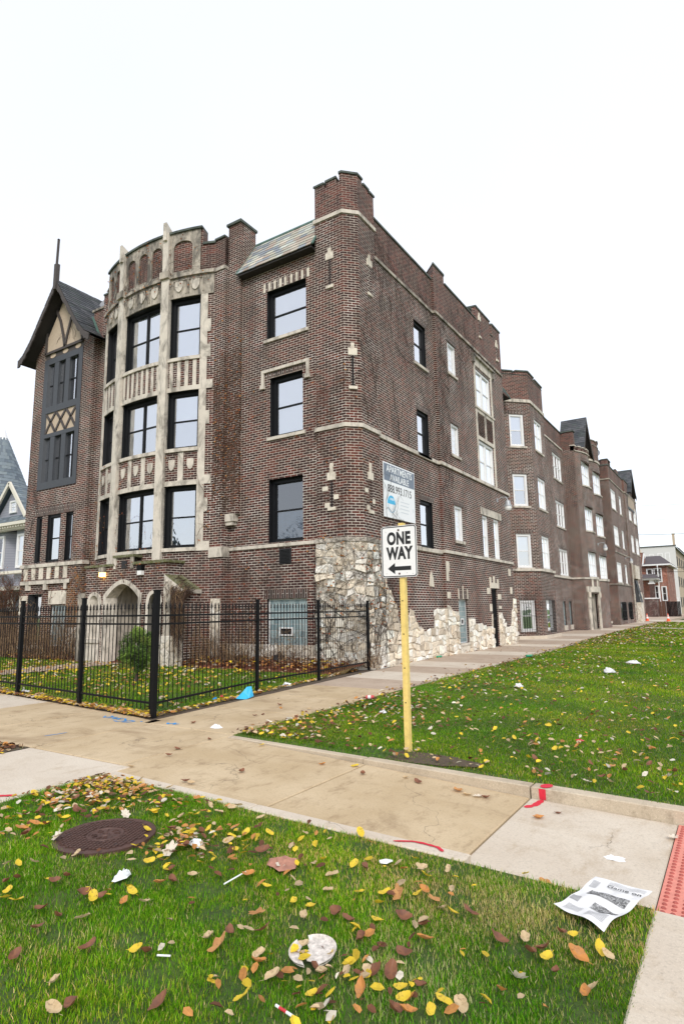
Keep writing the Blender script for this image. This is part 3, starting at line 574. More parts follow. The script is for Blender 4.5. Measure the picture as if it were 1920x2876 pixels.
# ---- stepped piers right of the bow
mb=MB(); wall(mb,PP,0,.45,4.65,13.28,mat='brick'); wall(mb,PP,.45,PP.u[-1],4.65,14.3,mat='brick'); part(mb,'pier')
mb=MB(); mb.box(-4.95,-4.4,-.05,.7,14.3,14.75,'brick_red'); mb.box(-4.93,-4.42,.0,.7,12.7,14.3,'brick_red'); mb.box(-5.4,-4.95,-.2,.3,13.28,14.32,'brick_red'); mb.box(-4.42,-4.385,.1,.7,12.7,14.74,'brick');part(mb,'parapet')
mb=MB(); mb.box(-5.0,-4.34,-.12,.75,14.75,14.84,'coping'); mb.box(-5.42,-4.95,-.25,.35,14.32,14.39,'coping'); slab(mb,PB,bx_(-5.84),PB.u[-1],14.25,14.33,-.3,.05,'coping'); part(mb,'coping')
mb=MB(); mb.box(-5.41,-4.95,-.24,.0,13.15,13.27,'limestone'); mb.box(-4.95,-4.93,-.24,-.05,13.15,13.27,'limestone'); part(mb,'string_course')
mb=MB(); mb.box(-5.0,-4.5,-.12,.1,4.42,4.66,'limestone'); mb.box(-4.95,-4.55,-.08,.1,4.3,4.42,'limestone'); mb.box(-5.4,-4.86,-.2,.1,-.2,4.66,'brick',None); mb.box(-5.42,-4.84,-.26,.09,3.3,3.62,'limestone'); mb.box(-5.3,-4.9,-.24,-.19,-.2,2.0,'rubble'); part(mb,'pier')
# ---- bow bay
mb=MB(); b=lambda x:bx_(x)
secs=[(-10.95,-9.74,1),(-9.38,-7.36,2),(-7.04,-5.87,1)]
lv=[(3.66,5.72),(6.98,8.98),(10.18,12.38)]
hb=[(b(x0),b(x1),z0,z1) for (z0,z1) in lv for (x0,x1,n) in secs]
hb.append((b(-9.15),b(-7.43),-.19,3.0)); wall(mb,PB,0,PB.u[-1],-.2,13.2,hb,rev=.34,revmat='frame_black'); wall(mb,PB,0,PB.u[-1],13.2,14.25,mat='brick_red'); wall(mb,PB,b(-11.0),b(-5.85),14.25,14.85,mat='brick_red'); part(mb,'bow_bay')
k=0
for li,(z0,z1) in enumerate(lv):
    for si,(x0,x1,n) in enumerate(secs):
        tp='blind_white';bt={(2,1):'blind_mid',(2,2):'blind_white',(1,1):'blind_blue',(1,2):'blind_mid',(0,1):'blind_blue',(0,2):'blind_blue'}.get((li,si),'blind_dark')
        if si==0: tp='blind_dark'
        if li==0 and si: tp='blind_mid' if si==2 else 'blind_white'
        window(BLD,PB,b(x0),b(x1),z0,z1,fw=.11,rec=.2,cols=n,top=tp,bot=bt)
mb=MB()
def st(x0,x1,z0,z1,d,mat='limestone',m=None): slab(m or mb,PB,b(x0),b(x1),z0,z1,0,d,mat)
for z in (10.06,6.86,3.54): st(-10.98,-5.84,z,z+.12,.07)
for z in (8.98,5.72): st(-11.02,-5.41,z,z+.16,.035)
part(mb,'sill')
mb=MB()
for si,(x0,x1) in enumerate(((-10.95,-9.75),(-9.4,-7.35),(-7.05,-5.6))):
    n=(4,8,5)[si]
    for i in range(n):
        w=(x1-x0)/n; a=x0+w*(i+.5)
        if si==2 and i==4: continue
        st(a-w*.22,a+w*.22,9.14,10.06,.02)
for x,w in ((-10.35,.18),(-8.72,.18),(-8.02,.18),(-6.45,.2)): st(x-w/2,x+w/2,5.88,6.86,.02)
part(mb,'stone_strip')
mb=MB()
def shield(x,zc,w=.24,h=.38,d=.035,mat='limestone',m=None):
    m=m or mb; u=b(x); pts=[(-.5,.5),(-.5,-.05),(-.3,-.35),(0,-.5),(.3,-.35),(.5,-.05),(.5,.5)]; pp(PB,[(u+px*w,zc+pz*h) for px,pz in pts],0,d,mat,m)
for x in (-10.65,-10.05,-9.1,-8.37,-7.68,-6.78,-6.1): shield(x,6.42)
part(mb,'shield')
mb=MB()
for x0,x1 in ((-7.36,-7.04),(-9.74,-9.38)):
    slab(mb,PB,b(x0),b(x1),3.0,13.2,-.05,.13,'limestone'); slab(mb,PB,b(x0)+.05,b(x1)-.05,13.2,14.9,0,.16,'limestone'); slab(mb,PB,b(x0)-.02,b(x1)+.02,13.15,13.4,0,.22,'limestone_stained')
    um=(b(x0)+b(x1))/2
    # fin blade
    for s in (1,):
        A=[PB.P(um-.07,14.6,.24),PB.P(um-.07,15.28,.24),PB.P(um-.07,14.98,-.3),PB.P(um-.07,14.6,-.3)]; B=[PB.P(um+.07,q.z,.0) for q in A]
        Bn=[PB.P(um+.07,14.6,.24),PB.P(um+.07,15.28,.24),PB.P(um+.07,14.98,-.3),PB.P(um+.07,14.6,-.3)]
        mb.face(Bn,None,'limestone');mb.face(A[::-1],None,'limestone')
        for i in range(4): j=(i+1)%4; mb.face([A[i],A[j],Bn[j],Bn[i]],None,'limestone')
part(mb,'mullion')
mb=MB()
st(-5.86,-5.62,3.54,12.4,.03)
for z in (3.54,5.72,8.98): st(-5.64,-5.42,z,z+.3,.031)
for z in (7.75,11.0,4.8,10.1): st(-5.64,-5.5,z,z+.45,.031)
st(-11.2,-10.96,3.54,12.4,.03); part(mb,'jamb')
mb=MB(); st(-11.2,-5.42,12.39,13.15,.035,'limestone_stained'); 
for x0,x1 in ((-10.85,-9.8),(-9.3,-7.4),(-6.98,-5.75)):
    n=2 if x1-x0<1.4 else 3
    for i in range(n):
        a=x0+(x1-x0)*i/n;e=x0+(x1-x0)*(i+1)/n
        st(a+.03,e-.03,13.0,13.04,.06,'limestone_stained');st(a+.03,a+.06,12.5,13.0,.06,'limestone_stained');st(e-.06,e-.03,12.5,13.0,.06,'limestone_stained'); shield((a+e)/2,12.78,.3,.4,.075,'limestone')
part(mb,'frieze')
mb=MB(); st(-11.25,-5.42,13.13,13.25,.11,'limestone_stained'); part(mb,'string_course')
# blind arcade: stone plate with arched brick recesses
def arch(z1,rise): return lambda t:z1+rise*(max(0,1-(2*t-1)**2))**.5
mb=MB(); PBo=Path([tuple(PB.P(u,0,.06)[:2]) for u in PB.brk(b(-11.0),b(-5.9))])
sc=PBo.u[-1]/(b(-5.9)-b(-11.0)); ob=lambda x:(b(x)-b(-11.0))*sc
ho=[]
for x0,x1,n in ((-10.9,-9.72,2),(-9.4,-7.34,3),(-7.05,-6.1,1)):
    for i in range(n):
        w=(x1-x0)/n; a=x0+w*i+.1;e=x0+w*(i+1)-.1; ho.append((ob(a),ob(e),13.38,14.5,arch(14.3,.22)))
wall(mb,PBo,0,PBo.u[-1],13.25,14.85,ho,mat='limestone_stained',rev=.055); part(mb,'blind_arcade')
mb=MB(); slab(mb,PB,b(-11.02),b(-5.84),14.85,14.93,-.35,.12,'coping'); slab(mb,PB,b(-11.25),b(-11.02),14.25,14.32,-.3,.05,'coping'); part(mb,'coping')
mb=MB(); slab(mb,PB,b(-11.0),b(-10.98),14.25,14.85,-.3,0,'brick_red'); slab(mb,PB,b(-5.92),b(-5.84),14.25,14.85,-.35,0.02,'brick_red'); slab(mb,PB,b(-5.82),PB.u[-1],13.0,14.25,-.3,-.012,'brick_red'); slab(mb,PB,b(-10.98),b(-5.9),13.0,14.85,-.3,-.012,'brick_red'); part(mb,'parapet')
# ---- gable tower (left)
mb=MB(); hg=[(gx(-15.3),gx(-14.9),3.64,5.55),(gx(-14.5),gx(-13.62),3.64,5.55),(gx(-13.25),gx(-12.8),3.64,5.55),(gx(-15.55),gx(-14.6),.5,2.4),(gx(-13.95),gx(-12.98),.4,1.95),(gx(-15.4),gx(-12.75),6.66,12.35)]
wall(mb,PG,0,PG.u[-1],-.2,12.6,hg,rev=.2,revmat='frame_black'); 
# gable top above
GX=lambda x:gx(x)
part(mb,'gable_tower')
for h,f in zip(hg[:3],(1,1,1)): window(BLD,PG,h[0],h[1],h[2],h[3],fw=.07 if h[1]-h[0]<.6 else .1,rec=.1,top='blind_mid',bot='blind_mid')
window(BLD,PG,*hg[3],fw=.08,rec=.2,top='blind_dark',bot='blind_dark'); gblock(PG,*hg[4])
part(soldier(PG,gx(-15.4),gx(-12.7),5.56,5.9),'lintel')
mb=MB(); slab(mb,PG,gx(-16.15)-.3,PG.u[3],3.46,3.6,0,.06,'limestone')
for i in range(6): a=-15.95+i*.54; slab(mb,PG,gx(a),gx(a+.27),2.98,3.46,0,.02,'limestone_clean')
slab(mb,PG,gx(-15.95),gx(-12.75),2.78,2.92,0,.1,'limestone')
for x in (-15.5,-14.3,-13.0): slab(mb,PG,gx(x)-.1,gx(x)+.1,2.55,2.78,0,.09,'limestone')
slab(mb,PG,gx(-14.1),gx(-12.95),1.98,2.5,0,.03,'limestone_clean'); slab(mb,PG,gx(-16.1),gx(-15.6),2.05,2.35,0,.03,'limestone_clean'); slab(mb,PG,gx(-16.1),gx(-15.9),1.6,2.05,0,.03,'limestone_clean')
slab(mb,PG,gx(-12.9),gx(-12.08),-.2,1.1,0,.03,'rubble'); slab(mb,PG,gx(-16.1),gx(-14.0),-.2,.4,0,.03,'rubble'); part(mb,'balustrade')
# timber panel
mb=MB(); Q=lambda x0,x1,z0,z1,d0,d1,mat:slab(mb,PG,gx(x0),gx(x1),z0,z1,d0,d1,mat)
Q(-15.4,-12.75,6.66,12.35,-.14,-.12,'dark_room')
for x0,x1 in ((-15.4,-15.12),(-13.02,-12.75)): Q(x0,x1,6.66,12.35,-.1,.03,'frame_grey')
for z0,z1 in ((6.66,6.96),(8.85,9.02),(9.92,10.2),(12.1,12.35)): Q(-15.12,-13.02,z0,z1,-.1,.031,'frame_grey')
for z0,z1 in ((6.96,8.85),(10.2,12.1)):
    for x in (-14.66,-13.9): Q(x,x+.30,z0,z1,-.1,.025,'frame_grey')
Q(-15.12,-13.02,9.02,9.92,-.1,-.02,'stucco')
part(mb,'timber_panel')
mb=MB()
for i in range(3):
    x0=-15.1+i*.7;x1=x0+.68
    for (xa,za,xb,zb) in ((x0,9.05,x1,9.9),(x0,9.9,x1,9.05)):
        a=PG.P(gx(xa),za,.0);c=PG.P(gx(xb),zb,.0); m_=(a+c)/2+Vector((0,0,0)); mb.beam(a,a.lerp(c,.5)+Vector((0,0,.05)),.1,.04,'wood_dark',up=(0,1,0)); mb.beam(a.lerp(c,.5)+Vector((0,0,.05)),c,.1,.04,'wood_dark',up=(0,1,0))
part(mb,'cross_brace')
for z0,z1 in ((6.96,8.85),(10.2,12.1)):
    for x0,x1 in ((-15.12,-14.66),(-14.36,-13.9),(-13.6,-13.02)):
        m2=MB(); u0,u1=gx(x0),gx(x1); slab(m2,PG,u1-.22,u1-.16,z0,z1,-.11,-.06,'frame_black'); slab(m2,PG,u1-.05,u1-.02,z0,z1,-.11,-.05,'frame_black'); slab(m2,PG,u0,u1,(z0+z1)/2,(z0+z1)/2+.05,-.11,-.07,'frame_black'); w=part(m2,'window')
        m3=MB(); m3.face([PG.P(u0,z0,-.1),PG.P(u1,z0,-.1),PG.P(u1,z1,-.1),PG.P(u0,z1,-.1)],None,'glass'); m3.build('pane',w)
# gable front
CX=-14.08; mb=MB(); Yg=-.2
mb.face([(-16.15,Yg,12.6),(-12.05,Yg,12.6),(-12.6,Yg,13.25),(-15.55,Yg,13.25)],[(0,12.6),(4.1,12.6),(3.55,13.25),(.6,13.25)],'brick')
part(mb,'gable_wall')
mb=MB(); mb.box(-15.4,-12.75,Yg-.005,Yg+.1,12.35,12.6,'wood_dark')
mb.face([(-15.35,Yg-.02,12.6),(-12.8,Yg-.02,12.6),(-12.8,Yg-.02,13.3),(CX,Yg-.02,15.2),(-15.35,Yg-.02,13.3)],None,'stucco')
for i in range(3):
    x=-15.0+i*.88; mb.lathe([(0,.0),(.13,.0),(.13,.012)],'stucco',Matrix.Translation((x+.15,Yg-.012,12.47))@Matrix.Rotation(R_(90),4,'X')@Matrix.Diagonal((1.5,.8,1,1)),12)
part(mb,'gable_panel')
mb=MB()
def tb(x0,z0,x1,z1,w=.11): mb.beam((x0,Yg-.05,z0),(x1,Yg-.05,z1),w,.06,'wood_dark',up=(0,1,0))
tb(-15.35,12.6,-15.35,13.6); tb(-12.8,12.6,-12.8,13.6); tb(-15.4,12.62,-12.75,12.62)
pl=[(-14.0,12.65),(-14.15,13.2),(-14.4,13.9),(-14.75,14.5)]; pr=[(-14.0,12.65),(-13.85,13.2),(-13.65,13.8),(-13.45,14.3)]
for P_ in (pl,pr):
    for a,c in zip(P_,P_[1:]): tb(*a,*c)
part(mb,'timber_brace')
# gable roof: profile (dx from centre, z)
prof=[(0,15.45),(.9,14.2),(1.65,13.15),(2.15,12.62),(2.5,12.42)]
mb=MB(); yf,yb=-.78,1.6; sl=[(.055,.06,.068),(.075,.08,.088),(.09,.092,.1),(.06,.07,.07)]
for s in (-1,1):
    for (x0,z0),(x1,z1) in zip(prof,prof[1:]):
        A=Vector((CX+s*x0,yf,z0));Bv=Vector((CX+s*x1,yf,z1));E=Vector((0,yb-yf,0))
        mb.face([A,Bv,Bv+E,A+E],None,'slate_tiles',(.05,.055,.06)); lo=Vector((0,0,-.1)); mb.face([A+lo,A+E+lo,Bv+E+lo,Bv+lo],None,'soffit')
        ln=(Bv-A).length
        if s>0: shingles(mb,Bv,(0,1,0),A-Bv,yb-yf,ln,.28,.17,sl)
        else: shingles(mb,Bv+E,(0,-1,0),A-Bv,yb-yf,ln,.28,.17,sl)
part(mb,'gable_roof',col=True)
mb=MB()
for s in (-1,1):
    for (x0,z0),(x1,z1) in zip(prof,prof[1:]):
        n=4
        for i in range(n):
            t0,t1=i/n,(i+1)/n; xa,za=x0+(x1-x0)*t0,z0+(z1-z0)*t0; xb,zb=x0+(x1-x0)*t1,z0+(z1-z0)*t1; w=.34-.05*(i%2)
            p=[(CX+s*xa,za-.01),(CX+s*xb,zb-.01),(CX+s*xb,zb-w),(CX+s*xa,za-w)]
            f=[Vector((x,yf,z)) for x,z in p];k=[Vector((x,yf+.05,z)) for x,z in p]; mb.face(f,None,'wood_dark'); mb.face(k[::-1],None,'wood_dark'); mb.face([f[3],f[2],k[2],k[3]],None,'wood_dark')
part(mb,'bargeboard')
mb=MB(); mb.box(CX-.09,CX+.09,yf-.06,yf+.1,15.0,16.15,'wood_dark'); mb.beam((CX,yf,16.1),(CX+.03,yf,17.25),.075,.075,'wood_dark'); mb.lathe([(0,-.06),(.06,0),(0,.06)],'iron',Matrix.Translation((CX+.03,yf,17.27)),8); part(mb,'finial')
mb=MB(); mb.box(-12.6,-11.75,.1,.75,12.6,13.9,'brick_red'); mb.box(-11.75,-11.25,-.05,.5,12.6,14.0,'brick'); part(mb,'chimney')
mb=MB(); mb.box(-12.66,-11.7,.04,.8,13.9,13.99,'limestone_stained'); mb.box(-11.75,-11.2,-.1,.55,14.3,14.37,'coping'); mb.beam((-12.62,.05,13.7),(-12.1,.05,12.75),.09,.04,'copper_green'); mb.box(-11.75,-11.25,-.06,.5,14.0,14.3,'brick_red'); part(mb,'chimney_cap')
# roof deck + back
mb=MB(); mb.face([(-16.1,.5,12.9),(-1,.5,12.9),(-1,13.5,12.9),(-16.1,13.5,12.9)],None,'asphalt')
mb.box(-16.1,-1.0,13.0,13.55,-.2,13.9,'brick'); mb.face([(-16.1,.3,-.2),(-16.1,13.5,-.2),(-16.1,13.5,13.4),(-16.1,.3,13.4)],[(0,0),(13.2,0),(13.2,13.6),(0,13.6)],'brick'); part(mb,'flat_roof')
# ---- entrance portico
PO=thing('x','x','x'); bpy.data.objects.remove(PO)
PE=Path([(-10.3,.2),(-10.3,-1.2),(-6.26,-1.2),(-6.26,.2)]); ex=lambda x:PE.u[1]+x+10.3
def tudor(z1,rise):
    def f(t):
        s=abs(2*t-1); return z1+rise*(1-s**1.9)*(.9)+rise*.1*(1-s)
    return f
mb=MB(); he=[(ex(-9.08),ex(-7.5),-.2,2.0,tudor(2.1,.45)),(ex(-10.02),ex(-9.5),.75,2.2,arch(1.9,.3)),(ex(-7.02),ex(-6.52),.75,2.2,arch(1.9,.3))]
wall(mb,PE,0,PE.u[-1],-.2,3.15,he,rev=.3,revmat='limestone'); wall(mb,PE,ex(-8.75),ex(-7.83),3.15,3.42,mat='brick'); po=part(mb,'portico')
def archring(m,P,u0,u1,zs,fn,w,d0,d1,mat,zb=-.2,n=14):
    def off(t):
        u=u0+(u1-u0)*t; return u,fn(t)
    ins=[(u0,zb)]+[off(i/n) for i in range(n+1)]+[(u1,zb)]
    out=[]
    for i,(u,z) in enumerate(ins):
        if i==0 or i==len(ins)-1: out.append((u+(-w if i==0 else w),z)); continue
        t=(u-u0)/(u1-u0); nx=(t-.5)*2; out.append((u+nx*w,z+w*(1-.35*abs(nx))))
    for i in range(len(ins)-1):
        a,b2,c,d=ins[i],ins[i+1],out[i+1],out[i]
        m.face([P.P(*d,d1),P.P(*a,d1),P.P(*b2,d1),P.P(*c,d1)][::-1] if False else [P.P(*d,d1),P.P(*c,d1),P.P(*b2,d1),P.P(*a,d1)],None,mat)
        m.face([P.P(*a,d0),P.P(*a,d1),P.P(*b2,d1),P.P(*b2,d0)],None,mat); m.face([P.P(*d,d0),P.P(*c,d0),P.P(*c,d1),P.P(*d,d1)],None,mat)
mb=MB(); archring(mb,PE,he[0][0],he[0][1],2.1,tudor(2.1,.45),.15,0,.05,'limestone'); archring(mb,PE,he[1][0],he[1][1],1.9,arch(1.9,.3),.12,0,.035,'limestone',.75); archring(mb,PE,he[2][0],he[2][1],1.9,arch(1.9,.3),.12,0,.035,'limestone',.75)
slab(mb,PE,he[1][0]-.15,he[1][1]+.15,.63,.75,0,.08,'limestone'); slab(mb,PE,he[2][0]-.15,he[2][1]+.15,.63,.75,0,.08,'limestone')
slab(mb,PE,he[1][0]-.12,he[1][1]+.12,-.2,.63,0,.03,'limestone');slab(mb,PE,he[2][0]-.12,he[2][1]+.12,-.2,.63,0,.03,'limestone')
part(mb,'arch_surround')
mb=MB() # porch interior
mb.box(-9.2,-9.09,-.9,.9,-.2,2.94,'limestone');mb.box(-7.49,-7.38,-.9,.9,-.2,2.94,'limestone');mb.box(-9.09,-7.49,.8,.9,-.2,2.8,'limestone_stained'); mb.box(-9.09,-7.49,-.9,.9,2.8,2.94,'limestone'); part(mb,'porch')
mb=MB(); mb.box(-8.75,-7.75,.74,.795,.02,2.3,'door_brown'); mb.box(-8.6,-8.38,.733,.74,.9,1.9,'dark_room'); mb.box(-8.12,-7.9,.733,.74,.9,1.9,'dark_room'); d_=part(mb,'door'); mb=MB(); mb.box(-8.32,-8.2,.72,.738,1.5,1.7,'paper_white'); mb.build('notice',d_)
for h in he[1:]:
    mb=MB(); slab(mb,PE,h[0],h[1],h[2],2.22,-.34,-.32,'blind_dark'); w=part(mb,'window'); mb=MB(); slab(mb,PE,(h[0]+h[1])/2-.02,(h[0]+h[1])/2+.02,h[2],2.2,-.32,-.29,'frame_black'); mb.build('frame',w)
mb=MB(); slab(mb,PE,0,ex(-8.75),3.15,3.23,-.4,.06,'moss'); slab(mb,PE,ex(-7.83),PE.u[-1],3.15,3.24,-.4,.07,'moss'); slab(mb,PE,ex(-8.8),ex(-7.78),3.42,3.5,-.4,.07,'moss')
slab(mb,PE,ex(-8.78),ex(-8.68),3.05,3.42,0,.05,'limestone'); slab(mb,PE,ex(-7.95),ex(-7.8),3.05,3.42,0,.05,'limestone_stained'); part(mb,'coping')
mb=MB(); slab(mb,PE,ex(-8.4),ex(-8.15),3.05,3.3,0,.03,'vent_dark'); part(mb,'plaque')
mb=MB(); mb.box(-6.255,-5.66,-1.05,-.35,-.2,2.2,'brick'); mb.box(-6.24,-5.62,-1.1,-1.04,-.2,1.5,'rubble'); mb.box(-6.28,-6.0,-1.25,-.98,-.2,2.55,'limestone_stained'); 
A=[(-6.28,-1.26,2.78),(-5.62,-1.1,2.3),(-5.62,-.3,2.3),(-6.28,-.3,2.78)]; Bq=[(x,y,2.18) for x,y,z in A]
mb.face(A,None,'moss'); mb.face(Bq[::-1],None,'limestone')
for i in range(4): j=(i+1)%4; mb.face([Bq[i],Bq[j],A[j],A[i]],None,'limestone')
mb.box(-6.32,-5.9,-1.3,-.9,-.2,.9,'rubble'); mb.box(-10.6,-10.25,-1.1,-.3,-.2,2.2,'brick'); mb.box(-10.65,-10.25,-1.25,-1.0,-.2,2.3,'limestone_stained'); part(mb,'buttress')
mb=MB(); mb.box(-10.2,-6.3,-1.15,.0,3.0,3.14,'asphalt'); part(mb,'portico_roof')
# ------------------------------------------------------------------ MIDDLE BUILDING
B2=thing('apartment_building','brick apartment block with octagonal bay and round bows, in the middle of the row','building',loc=(0,13.6,0))
bow1=arc(-.1,30.0,-.1,33.7,.5,10); bow2=arc(-.1,34.0,-.1,38.0,.5,10)
q=[(-1.0,13.62),(-1.0,16.95),(.1,18.05),(.1,20.9),(-.9,21.9),(-.9,29.75),(-.1,29.75)]
PA=Path(q); P1=Path([(-.1,29.75)]+bow1+[(-.25,33.75)]); P2_=Path([(-.1,33.9)]+bow2+[(-.1,38.3),(-.9,38.35)])
def w2(mb,P,u0,u1,z0,z1,h=()): wall(mb,P,u0,u1,z0,z1,h,mat='brick_far' if 0 else 'brick')
ay=lambda y:PA.at(y,1)
def win(parent,P,u0,u1,z0,z1,cols=1,**k):
    k.setdefault('top','blind_white'); k.setdefault('bot','blind_dark'); return window(parent,P,u0,u1,z0,z1,'frame_white',fw=k.pop('fw',.11),rec=.07,cols=cols,mull=.12,**k)
LV=[(3.62,5.38),(6.87,8.6),(10.12,11.9)]
mb=MB(); H=[];W=[]
uA=PA.u[1]; 
for i,(z0,z1) in enumerate(LV):
    W.append((uA+.3,uA+1.16,z0,z1,1,('blind_white',('blind_mid','blind_dark','blind_purple')[i]),True)); W.append((ay(18.75),ay(20.25),z0,z1,2,('blind_white','blind_dark'),True)); W.append((ay(26.7),ay(29.05),z0,z1,3,('blind_white','blind_dark'),True))
WB=[(uA+.28,uA+1.14,.36,1.95),(ay(18.8),ay(20.1),.36,1.95)]; GB=[(ay(26.75),ay(27.5),.4,1.95),(ay(28.45),ay(29.2),.4,1.95)]
hs=[w[:4] for w in W]+WB+GB
b2=[h for h in hs]
wall(mb,PA,0,PA.u[-1],-.2,12.6,b2); wall(mb,PA,0,ay(21.9),12.6,14.15,mat='brick_red'); wall(mb,PA,ay(21.9),PA.u[-1],12.6,13.8,mat='brick_red'); part(mb,'wall',B2)
for w in W: win(B2,PA,*w[:4],cols=w[4],top=w[5][0],bot=w[5][1],sill=.06)
for h in WB: win(B2,PA,*h,top='blind_mid',bot='blind_dark',bars=True,cols=1 if h[0]<3 or 1 else 2,fw=.14)
for h in GB:
    m=MB(); m.face([PA.P(h[0],h[2],-.1),PA.P(h[1],h[2],-.1),PA.P(h[1],h[3],-.1),PA.P(h[0],h[3],-.1)],[(0,0),(.75,0),(.75,1.55),(0,1.55)],'glass_block'); slab(m,PA,h[0]-.05,h[1]+.05,.1,.4,0,.05,'limestone'); part(m,'glass_block_window',B2)
for h in hs: part(soldier(PA,h[0]-.08,h[1]+.08,h[3],h[3]+.22),'lintel',B2)
mb=MB()
for z in (3.45,): slab(mb,PA,0,PA.u[-1],z,z+.12,0,.08,'limestone')
slab(mb,PA,0,ay(21.9),12.58,12.75,0,.06,'limestone'); slab(mb,PA,ay(21.95),ay(29.7),12.55,12.66,0,.05,'limestone'); part(mb,'band_course',B2)
mb=MB(); slab(mb,PA,uA,ay(21.2),-.2,.16,0,.16,'concrete_pale'); slab(mb,PA,0,.6,-.2,1.4,0,.03,'rubble'); part(mb,'plinth',B2)
mb=MB();cp=MB()
for a,b_,z in ((uA-.1,uA+.62,14.32),(uA+.85,ay(19.2),14.35),(ay(19.4),ay(20.9),14.3)): slab(mb,PA,a,b_,14.15,z,-.3,0,'brick_red'); slab(cp,PA,a-.02,b_+.02,z,z+.08,-.33,.05,'coping')
slab(cp,PA,ay(21.95),ay(29.72),13.8,13.88,-.3,.05,'coping'); slab(cp,PA,0,ay(21.9),14.15,14.18,-.3,.02,'coping')
mb.box(-1.4,-.1,29.78,30.2,12.6,13.9,'brick_red'); cp.box(-1.4,-.04,29.7,30.25,13.9,13.98,'coping'); part(mb,'parapet',B2); part(cp,'coping',B2)
mb=MB(); O=Vector((-.62,14.1,12.6)); 
sl=[(.055,.06,.068),(.075,.08,.088),(.09,.092,.1),(.06,.07,.07)]
mb.face([(-.5,13.7,12.55),(-.5,16.6,12.55),(-1.4,16.6,14.1),(-1.4,13.7,14.1)],None,'slate_tiles',(.12,.13,.13)); shingles(mb,(-.5,13.7,12.55),(0,1,0),(-.9,0,1.55),2.9,1.79,.28,.18,[(.16,.17,.17),(.2,.21,.2),(.12,.13,.14)])
mb.face([(-.5,13.7,12.5),(-1,13.7,12.45),(-1,16.6,12.45),(-.5,16.6,12.5)],None,'soffit'); mb.beam((-.48,16.62,12.52),(-1.4,16.62,14.12),.08,.08,'copper_green'); part(mb,'mansard_roof',B2,col=True)
# bows
mb=MB(); y1=lambda y:P1.at(y,1); y2=lambda y:P2_.at(y,1)
h1=[(y1(30.55),y1(33.05),z0,z1) for z0,z1 in LV]+[(y1(30.35),y1(33.2),.0,2.45)]; h2=[(y2(34.6),y2(37.2),z0,z1) for z0,z1 in LV]+[(y2(36.0),y2(37.7),.45,1.95)]
wall(mb,P1,0,P1.u[-1],-.2,12.55,h1); wall(mb,P2_,0,P2_.u[-1],-.2,12.7,h2); wall(mb,P2_,0,P2_.u[-1],12.7,14.0,mat='brick_red'); part(mb,'bow_bay',B2)
for h in h1[:3]: win(B2,P1,*h,cols=3,sill=.06)
for h in h2[:3]: win(B2,P2_,*h,cols=3,sill=.06)
for P,hh in ((P1,h1[:3]),(P2_,h2)):
    for h in hh: part(soldier(P,h[0]-.05,h[1]+.05,h[3],h[3]+.22),'lintel',B2)
m=MB(); h=h2[3]; slab(m,P2_,h[0],h[1],h[2],h[3],-.12,-.1,'glass_block'); slab(m,P2_,h[0]-.1,h[1]+.1,.3,.45,0,.06,'limestone'); part(m,'glass_block_window',B2)
mb=MB(); slab(mb,P1,0,P1.u[-1],3.45,3.57,0,.07,'limestone'); slab(mb,P2_,0,P2_.u[-1],3.45,3.57,0,.07,'limestone'); slab(mb,P2_,0,P2_.u[-1],12.65,12.8,0,.06,'limestone'); part(mb,'band_course',B2)
mb=MB(); slab(mb,P1,y1(30.1),y1(33.5),2.55,2.95,0,.09,'limestone')
for a in (30.15,31.75,33.15): slab(mb,P1,y1(a),y1(a)+.24,-.1,2.55,-.05,.08,'limestone'); slab(mb,P1,y1(a),y1(a)+.2,2.2,2.55,0,.16,'limestone_clean')
for a in (30.7,31.6,32.5): slab(mb,P1,y1(a),y1(a)+.22,2.95,3.45,0,.03,'limestone_clean')
slab(mb,P1,y1(30.4),y1(33.15),-.1,2.5,-.4,-.3,'limestone_stained'); part(mb,'entrance_surround',B2)
mb=MB();cp=MB()
n=7
for i in range(n):
    a=P1.u[-1]*i/n; slab(mb,P1,a,a+P1.u[-1]/n*.55,12.55,12.85,-.25,0,'brick_red'); slab(cp,P1,a-.02,a+P1.u[-1]/n*.55+.02,12.85,12.92,-.28,.05,'limestone')
slab(cp,P1,0,P1.u[-1],12.5,12.56,-.25,.06,'limestone'); slab(mb,P2_,y2(34.3),y2(35.6),14.0,14.35,-.3,0,'brick_red');slab(mb,P2_,y2(36.1),y2(38.1),14.0,14.5,-.3,0,'brick_red'); slab(cp,P2_,0,P2_.u[-1],14.0,14.05,-.3,.04,'limestone_stained'); slab(cp,P2_,y2(34.28),y2(35.62),14.35,14.42,-.33,.06,'limestone_stained');slab(cp,P2_,y2(36.08),y2(38.12),14.5,14.57,-.33,.06,'limestone_stained'); part(mb,'merlon',B2); part(cp,'coping',B2)
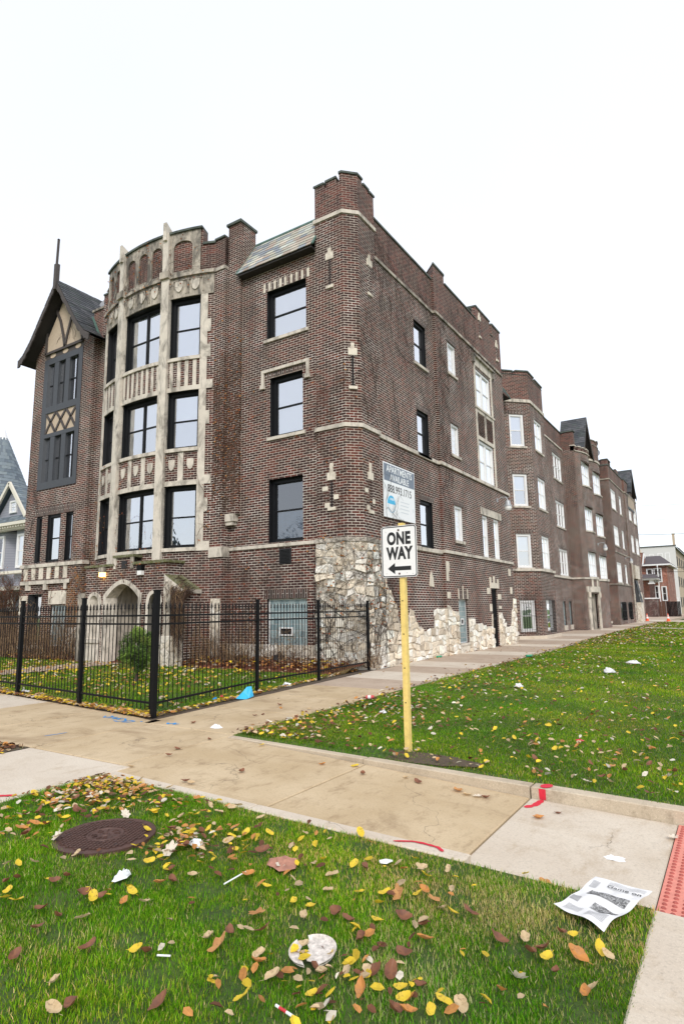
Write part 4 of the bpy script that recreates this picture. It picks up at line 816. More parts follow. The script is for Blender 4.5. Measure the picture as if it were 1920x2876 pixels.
def ygable(parent,yc,xf,xb,zt,ze,hw,over=.5,brickwall=True,ztw=0):
    prof=[(0,zt),(hw*.4,zt-(zt-ze)*.47),(hw*.72,zt-(zt-ze)*.82),(hw,ze)]; mb=MB(); X0=xf+over
    for s in (-1,1):
        for (a0,z0),(a1,z1) in zip(prof,prof[1:]):
            A=Vector((X0,yc+s*a0,z0));Bv=Vector((X0,yc+s*a1,z1));E=Vector((xb-X0,0,0)); mb.face([A,Bv,Bv+E,A+E],None,'slate_tiles',(.05,.055,.06)); lo=Vector((0,0,-.1)); mb.face([A+lo,A+E+lo,Bv+E+lo,Bv+lo],None,'soffit')
            if s<0: shingles(mb,Bv+E,(1,0,0),A-Bv,X0-xb,(Bv-A).length,.3,.2,sl)
            else: shingles(mb,Bv,(-1,0,0),A-Bv,X0-xb,(Bv-A).length,.3,.2,sl)
    part(mb,'gable_roof',parent,col=True); mb=MB()
    for s in (-1,1):
        for (a0,z0),(a1,z1) in zip(prof,prof[1:]):
            f=[(X0,yc+s*a0,z0),(X0,yc+s*a1,z1),(X0,yc+s*a1,z1-.3),(X0,yc+s*a0,z0-.3)];k=[(X0-.06,y,z) for _,y,z in f]
            mb.face(f,None,'wood_dark');mb.face(k[::-1],None,'wood_dark');mb.face([f[3],f[2],k[2],k[3]],None,'wood_dark')
    part(mb,'bargeboard',parent); mb=MB()
    mb.face([(xf,yc-hw*.85,ze-.6),(xf,yc+hw*.85,ze-.6),(xf,yc+hw*.6,zt-(zt-ze)*.75),(xf,yc,zt-.25),(xf,yc-hw*.6,zt-(zt-ze)*.75)],None,'brick'); part(mb,'gable_wall',parent)
ygable(B2,32.9,-.1,-1.5,15.7,12.95,1.85,.45)
mb=MB(); mb.face([(-14,13.9,13),(-1,13.9,13),(-1,38,13),(-14,38,13)],None,'asphalt'); mb.box(-14,-.3,38.1,38.3,-.2,14,'brick'); mb.box(-14,-1.05,13.7,13.9,-.2,14,'brick'); mb.box(-14,-13.8,13.95,38,-.2,13.5,'brick'); part(mb,'flat_roof',B2)
# ------------------------------------------------------------------ FAR BUILDING
B3=thing('apartment_building','brick apartment block with slate gable at the far end of the row','building',loc=(0,38.4,0))
P3=Path([(-.9,38.4),(-.9,42.4),(.1,42.4),(.1,50.3),(.25,50.3),(.25,58.2),(-2,58.2)]); y3=lambda y:P3.at(y,1)+ (0)
u3=P3.u
def U3(y): return u3[0]+(y-38.4) if y<42.4 else u3[2]+y-42.4 if y<50.3 else u3[4]+y-50.3
H=[(U3(42.95),U3(45.4),a,b_,3) for a,b_ in LV]+[(U3(47.35),U3(48.6),a,b_,1) for a,b_ in LV]+[(U3(52.2),U3(54.0),a,b_,2) for a,b_ in LV[1:]]+[(U3(55.4),U3(57.7),a,b_,2) for a,b_ in LV[1:]]
BW=[(U3(43.1),U3(45.5),.45,1.9),(U3(47.4),U3(49.2),.45,1.9)]
mb=MB(); wall(mb,P3,0,u3[-1],-.2,12.6,[h[:4] for h in H]+BW); wall(mb,P3,0,u3[-1],12.6,13.9,mat='brick_red'); part(mb,'wall',B3)
for h in H: win(B3,P3,*h[:4],cols=h[4],sill=.06)
for h in BW: window(B3,P3,*h,'frame_black',fw=.1,rec=.1,top='blind_dark',bot='blind_dark',cols=3,bars=True)
mb=MB(); slab(mb,P3,0,u3[4],3.4,3.5,0,.07,'limestone_stained'); slab(mb,P3,u3[2],u3[4],6.2,6.3,0,.05,'limestone_stained'); slab(mb,P3,0,u3[-1],12.6,12.72,0,.06,'limestone_stained'); part(mb,'band_course',B3)
mb=MB(); slab(mb,P3,0,u3[-1],13.9,13.98,-.3,.05,'coping'); slab(mb,P3,u3[2]-.5,U3(44.0),14.4,14.48,-.5,.05,'coping'); part(mb,'coping',B3)
mb=MB(); slab(mb,P3,U3(43.4),U3(44.0),13.98,14.4,-.5,0,'brick_red');slab(mb,P3,u3[2]-.45,U3(42.9),13.98,14.4,-.5,0,'brick_red');slab(mb,P3,U3(46.9),U3(48.2),13.98,14.4,-.5,0,'brick_red');slab(mb,P3,U3(56.7),U3(58),13.98,14.3,-.5,0,'brick_red'); part(mb,'merlon',B3)
ygable(B3,54.0,.25,-1.3,15.6,12.9,2.1,.4)
mb=MB(); slab(mb,P3,U3(51.9),U3(56.5),11.3,12.9,0,.03,'frame_grey'); 
for i in range(5): slab(mb,P3,U3(52.1+i*.9),U3(52.75+i*.9),11.5,12.8,.03,.04,'stucco')
part(mb,'timber_panel',B3)
mb=MB()
for k in range(16):
    z=k*.36-.1; slab(mb,P3,U3(50.5),U3(50.5)+random.uniform(.35,.7),z,z+.33,0,.05,'rubble'); slab(mb,P3,U3(53.4)-random.uniform(0,.3),U3(53.9)+random.uniform(0,.3),z*.9,z*.9+.3,0,random.uniform(.05,.2),'rubble')
archring(mb,P3,U3(54.4),U3(55.9),1.9,arch(1.9,.7),.35,0,.1,'limestone_clean'); slab(mb,P3,U3(54.4),U3(55.9),0,2.4,0,.03,'limestone_stained'); slab(mb,P3,U3(51.3),U3(54.2),4.2,5.5,0,.25,'rubble'); part(mb,'stone_trim',B3)
mb=MB(); mb.box(.26,.65,51.7,53.2,-.1,1.9,'rubble'); shingles(mb,(.68,51.7,1.9),(0,1,0),(-.35,0,2.2),1.5,2.2,.3,.2,sl); mb.face([(.68,51.7,1.9),(.26,51.7,1.9),(.26,51.7,4.1)],None,'slate_tiles',(.06,.065,.07)); part(mb,'sloping_roof',B3,col=True)
mb=MB(); mb.face([(-14,38.5,13),(-.9,38.5,13),(-.9,58,13),(-14,58,13)],None,'asphalt'); mb.box(-14,-1.0,58,58.18,-.2,13.9,'brick'); part(mb,'flat_roof',B3)
# ------------------------------------------------------------------ wall lamps
def barn(x,y,z,label):
    t=thing('wall_lamp',label,'lamp','gooseneck lamps on the brick side wall',(x,y,z)); m=MB()
    m.tube([Vector((0,0,.25)),Vector((.2,0,.36)),Vector((.42,0,.34)),Vector((.48,0,.2))],.022,'metal_grey',8); m.box(-.02,.03,-.06,.06,.17,.33,'metal_grey'); a=m.build('arm',t)
    m=MB(); T=Matrix.Translation((.48,0,0)); m.lathe([(.05,.2),(.11,.17),(.13,.02),(.17,-.05),(.17,-.07)],'metal_grey',T,14); m.build('hood',t,True)
    m=MB(); m.lathe([(.15,-.06),(.15,-.16),(.11,-.24),(.0,-.26)],'white_glass',T,14); m.build('lamp_shade',t,True)
barn(.05,11.85,6.05,'gooseneck lamp with white globe on the side wall above the paired white windows'); barn(.35,33.4,5.85,'gooseneck lamp between the round bow windows of the middle building'); barn(.1,48.1,5.75,'gooseneck lamp on the far building beside its narrow windows')
def boxlamp(x,z,lit,label):
    t=thing('wall_lamp',label,'lamp',loc=(x,-1.2,z)); m=MB(); m.box(-.11,.11,-.14,0,.0,.17,'limestone_stained' if lit else 'iron'); m.build('housing',t); m=MB(); m.box(-.1,.1,-.13,-.01,-.14,.0,'lamp_lit' if lit else 'white_glass'); m.build('lamp_shade',t)
boxlamp(-9.33,2.96,True,'glowing orange box lamp left of the arched entrance'); boxlamp(-7.38,2.94,False,'unlit black and white box lamp right of the arched entrance')
# satellite dishes
def dishf(x,y,z,rz,r,label):
    t=thing('satellite_dish',label,'satellite dish',loc=(x,y,z),rz=rz); m=MB(); M=Matrix.Translation((0,0,.9))@Matrix.Rotation(R_(65),4,'X'); m.lathe([(0,0),(r*.4,.03),(r*.75,.09),(r,.17)],'dish',M,24); m.lathe([(r,.17),(r,.19),(r*.75,.11),(r*.4,.05),(0,.02)],'dish',M,24); m.build('dish',t,True); m=MB(); m.tube([(0,0,-1.4),(0,0,.9)],.03,'galvanised',8); m.tube([(0,-.05,.7),(0,-r*.9,.75)],.015,'galvanised',6); m.build('mast',t)
dishf(-13.2,1.6,14.0,R_(30),.75,'large grey satellite dish behind the timbered gable roof'); dishf(-.7,41.4,13.9,R_(20),.42,'small satellite dish on the far building parapet')
# ------------------------------------------------------------------ LEFT NEIGHBOUR
VH=thing('victorian_house','grey sided victorian house with conical slate turret, at the left edge behind the bare shrub','house',loc=(-30,8,0))
vs=[(.15,.19,.22),(.19,.23,.26),(.13,.16,.19),(.21,.25,.27)]
mb=MB(); mb.box(-36,-23,7,16,-.2,6.9,'lavender_siding'); mb.box(-24.2,-23.5,5.2,7,-.2,6.9,'lavender_siding'); part(mb,'wall',VH)
mb=MB(); M=Matrix.Translation((-31.2,6.4,0)); mb.lathe([(2.1,-.2),(2.3,8.4)],'lavender_siding',M,20); part(mb,'turret',VH)
mb=MB(); n=28; rs=[(2.35,8.2),(2.0,9.0),(1.6,10.0),(1.15,11.1),(.65,12.3),(.1,13.6)]
for (r0,z0),(r1,z1) in zip(rs,rs[1:]):
    kk=5
    for k in range(kk):
        ra,rb=r0+(r1-r0)*k/kk,r0+(r1-r0)*(k+1)/kk; za,zb=z0+(z1-z0)*k/kk,z0+(z1-z0)*(k+1)/kk
        for j in range(n):
            a,c=2*math.pi*(j+.5*(k%2))/n,2*math.pi*(j+1+.5*(k%2))/n; col=random.choice(vs)
            mb.face([M@Vector((ra*math.cos(a)*1.012,ra*math.sin(a)*1.012,za)),M@Vector((ra*math.cos(c)*1.012,ra*math.sin(c)*1.012,za)),M@Vector((rb*math.cos(c),rb*math.sin(c),zb)),M@Vector((rb*math.cos(a),rb*math.sin(a),zb))],None,'slate_tiles',col)
part(mb,'conical_roof',VH,col=True)
mb=MB(); mb.lathe([(.36,13.0),(.14,13.6),(0,14.0)],'frame_white',M,10); part(mb,'finial',VH)
GXc=-27.3
mb=MB(); A=(GXc,5.6,9.35)
mb.face([(GXc-1.75,5.3,7.3),(GXc+1.75,5.3,7.3),(GXc,5.3,9.2)],None,'lavender_siding'); part(mb,'gable_wall',VH)
mb=MB()
for s in (-1,1):
    ln=Vector((s*1.9,0,-2.15)).length; Bv=Vector((GXc+s*1.95,5.0,7.25));T=Vector((GXc,5.0,9.4)); 
    if s>0: shingles(mb,Bv,(0,1,0),T-Bv,6,(T-Bv).length,.3,.2,vs)
    else: shingles(mb,Bv+Vector((0,6,0)),(0,-1,0),T-Bv,6,(T-Bv).length,.3,.2,vs)
    mb.face([Bv,T,T+Vector((0,6,0)),Bv+Vector((0,6,0))],None,'slate_tiles',(.1,.13,.16))
shingles(mb,(-30.5,4.75,6.95),(1,0,0),(0,.6,.5),7.5,.8,.3,.2,vs); mb.face([(-36,7,6.9),(-23,7,6.9),(-24,11,10.4),(-34,11,10.4)],None,'slate_tiles',(.13,.17,.21)); part(mb,'roof',VH,col=True)
mb=MB()
for s in (-1,1): mb.beam((GXc+s*1.98,4.96,7.2),(GXc,4.96,9.4),.2,.12,'cream_trim',up=(0,1,0))
mb.box(-31,-23.3,4.7,5.4,6.75,6.93,'cream_trim'); mb.box(-31,-23.5,4.95,5.4,6.55,6.75,'cream_trim')
for i in range(26): mb.box(-30.8+i*.28,-30.68+i*.28,4.78,5.0,6.62,6.75,'cream_trim')
part(mb,'cornice',VH)
mb=MB(); PV=Path([(-31,6.5),(-30.2,5.4),(-28.1,5.4),(-27.4,6.2),(-26.9,5.4),(-24.6,5.4),(-23.8,6.4)]); slab(mb,PV,0,PV.u[-1],-.2,6.55,-.3,0,'lavender_siding'); part(mb,'bay',VH)
P=Path([(-31,5.38),(-23,5.38)])
for a,e in ((.9,1.9),(2.0,2.9),(4.3,5.1),(5.35,6.3)): window(VH,P,a,e,4.3,6.3,'frame_white',fw=.13,rec=-.03,top='blind_mid',bot='blind_dark')
P=Path([(-29,5.28),(-26,5.28)]); window(VH,P,1.4,2.15,7.6,8.35,'frame_white',fw=.1,rec=-.03,top='blind_mid',bot='blind_dark',lattice=3)
mb=MB(); mb.box(-31,-23.3,4.9,5.4,3.95,4.1,'cream_trim'); mb.box(-31,-23.3,3.6,5.4,2.9,3.1,'cream_trim')
for x in (-30.6,-28.6,-26.4,-24.4): mb.box(x,x+.22,3.75,3.97,.9,2.9,'cream_trim')
mb.box(-31,-23.3,3.6,3.8,-.2,.9,'board_brown'); part(mb,'porch',VH)
WF=thing('wooden_fence','brown wooden board fence beside the left neighbour, behind the iron fence','fence',loc=(-19,1,0))
mb=MB()
for i in range(60): mb.box(-27+i*.17,-26.85+i*.17,1.0,1.03,0,1.75+random.uniform(-.02,.02),'board_brown')
part(mb,'boards',WF); mb=MB(); mb.box(-27,-16.9,1.03,1.08,.4,.5,'board_brown'); mb.box(-27,-16.9,1.03,1.08,1.3,1.4,'board_brown'); part(mb,'rail',WF)
# ------------------------------------------------------------------ RIGHT BACKGROUND
BH=thing('brick_house','orange brick house with hipped roof and brown brick porch beyond the row','house',loc=(-2,88,0))
mb=MB(); mb.box(-9,.42,85,97,-.2,7.4,'brick_orange'); part(mb,'wall',BH)
mb=MB(); mb.box(-9,-2.35,84.9,85.5,7.4,9.3,'brick_orange'); mb.box(-3.3,-2.7,84.95,85.4,9.3,9.7,'limestone_clean'); part(mb,'parapet',BH)
mb=MB(); mb.face([(-2.6,84.3,7.5),(1.0,84.3,7.5),(-.5,87.5,8.9),(-2.4,87.5,8.9)],None,'roof_brown'); mb.face([(1.0,84.3,7.5),(1.0,98,7.5),(-.5,95,8.9),(-.5,87.5,8.9)],None,'roof_brown'); mb.face([(-2.6,84.3,7.5),(-2.4,87.5,8.9),(-2.6,87.5,7.5)],None,'roof_brown'); part(mb,'roof',BH)
mb=MB(); mb.box(-2.6,1.0,84.28,85,7.3,7.48,'frame_white'); mb.box(.42,1.0,85,98,7.3,7.48,'frame_white'); mb.beam((-2.62,84.4,7.3),(-2.35,84.9,9.2),.15,.15,'frame_white'); mb.box(-.75,-.62,84.2,84.3,.2,7.3,'frame_white'); part(mb,'gutter',BH)
P=Path([(-9,84.98),(.42,84.98)]); 
for a,e,z0,z1 in ((6.75,7.6,5.3,6.9),(8.0-.3,8.75,4.9,6.95),(7.6,8.2,2.5,4.4),(8.5,9.2,2.2,4.3)): window(BH,P,a,e,z0,z1,'frame_white',fw=.12,rec=-.05,top='blind_dark',bot='blind_dark')
mb=MB(); mb.box(-3.0,-.95,82,85,-.2,2.5,'brick_brown'); mb.box(-3.05,-.9,81.95,85,2.5,2.65,'frame_white'); mb.box(-1.75,-1.1,82.05,82.6,2.65,4.6,'brick_brown'); mb.box(-2.95,-2.6,82.05,82.6,2.65,4.6,'brick_brown'); mb.box(-1.85,-1.0,82,82.7,4.6,4.75,'frame_white'); mb.box(-1.7,-1.15,82.1,82.6,4.75,5.2,'frame_white')
mb.box(-3.4,-.5,81.6,85,5.2,5.4,'frame_white'); mb.face([(-3.5,81.4,5.4),(-.4,81.4,5.4),(-1.2,84.9,6.1),(-3.5,84.9,6.1)],None,'roof_brown'); mb.face([(-.4,81.4,5.4),(-.4,85,5.4),(-1.2,84.9,6.1)],None,'roof_brown'); part(mb,'porch',BH)
WBd=thing('apartment_building','white rendered four storey apartment block, farthest right behind the orange brick house','building',loc=(-4,112,0))
mb=MB(); mb.box(-12,.03,110,110.4,-.2,12.2,'render_white'); mb.box(-12,-.02,110.4,150,-.2,12.15,'buff_brick'); part(mb,'wall',WBd)
mb=MB(); mb.box(-12,.25,109.8,110.5,12.2,12.32,'frame_grey'); mb.face([(.0,110.4,12.2),(.7,110.4,11.7),(.7,150,11.7),(.0,150,12.2)],None,'frame_grey'); part(mb,'cornice',WBd); mb=MB(); mb.box(-.35,.03,111,111.8,12.2,14.4,'buff_brick'); mb.box(-.4,.1,110.95,111.85,14.4,14.55,'limestone'); part(mb,'chimney',WBd)
P=Path([(-12,110),(.03,110)]); 
for a,e,z0,z1 in ((7.7,8.5,9.0,10.9),(9.1,9.95,9.0,11.0),(10.3,11.1,9.0,11.0),(6.3,7.1,9.0,10.8),(10.7,11.4,4.9,6.8),(11.0,11.75,.9,2.9),(9.1,9.9,4.9,6.8)): window(WBd,P,a,e,z0,z1,'frame_white',fw=.12,rec=.02,top='blind_mid',bot='blind_dark')
P=Path([(-.02,110.4),(-.02,150)])
for i in range(7):
    for z in (8.6,4.9,1.2): window(WBd,P,1.5+i*5,2.6+i*5,z,z+1.8,'frame_grey',fw=.12,rec=-.05,top='blind_dark',bot='blind_dark')
FB=thing('wooden_fence','dark board fence between the orange brick house and the white block','fence',loc=(1,84,0))
mb=MB()
for i in range(16): mb.box(-.9+i*.17,-.75+i*.17,83.5,83.54,0,2.1,'board_brown' if i<6 else 'iron')
part(mb,'boards',FB); mb=MB(); mb.tube([(-.0,83.4,0),(-.0,83.4,2.2)],.03,'galvanised',6); part(mb,'post',FB)
# utility pole wires
for i,(za,zb,r,lb) in enumerate(((12.7,12.4,.010,'topmost thin power line against the sky at far right'),(11.1,10.8,.010,'second thin power line from the top at far right'),(9.4,9.2,.022,'thick power line above the brick house roof'),(5.75,5.6,.018,'upper of two low cables crossing in front of the brick house'),(5.25,5.15,.022,'lower of two cables crossing in front of the brick house'))):
    m=MB(); m.tube([(-2+ t*16/12,60+.01*t,za+(zb-za)*(.2+t/8)-.25*math.sin(math.pi*t/12)+.15) for t in range(13)],r,'iron',4); tag(m.build('power_line'),lb,'power line','power lines strung across the far alley')
# cones
def cone_mesh(r=1):
    root=thing('traffic_cone','orange traffic cone with white band standing right beside the building corner','traffic cone','traffic cones on the far alley',(.12,56.3,.0)); m=MB(); m.box(-.19,.19,-.19,.19,0,.04,'cone_orange'); m.build('base',root)
    m=MB(); m.lathe([(.15,.04),(.115,.26)],'cone_orange',None,16); m.lathe([(.115,.26),(.085,.46)],'cone_white',None,16); m.lathe([(.085,.46),(.07,.55)],'cone_orange',None,16); m.lathe([(.07,.55),(.055,.62)],'cone_white',None,16); m.lathe([(.055,.62),(.035,.75),(0,.75)],'cone_orange',None,16); m.build('body',root,True); return root
def copy_tree(o,parent=None):
    c=o.copy(); COL.objects.link(c); c.parent=parent
    if parent: c.matrix_parent_inverse=o.matrix_parent_inverse.copy()
    for ch in list(o.children): copy_tree(ch,c)
    return c
C1=cone_mesh(); c=copy_tree(C1); c.location=(.5,56.8,.0); c['label']='orange traffic cone partly hidden behind the cone at the building corner'; c=copy_tree(C1); c.location=(2.5,56.0,.0); c['label']='orange traffic cone standing alone out on the alley by the lawn'
# ------------------------------------------------------------------ IRON FENCE
FE=thing('iron_fence','black wrought iron picket fence around the corner garden','fence',loc=(.87,-7.57,0))
def fpost(x,y,h,w):
    m=MB(); m.box(x-w/2,x+w/2,y-w/2,y+w/2,-.05,h,'iron'); m.box(x-w/2-.008,x+w/2+.008,y-w/2-.008,y+w/2+.008,h,h+.02,'iron'); part(m,'post',FE)
def fpanel(a,b):
    a=Vector((*a,0));b=Vector((*b,0));d=b-a;L=d.length;d.normalize(); n=round(L/.112)
    m=MB()
    for z in (.22,1.42,1.555): m.beam(a+Vector((0,0,z)),b+Vector((0,0,z)),.028,.03,'iron')
    ra=m.build('rail'); under(FE,ra)
    m=MB()
    for i in range(1,n):
        p=a+d*(L*i/n); m.tube([p+Vector((0,0,.12)),p+Vector((0,0,1.66))],.0075,'iron',4,cap=False); m.lathe([(.0095,0),(.02,.02),(.012,.045),(.018,.055),(0,.12)],'iron',Matrix.Translation(p+Vector((0,0,1.655))),5)
    part(m,'picket_panel',FE)
side=[(.87,-7.57),(.36,-4.56),(.30,-2.33),(.15,.20)]; frontp=[(.87,-7.57),(-1.35,-7.33),(-3.8,-7.06),(-6.25,-6.79),(-8.7,-6.52),(-11.1,-6.25),(-13.6,-5.98),(-16.1,-5.7),(-18.6,-5.4)]
fpost(*side[0],1.94,.078)
for p in side[1:]: fpost(*p,1.82,.058)
for p in frontp[1:]: fpost(*p,1.86,.062)
for a,b_ in zip(side,side[1:]): fpanel(a,b_)
for a,b_ in zip(frontp,frontp[1:]): fpanel(a,b_)
# ------------------------------------------------------------------ ONE WAY SIGN
SG=thing('road_sign','white one way sign with black arrow pointing left on a yellow square post','sign',loc=(5.14,-7.42,-.05))
m=MB(); m.box(5.107,5.173,-7.43,-7.364,-.2,2.66,'pole_yellow'); po_=part(m,'post',SG); po_.location=(0,0,0)
m=MB()
for z in (.5,.9,1.3,1.7): m.lathe([(0,0),(.008,0),(.008,.002)],'dark_room',Matrix.Translation((5.14,-7.432,z))@Matrix.Rotation(R_(90),4,'X'),8)
part(m,'post_hole',SG)
def rrect(w,h,r,n=6):
    out=[]
    for cx,cy,a0 in ((w/2-r,h/2-r,0),(-w/2+r,h/2-r,90),(-w/2+r,-h/2+r,180),(w/2-r,-h/2+r,270)):
        for i in range(n+1): a=R_(a0+90*i/n); out.append((cx+r*math.cos(a),cy+r*math.sin(a)))
    return out
MS=Matrix.Translation((5.118,-7.445,2.305))@Matrix.Rotation(R_(90),4,'X')
m=MB(); m.poly(rrect(.49,.64,.04),-.001,.003,'sign_white',MS); pl=part(m,'plate',SG)
m=MB(); o_=rrect(.476,.626,.035);i_=rrect(.452,.602,.026)
for k in range(len(o_)):
    j=(k+1)%len(o_); m.face([MS@Vector((*o_[k],.0042)),MS@Vector((*o_[j],.0042)),MS@Vector((*i_[j],.0042)),MS@Vector((*i_[k],.0042))],None,'sign_black')
under(pl,m.build('border'))
text('ONE',.205,MS@Matrix.Translation((0,.155,.0035)),'sign_black',pl,bold=.010,sx=.72,ex=.0008,spacing=1.08); text('WAY',.205,MS@Matrix.Translation((.005,-.03,.0035)),'sign_black',pl,bold=.010,sx=.72,ex=.0008,spacing=1.02)
m=MB(); m.poly([(.16,-.185),(-.06,-.185),(-.06,-.14),(-.16,-.21),(-.06,-.28),(-.06,-.235),(.16,-.235)],.0035,.0045,'sign_black',MS); under(pl,m.build('arrow'))
m=MB()
for y in (.265,-.275): m.lathe([(.013,.003),(.013,.008),(0,.010)],'iron_plate',MS@Matrix.Translation((.0,y,0)),10)
for x,y in ((-.18,.25),(.18,-.28),(-.18,-.27),(.1,-.27)): m.lathe([(.004,.003),(.004,.0045),(0,.0045)],'sign_black',MS@Matrix.Translation((x,y,0)),6)
under(pl,m.build('bolt'))
# ------------------------------------------------------------------ BANNER
BN=thing('banner','white and grey apartments available banner fixed to the brick side wall','banner',loc=(-.03,2.6,4.35))
MBn=Matrix.Translation((-.035,2.63,5.19))@Matrix.Rotation(R_(90),4,'Z')@Matrix.Rotation(R_(90),4,'X')
m=MB(); m.poly([(-1.06,-.85),(1.05,-.84),(1.06,.85),(-1.05,.85)],0,.02,'banner_white',MBn); bp=part(m,'panel',BN)
m=MB(); m.poly([(-1.02,.28),(1.03,.28),(1.03,.81),(-1.02,.81)],.0205,.0215,'banner_grey',MBn); under(bp,m.build('header'))
text('APARTMENTS',.30,MBn@Matrix.Translation((0,.66,.023)),'banner_white',bp,bold=.004,sx=.93,ex=.001); text('AVAILABLE',.28,MBn@Matrix.Translation((0,.41,.023)),'banner_white',bp,bold=.004,sx=.93,ex=.001); text('888.993.1715',.34,MBn@Matrix.Translation((0,.05,.022)),'sign_black',bp,bold=.002,sx=.88,ex=.001)
m=MB()
pts=[(-.58+.26*math.cos(R_(a)),-.42+.27*math.sin(R_(a))) for a in range(0,181,15)]; m.poly(pts,.021,.022,'banner_blue',MBn)
for k in range(3):
    for a in range(185,355,12):
        r0,r1=.26-k*.045,.245-k*.045; c=[(-.58+r*math.cos(R_(t)),-.42+r*math.sin(R_(t))) for r,t in ((r0,a),(r0,a+12),(r1,a+12),(r1,a))]; m.poly(c,.021,.022,'banner_blue' if k==0 else 'banner_faint',MBn)
for x in (-.66,-.56,-.47): m.poly([(x,-.3),(x+.05,-.3),(x+.05,-.23),(x,-.23)],.022,.023,'banner_white',MBn)
for i in range(4): m.poly([(.02,-.28-i*.11),(.62-.05*(i%2),-.28-i*.11),(.62-.05*(i%2),-.25-i*.11),(.02,-.25-i*.11)],.021,.022,'banner_faint',MBn)
m.poly([(.88,-.5),(.93,-.5),(.93,-.4),(.905,-.36),(.88,-.4)],.021,.022,'banner_faint',MBn); under(bp,m.build('emblem'))
# ------------------------------------------------------------------ GROUND
def zg(x): return -.02*max(0,x-3)
def zr(x): return zg(x)-.115*min(1,max(0,(x-3.2)/4))
def st_(o,kind='structure'): o['kind']=kind; return o
def sheet(name,x0,x1,y0,y1,mat,dz=0,n=12,zf=zg,kind='structure'):
    m=MB(); xs=[x0+(x1-x0)*i/n for i in range(n+1)]
    if x0<3<x1: xs=sorted(set(xs+[3.0]))
    for a,b_ in zip(xs,xs[1:]): m.face([(a,y0,zf(a)+dz),(b_,y0,zf(b_)+dz),(b_,y1,zf(b_)+dz),(a,y1,zf(a)+dz)],None,mat)
    return st_(m.build(name),kind)
m=MB(); m.face([(-500,-500,-.4),(500,-500,-.4),(500,700,-.4),(-500,700,-.4)],None,'lawn_ground'); st_(m.build('ground'))
m=MB(); m.box(9.62,18,-60,200,-.5,-.27,'asphalt'); st_(m.build('road')); m=MB(); m.box(9.45,9.6,-60,53,-.5,-.13,'concrete_kerb'); st_(m.build('kerb'))
m=MB(); m.box(-60,9.6,-26,-17,-.5,-.28,'asphalt'); 
def slabs(name,lst,zf=zg,th=.3):
    m=MB()
    for x0,x1,y0,y1,mat,*o in lst:
        q=o[0] if o else None
        P4=q or [(x0,y0),(x1,y0),(x1,y1),(x0,y1)]
        g=.004; cx=sum(p[0] for p in P4)/len(P4);cy=sum(p[1] for p in P4)/len(P4)
        # split on x so that slope follows
        b=.012
        inn=[(x+(b if x<cx else -b),y+(b if y<cy else -b)) for x,y in P4]
        m.face([(x,y,zf(x)) for x,y in inn],None,mat); k=len(P4)
        for i in range(k):
            j=(i+1)%k; a,c=P4[i],P4[j]; ia,ic=inn[i],inn[j]
            m.face([(*a,zf(a[0])-.008),(*c,zf(c[0])-.008),(*ic,zf(ic[0])),(*ia,zf(ia[0]))],None,mat); m.face([(*a,zf(a[0])-th),(*c,zf(c[0])-th),(*c,zf(c[0])-.008),(*a,zf(a[0])-.008)],None,mat)
    return st_(m.build(name))
G=.009
fence_y=lambda x:-7.62-.108*(x-.87)*1.0
lst=[]
xs=[2.85,1.17]; 
while xs[-1]>-22: xs.append(xs[-1]-1.75)
for i,(a,b_) in enumerate(zip(xs,xs[1:])):
    if i==0: lst.append((b_+G,a-G,-9.65,-7.9,'concrete_tan'))
    else: lst.append((0,0,0,0,'concrete_tan' if i%3 else 'concrete_pale',[(b_+G,-9.65),(a-G,-9.65),(a-G,fence_y(min(a,.95))),(b_+G,fence_y(b_))]))
slabs('front_sidewalk',lst)
lst=[]; ys=[-7.89]
while ys[-1]<53: ys.append(ys[-1]+(1.62 if ys[-1]<20 else 3.0))
def lx(y): return 1.02-.092*(y+7.89) if y<.3 else (.02 if y<13.5 else -1.0)
def rx(y): return 2.80-.024*(y+7.9) if y<0 else 2.61 if y<6 else max(1.9,2.61-.03*(y-6))
seq=['concrete_tan','concrete_tan','concrete_tan','concrete_agg','concrete_pale','concrete_agg','concrete_pale','concrete_agg','concrete_agg','concrete_pale','concrete_agg','concrete_agg']
for i,(a,b_) in enumerate(zip(ys,ys[1:])): lst.append((0,0,0,0,seq[i] if i<12 else ('concrete_agg','concrete_pale')[i%3==0],[(lx(a+.01),a+G),(rx(a),a+G),(rx(b_),b_-G),(lx(b_) if not(a<.3<b_) else .25,b_-G)]))
slabs('side_sidewalk',lst)
slabs('corner_sidewalk',[(1.17,3.03,-9.665-1.8*(k+1)+G,-9.665-1.8*k-G,'concrete_pale') for k in range(6)])
slabs('ramp',[(2.86,4.93,-9.84,-8.055,'concrete_tan'),(4.945,6.735,-9.84,-8.055,'concrete_tan'),(6.75,7.965,-9.98,-8.055,'concrete_pale'),(8.66,9.6,-9.98,-8.055,'concrete_pale')],zr)
slabs('kerb',[(2.86,4.9,-8.04,-7.93,'concrete_kerb'),(4.91,6.74,-8.05,-7.91,'concrete_kerb'),(6.755,9.6,-8.05,-7.89,'concrete_kerb'),(2.86,4.93,-9.985,-9.85,'concrete_pale'),(4.94,6.85,-9.985,-9.85,'concrete_pale')])
slabs('street_sidewalk',[(8.0,9.5,-10.0-.01-1.8*(k+1)+G,-10.0-.01-1.8*k,'concrete_pale') for k in range(5)])
sheet('joint_soil',-22,9.4,-9.66,-7.3,'joint_dirt',-.03,24,zf=lambda x:zr(x) if x>2.8 else zg(x)) ; sheet('joint_soil',1.17,3.02,-20,-9.67,'joint_dirt',-.035); sheet('joint_soil',8.0,9.4,-19,-10,'joint_dirt',-.035)
sheet('joint_soil',-.9,2.8,-7.29,53,'joint_dirt',-.035)
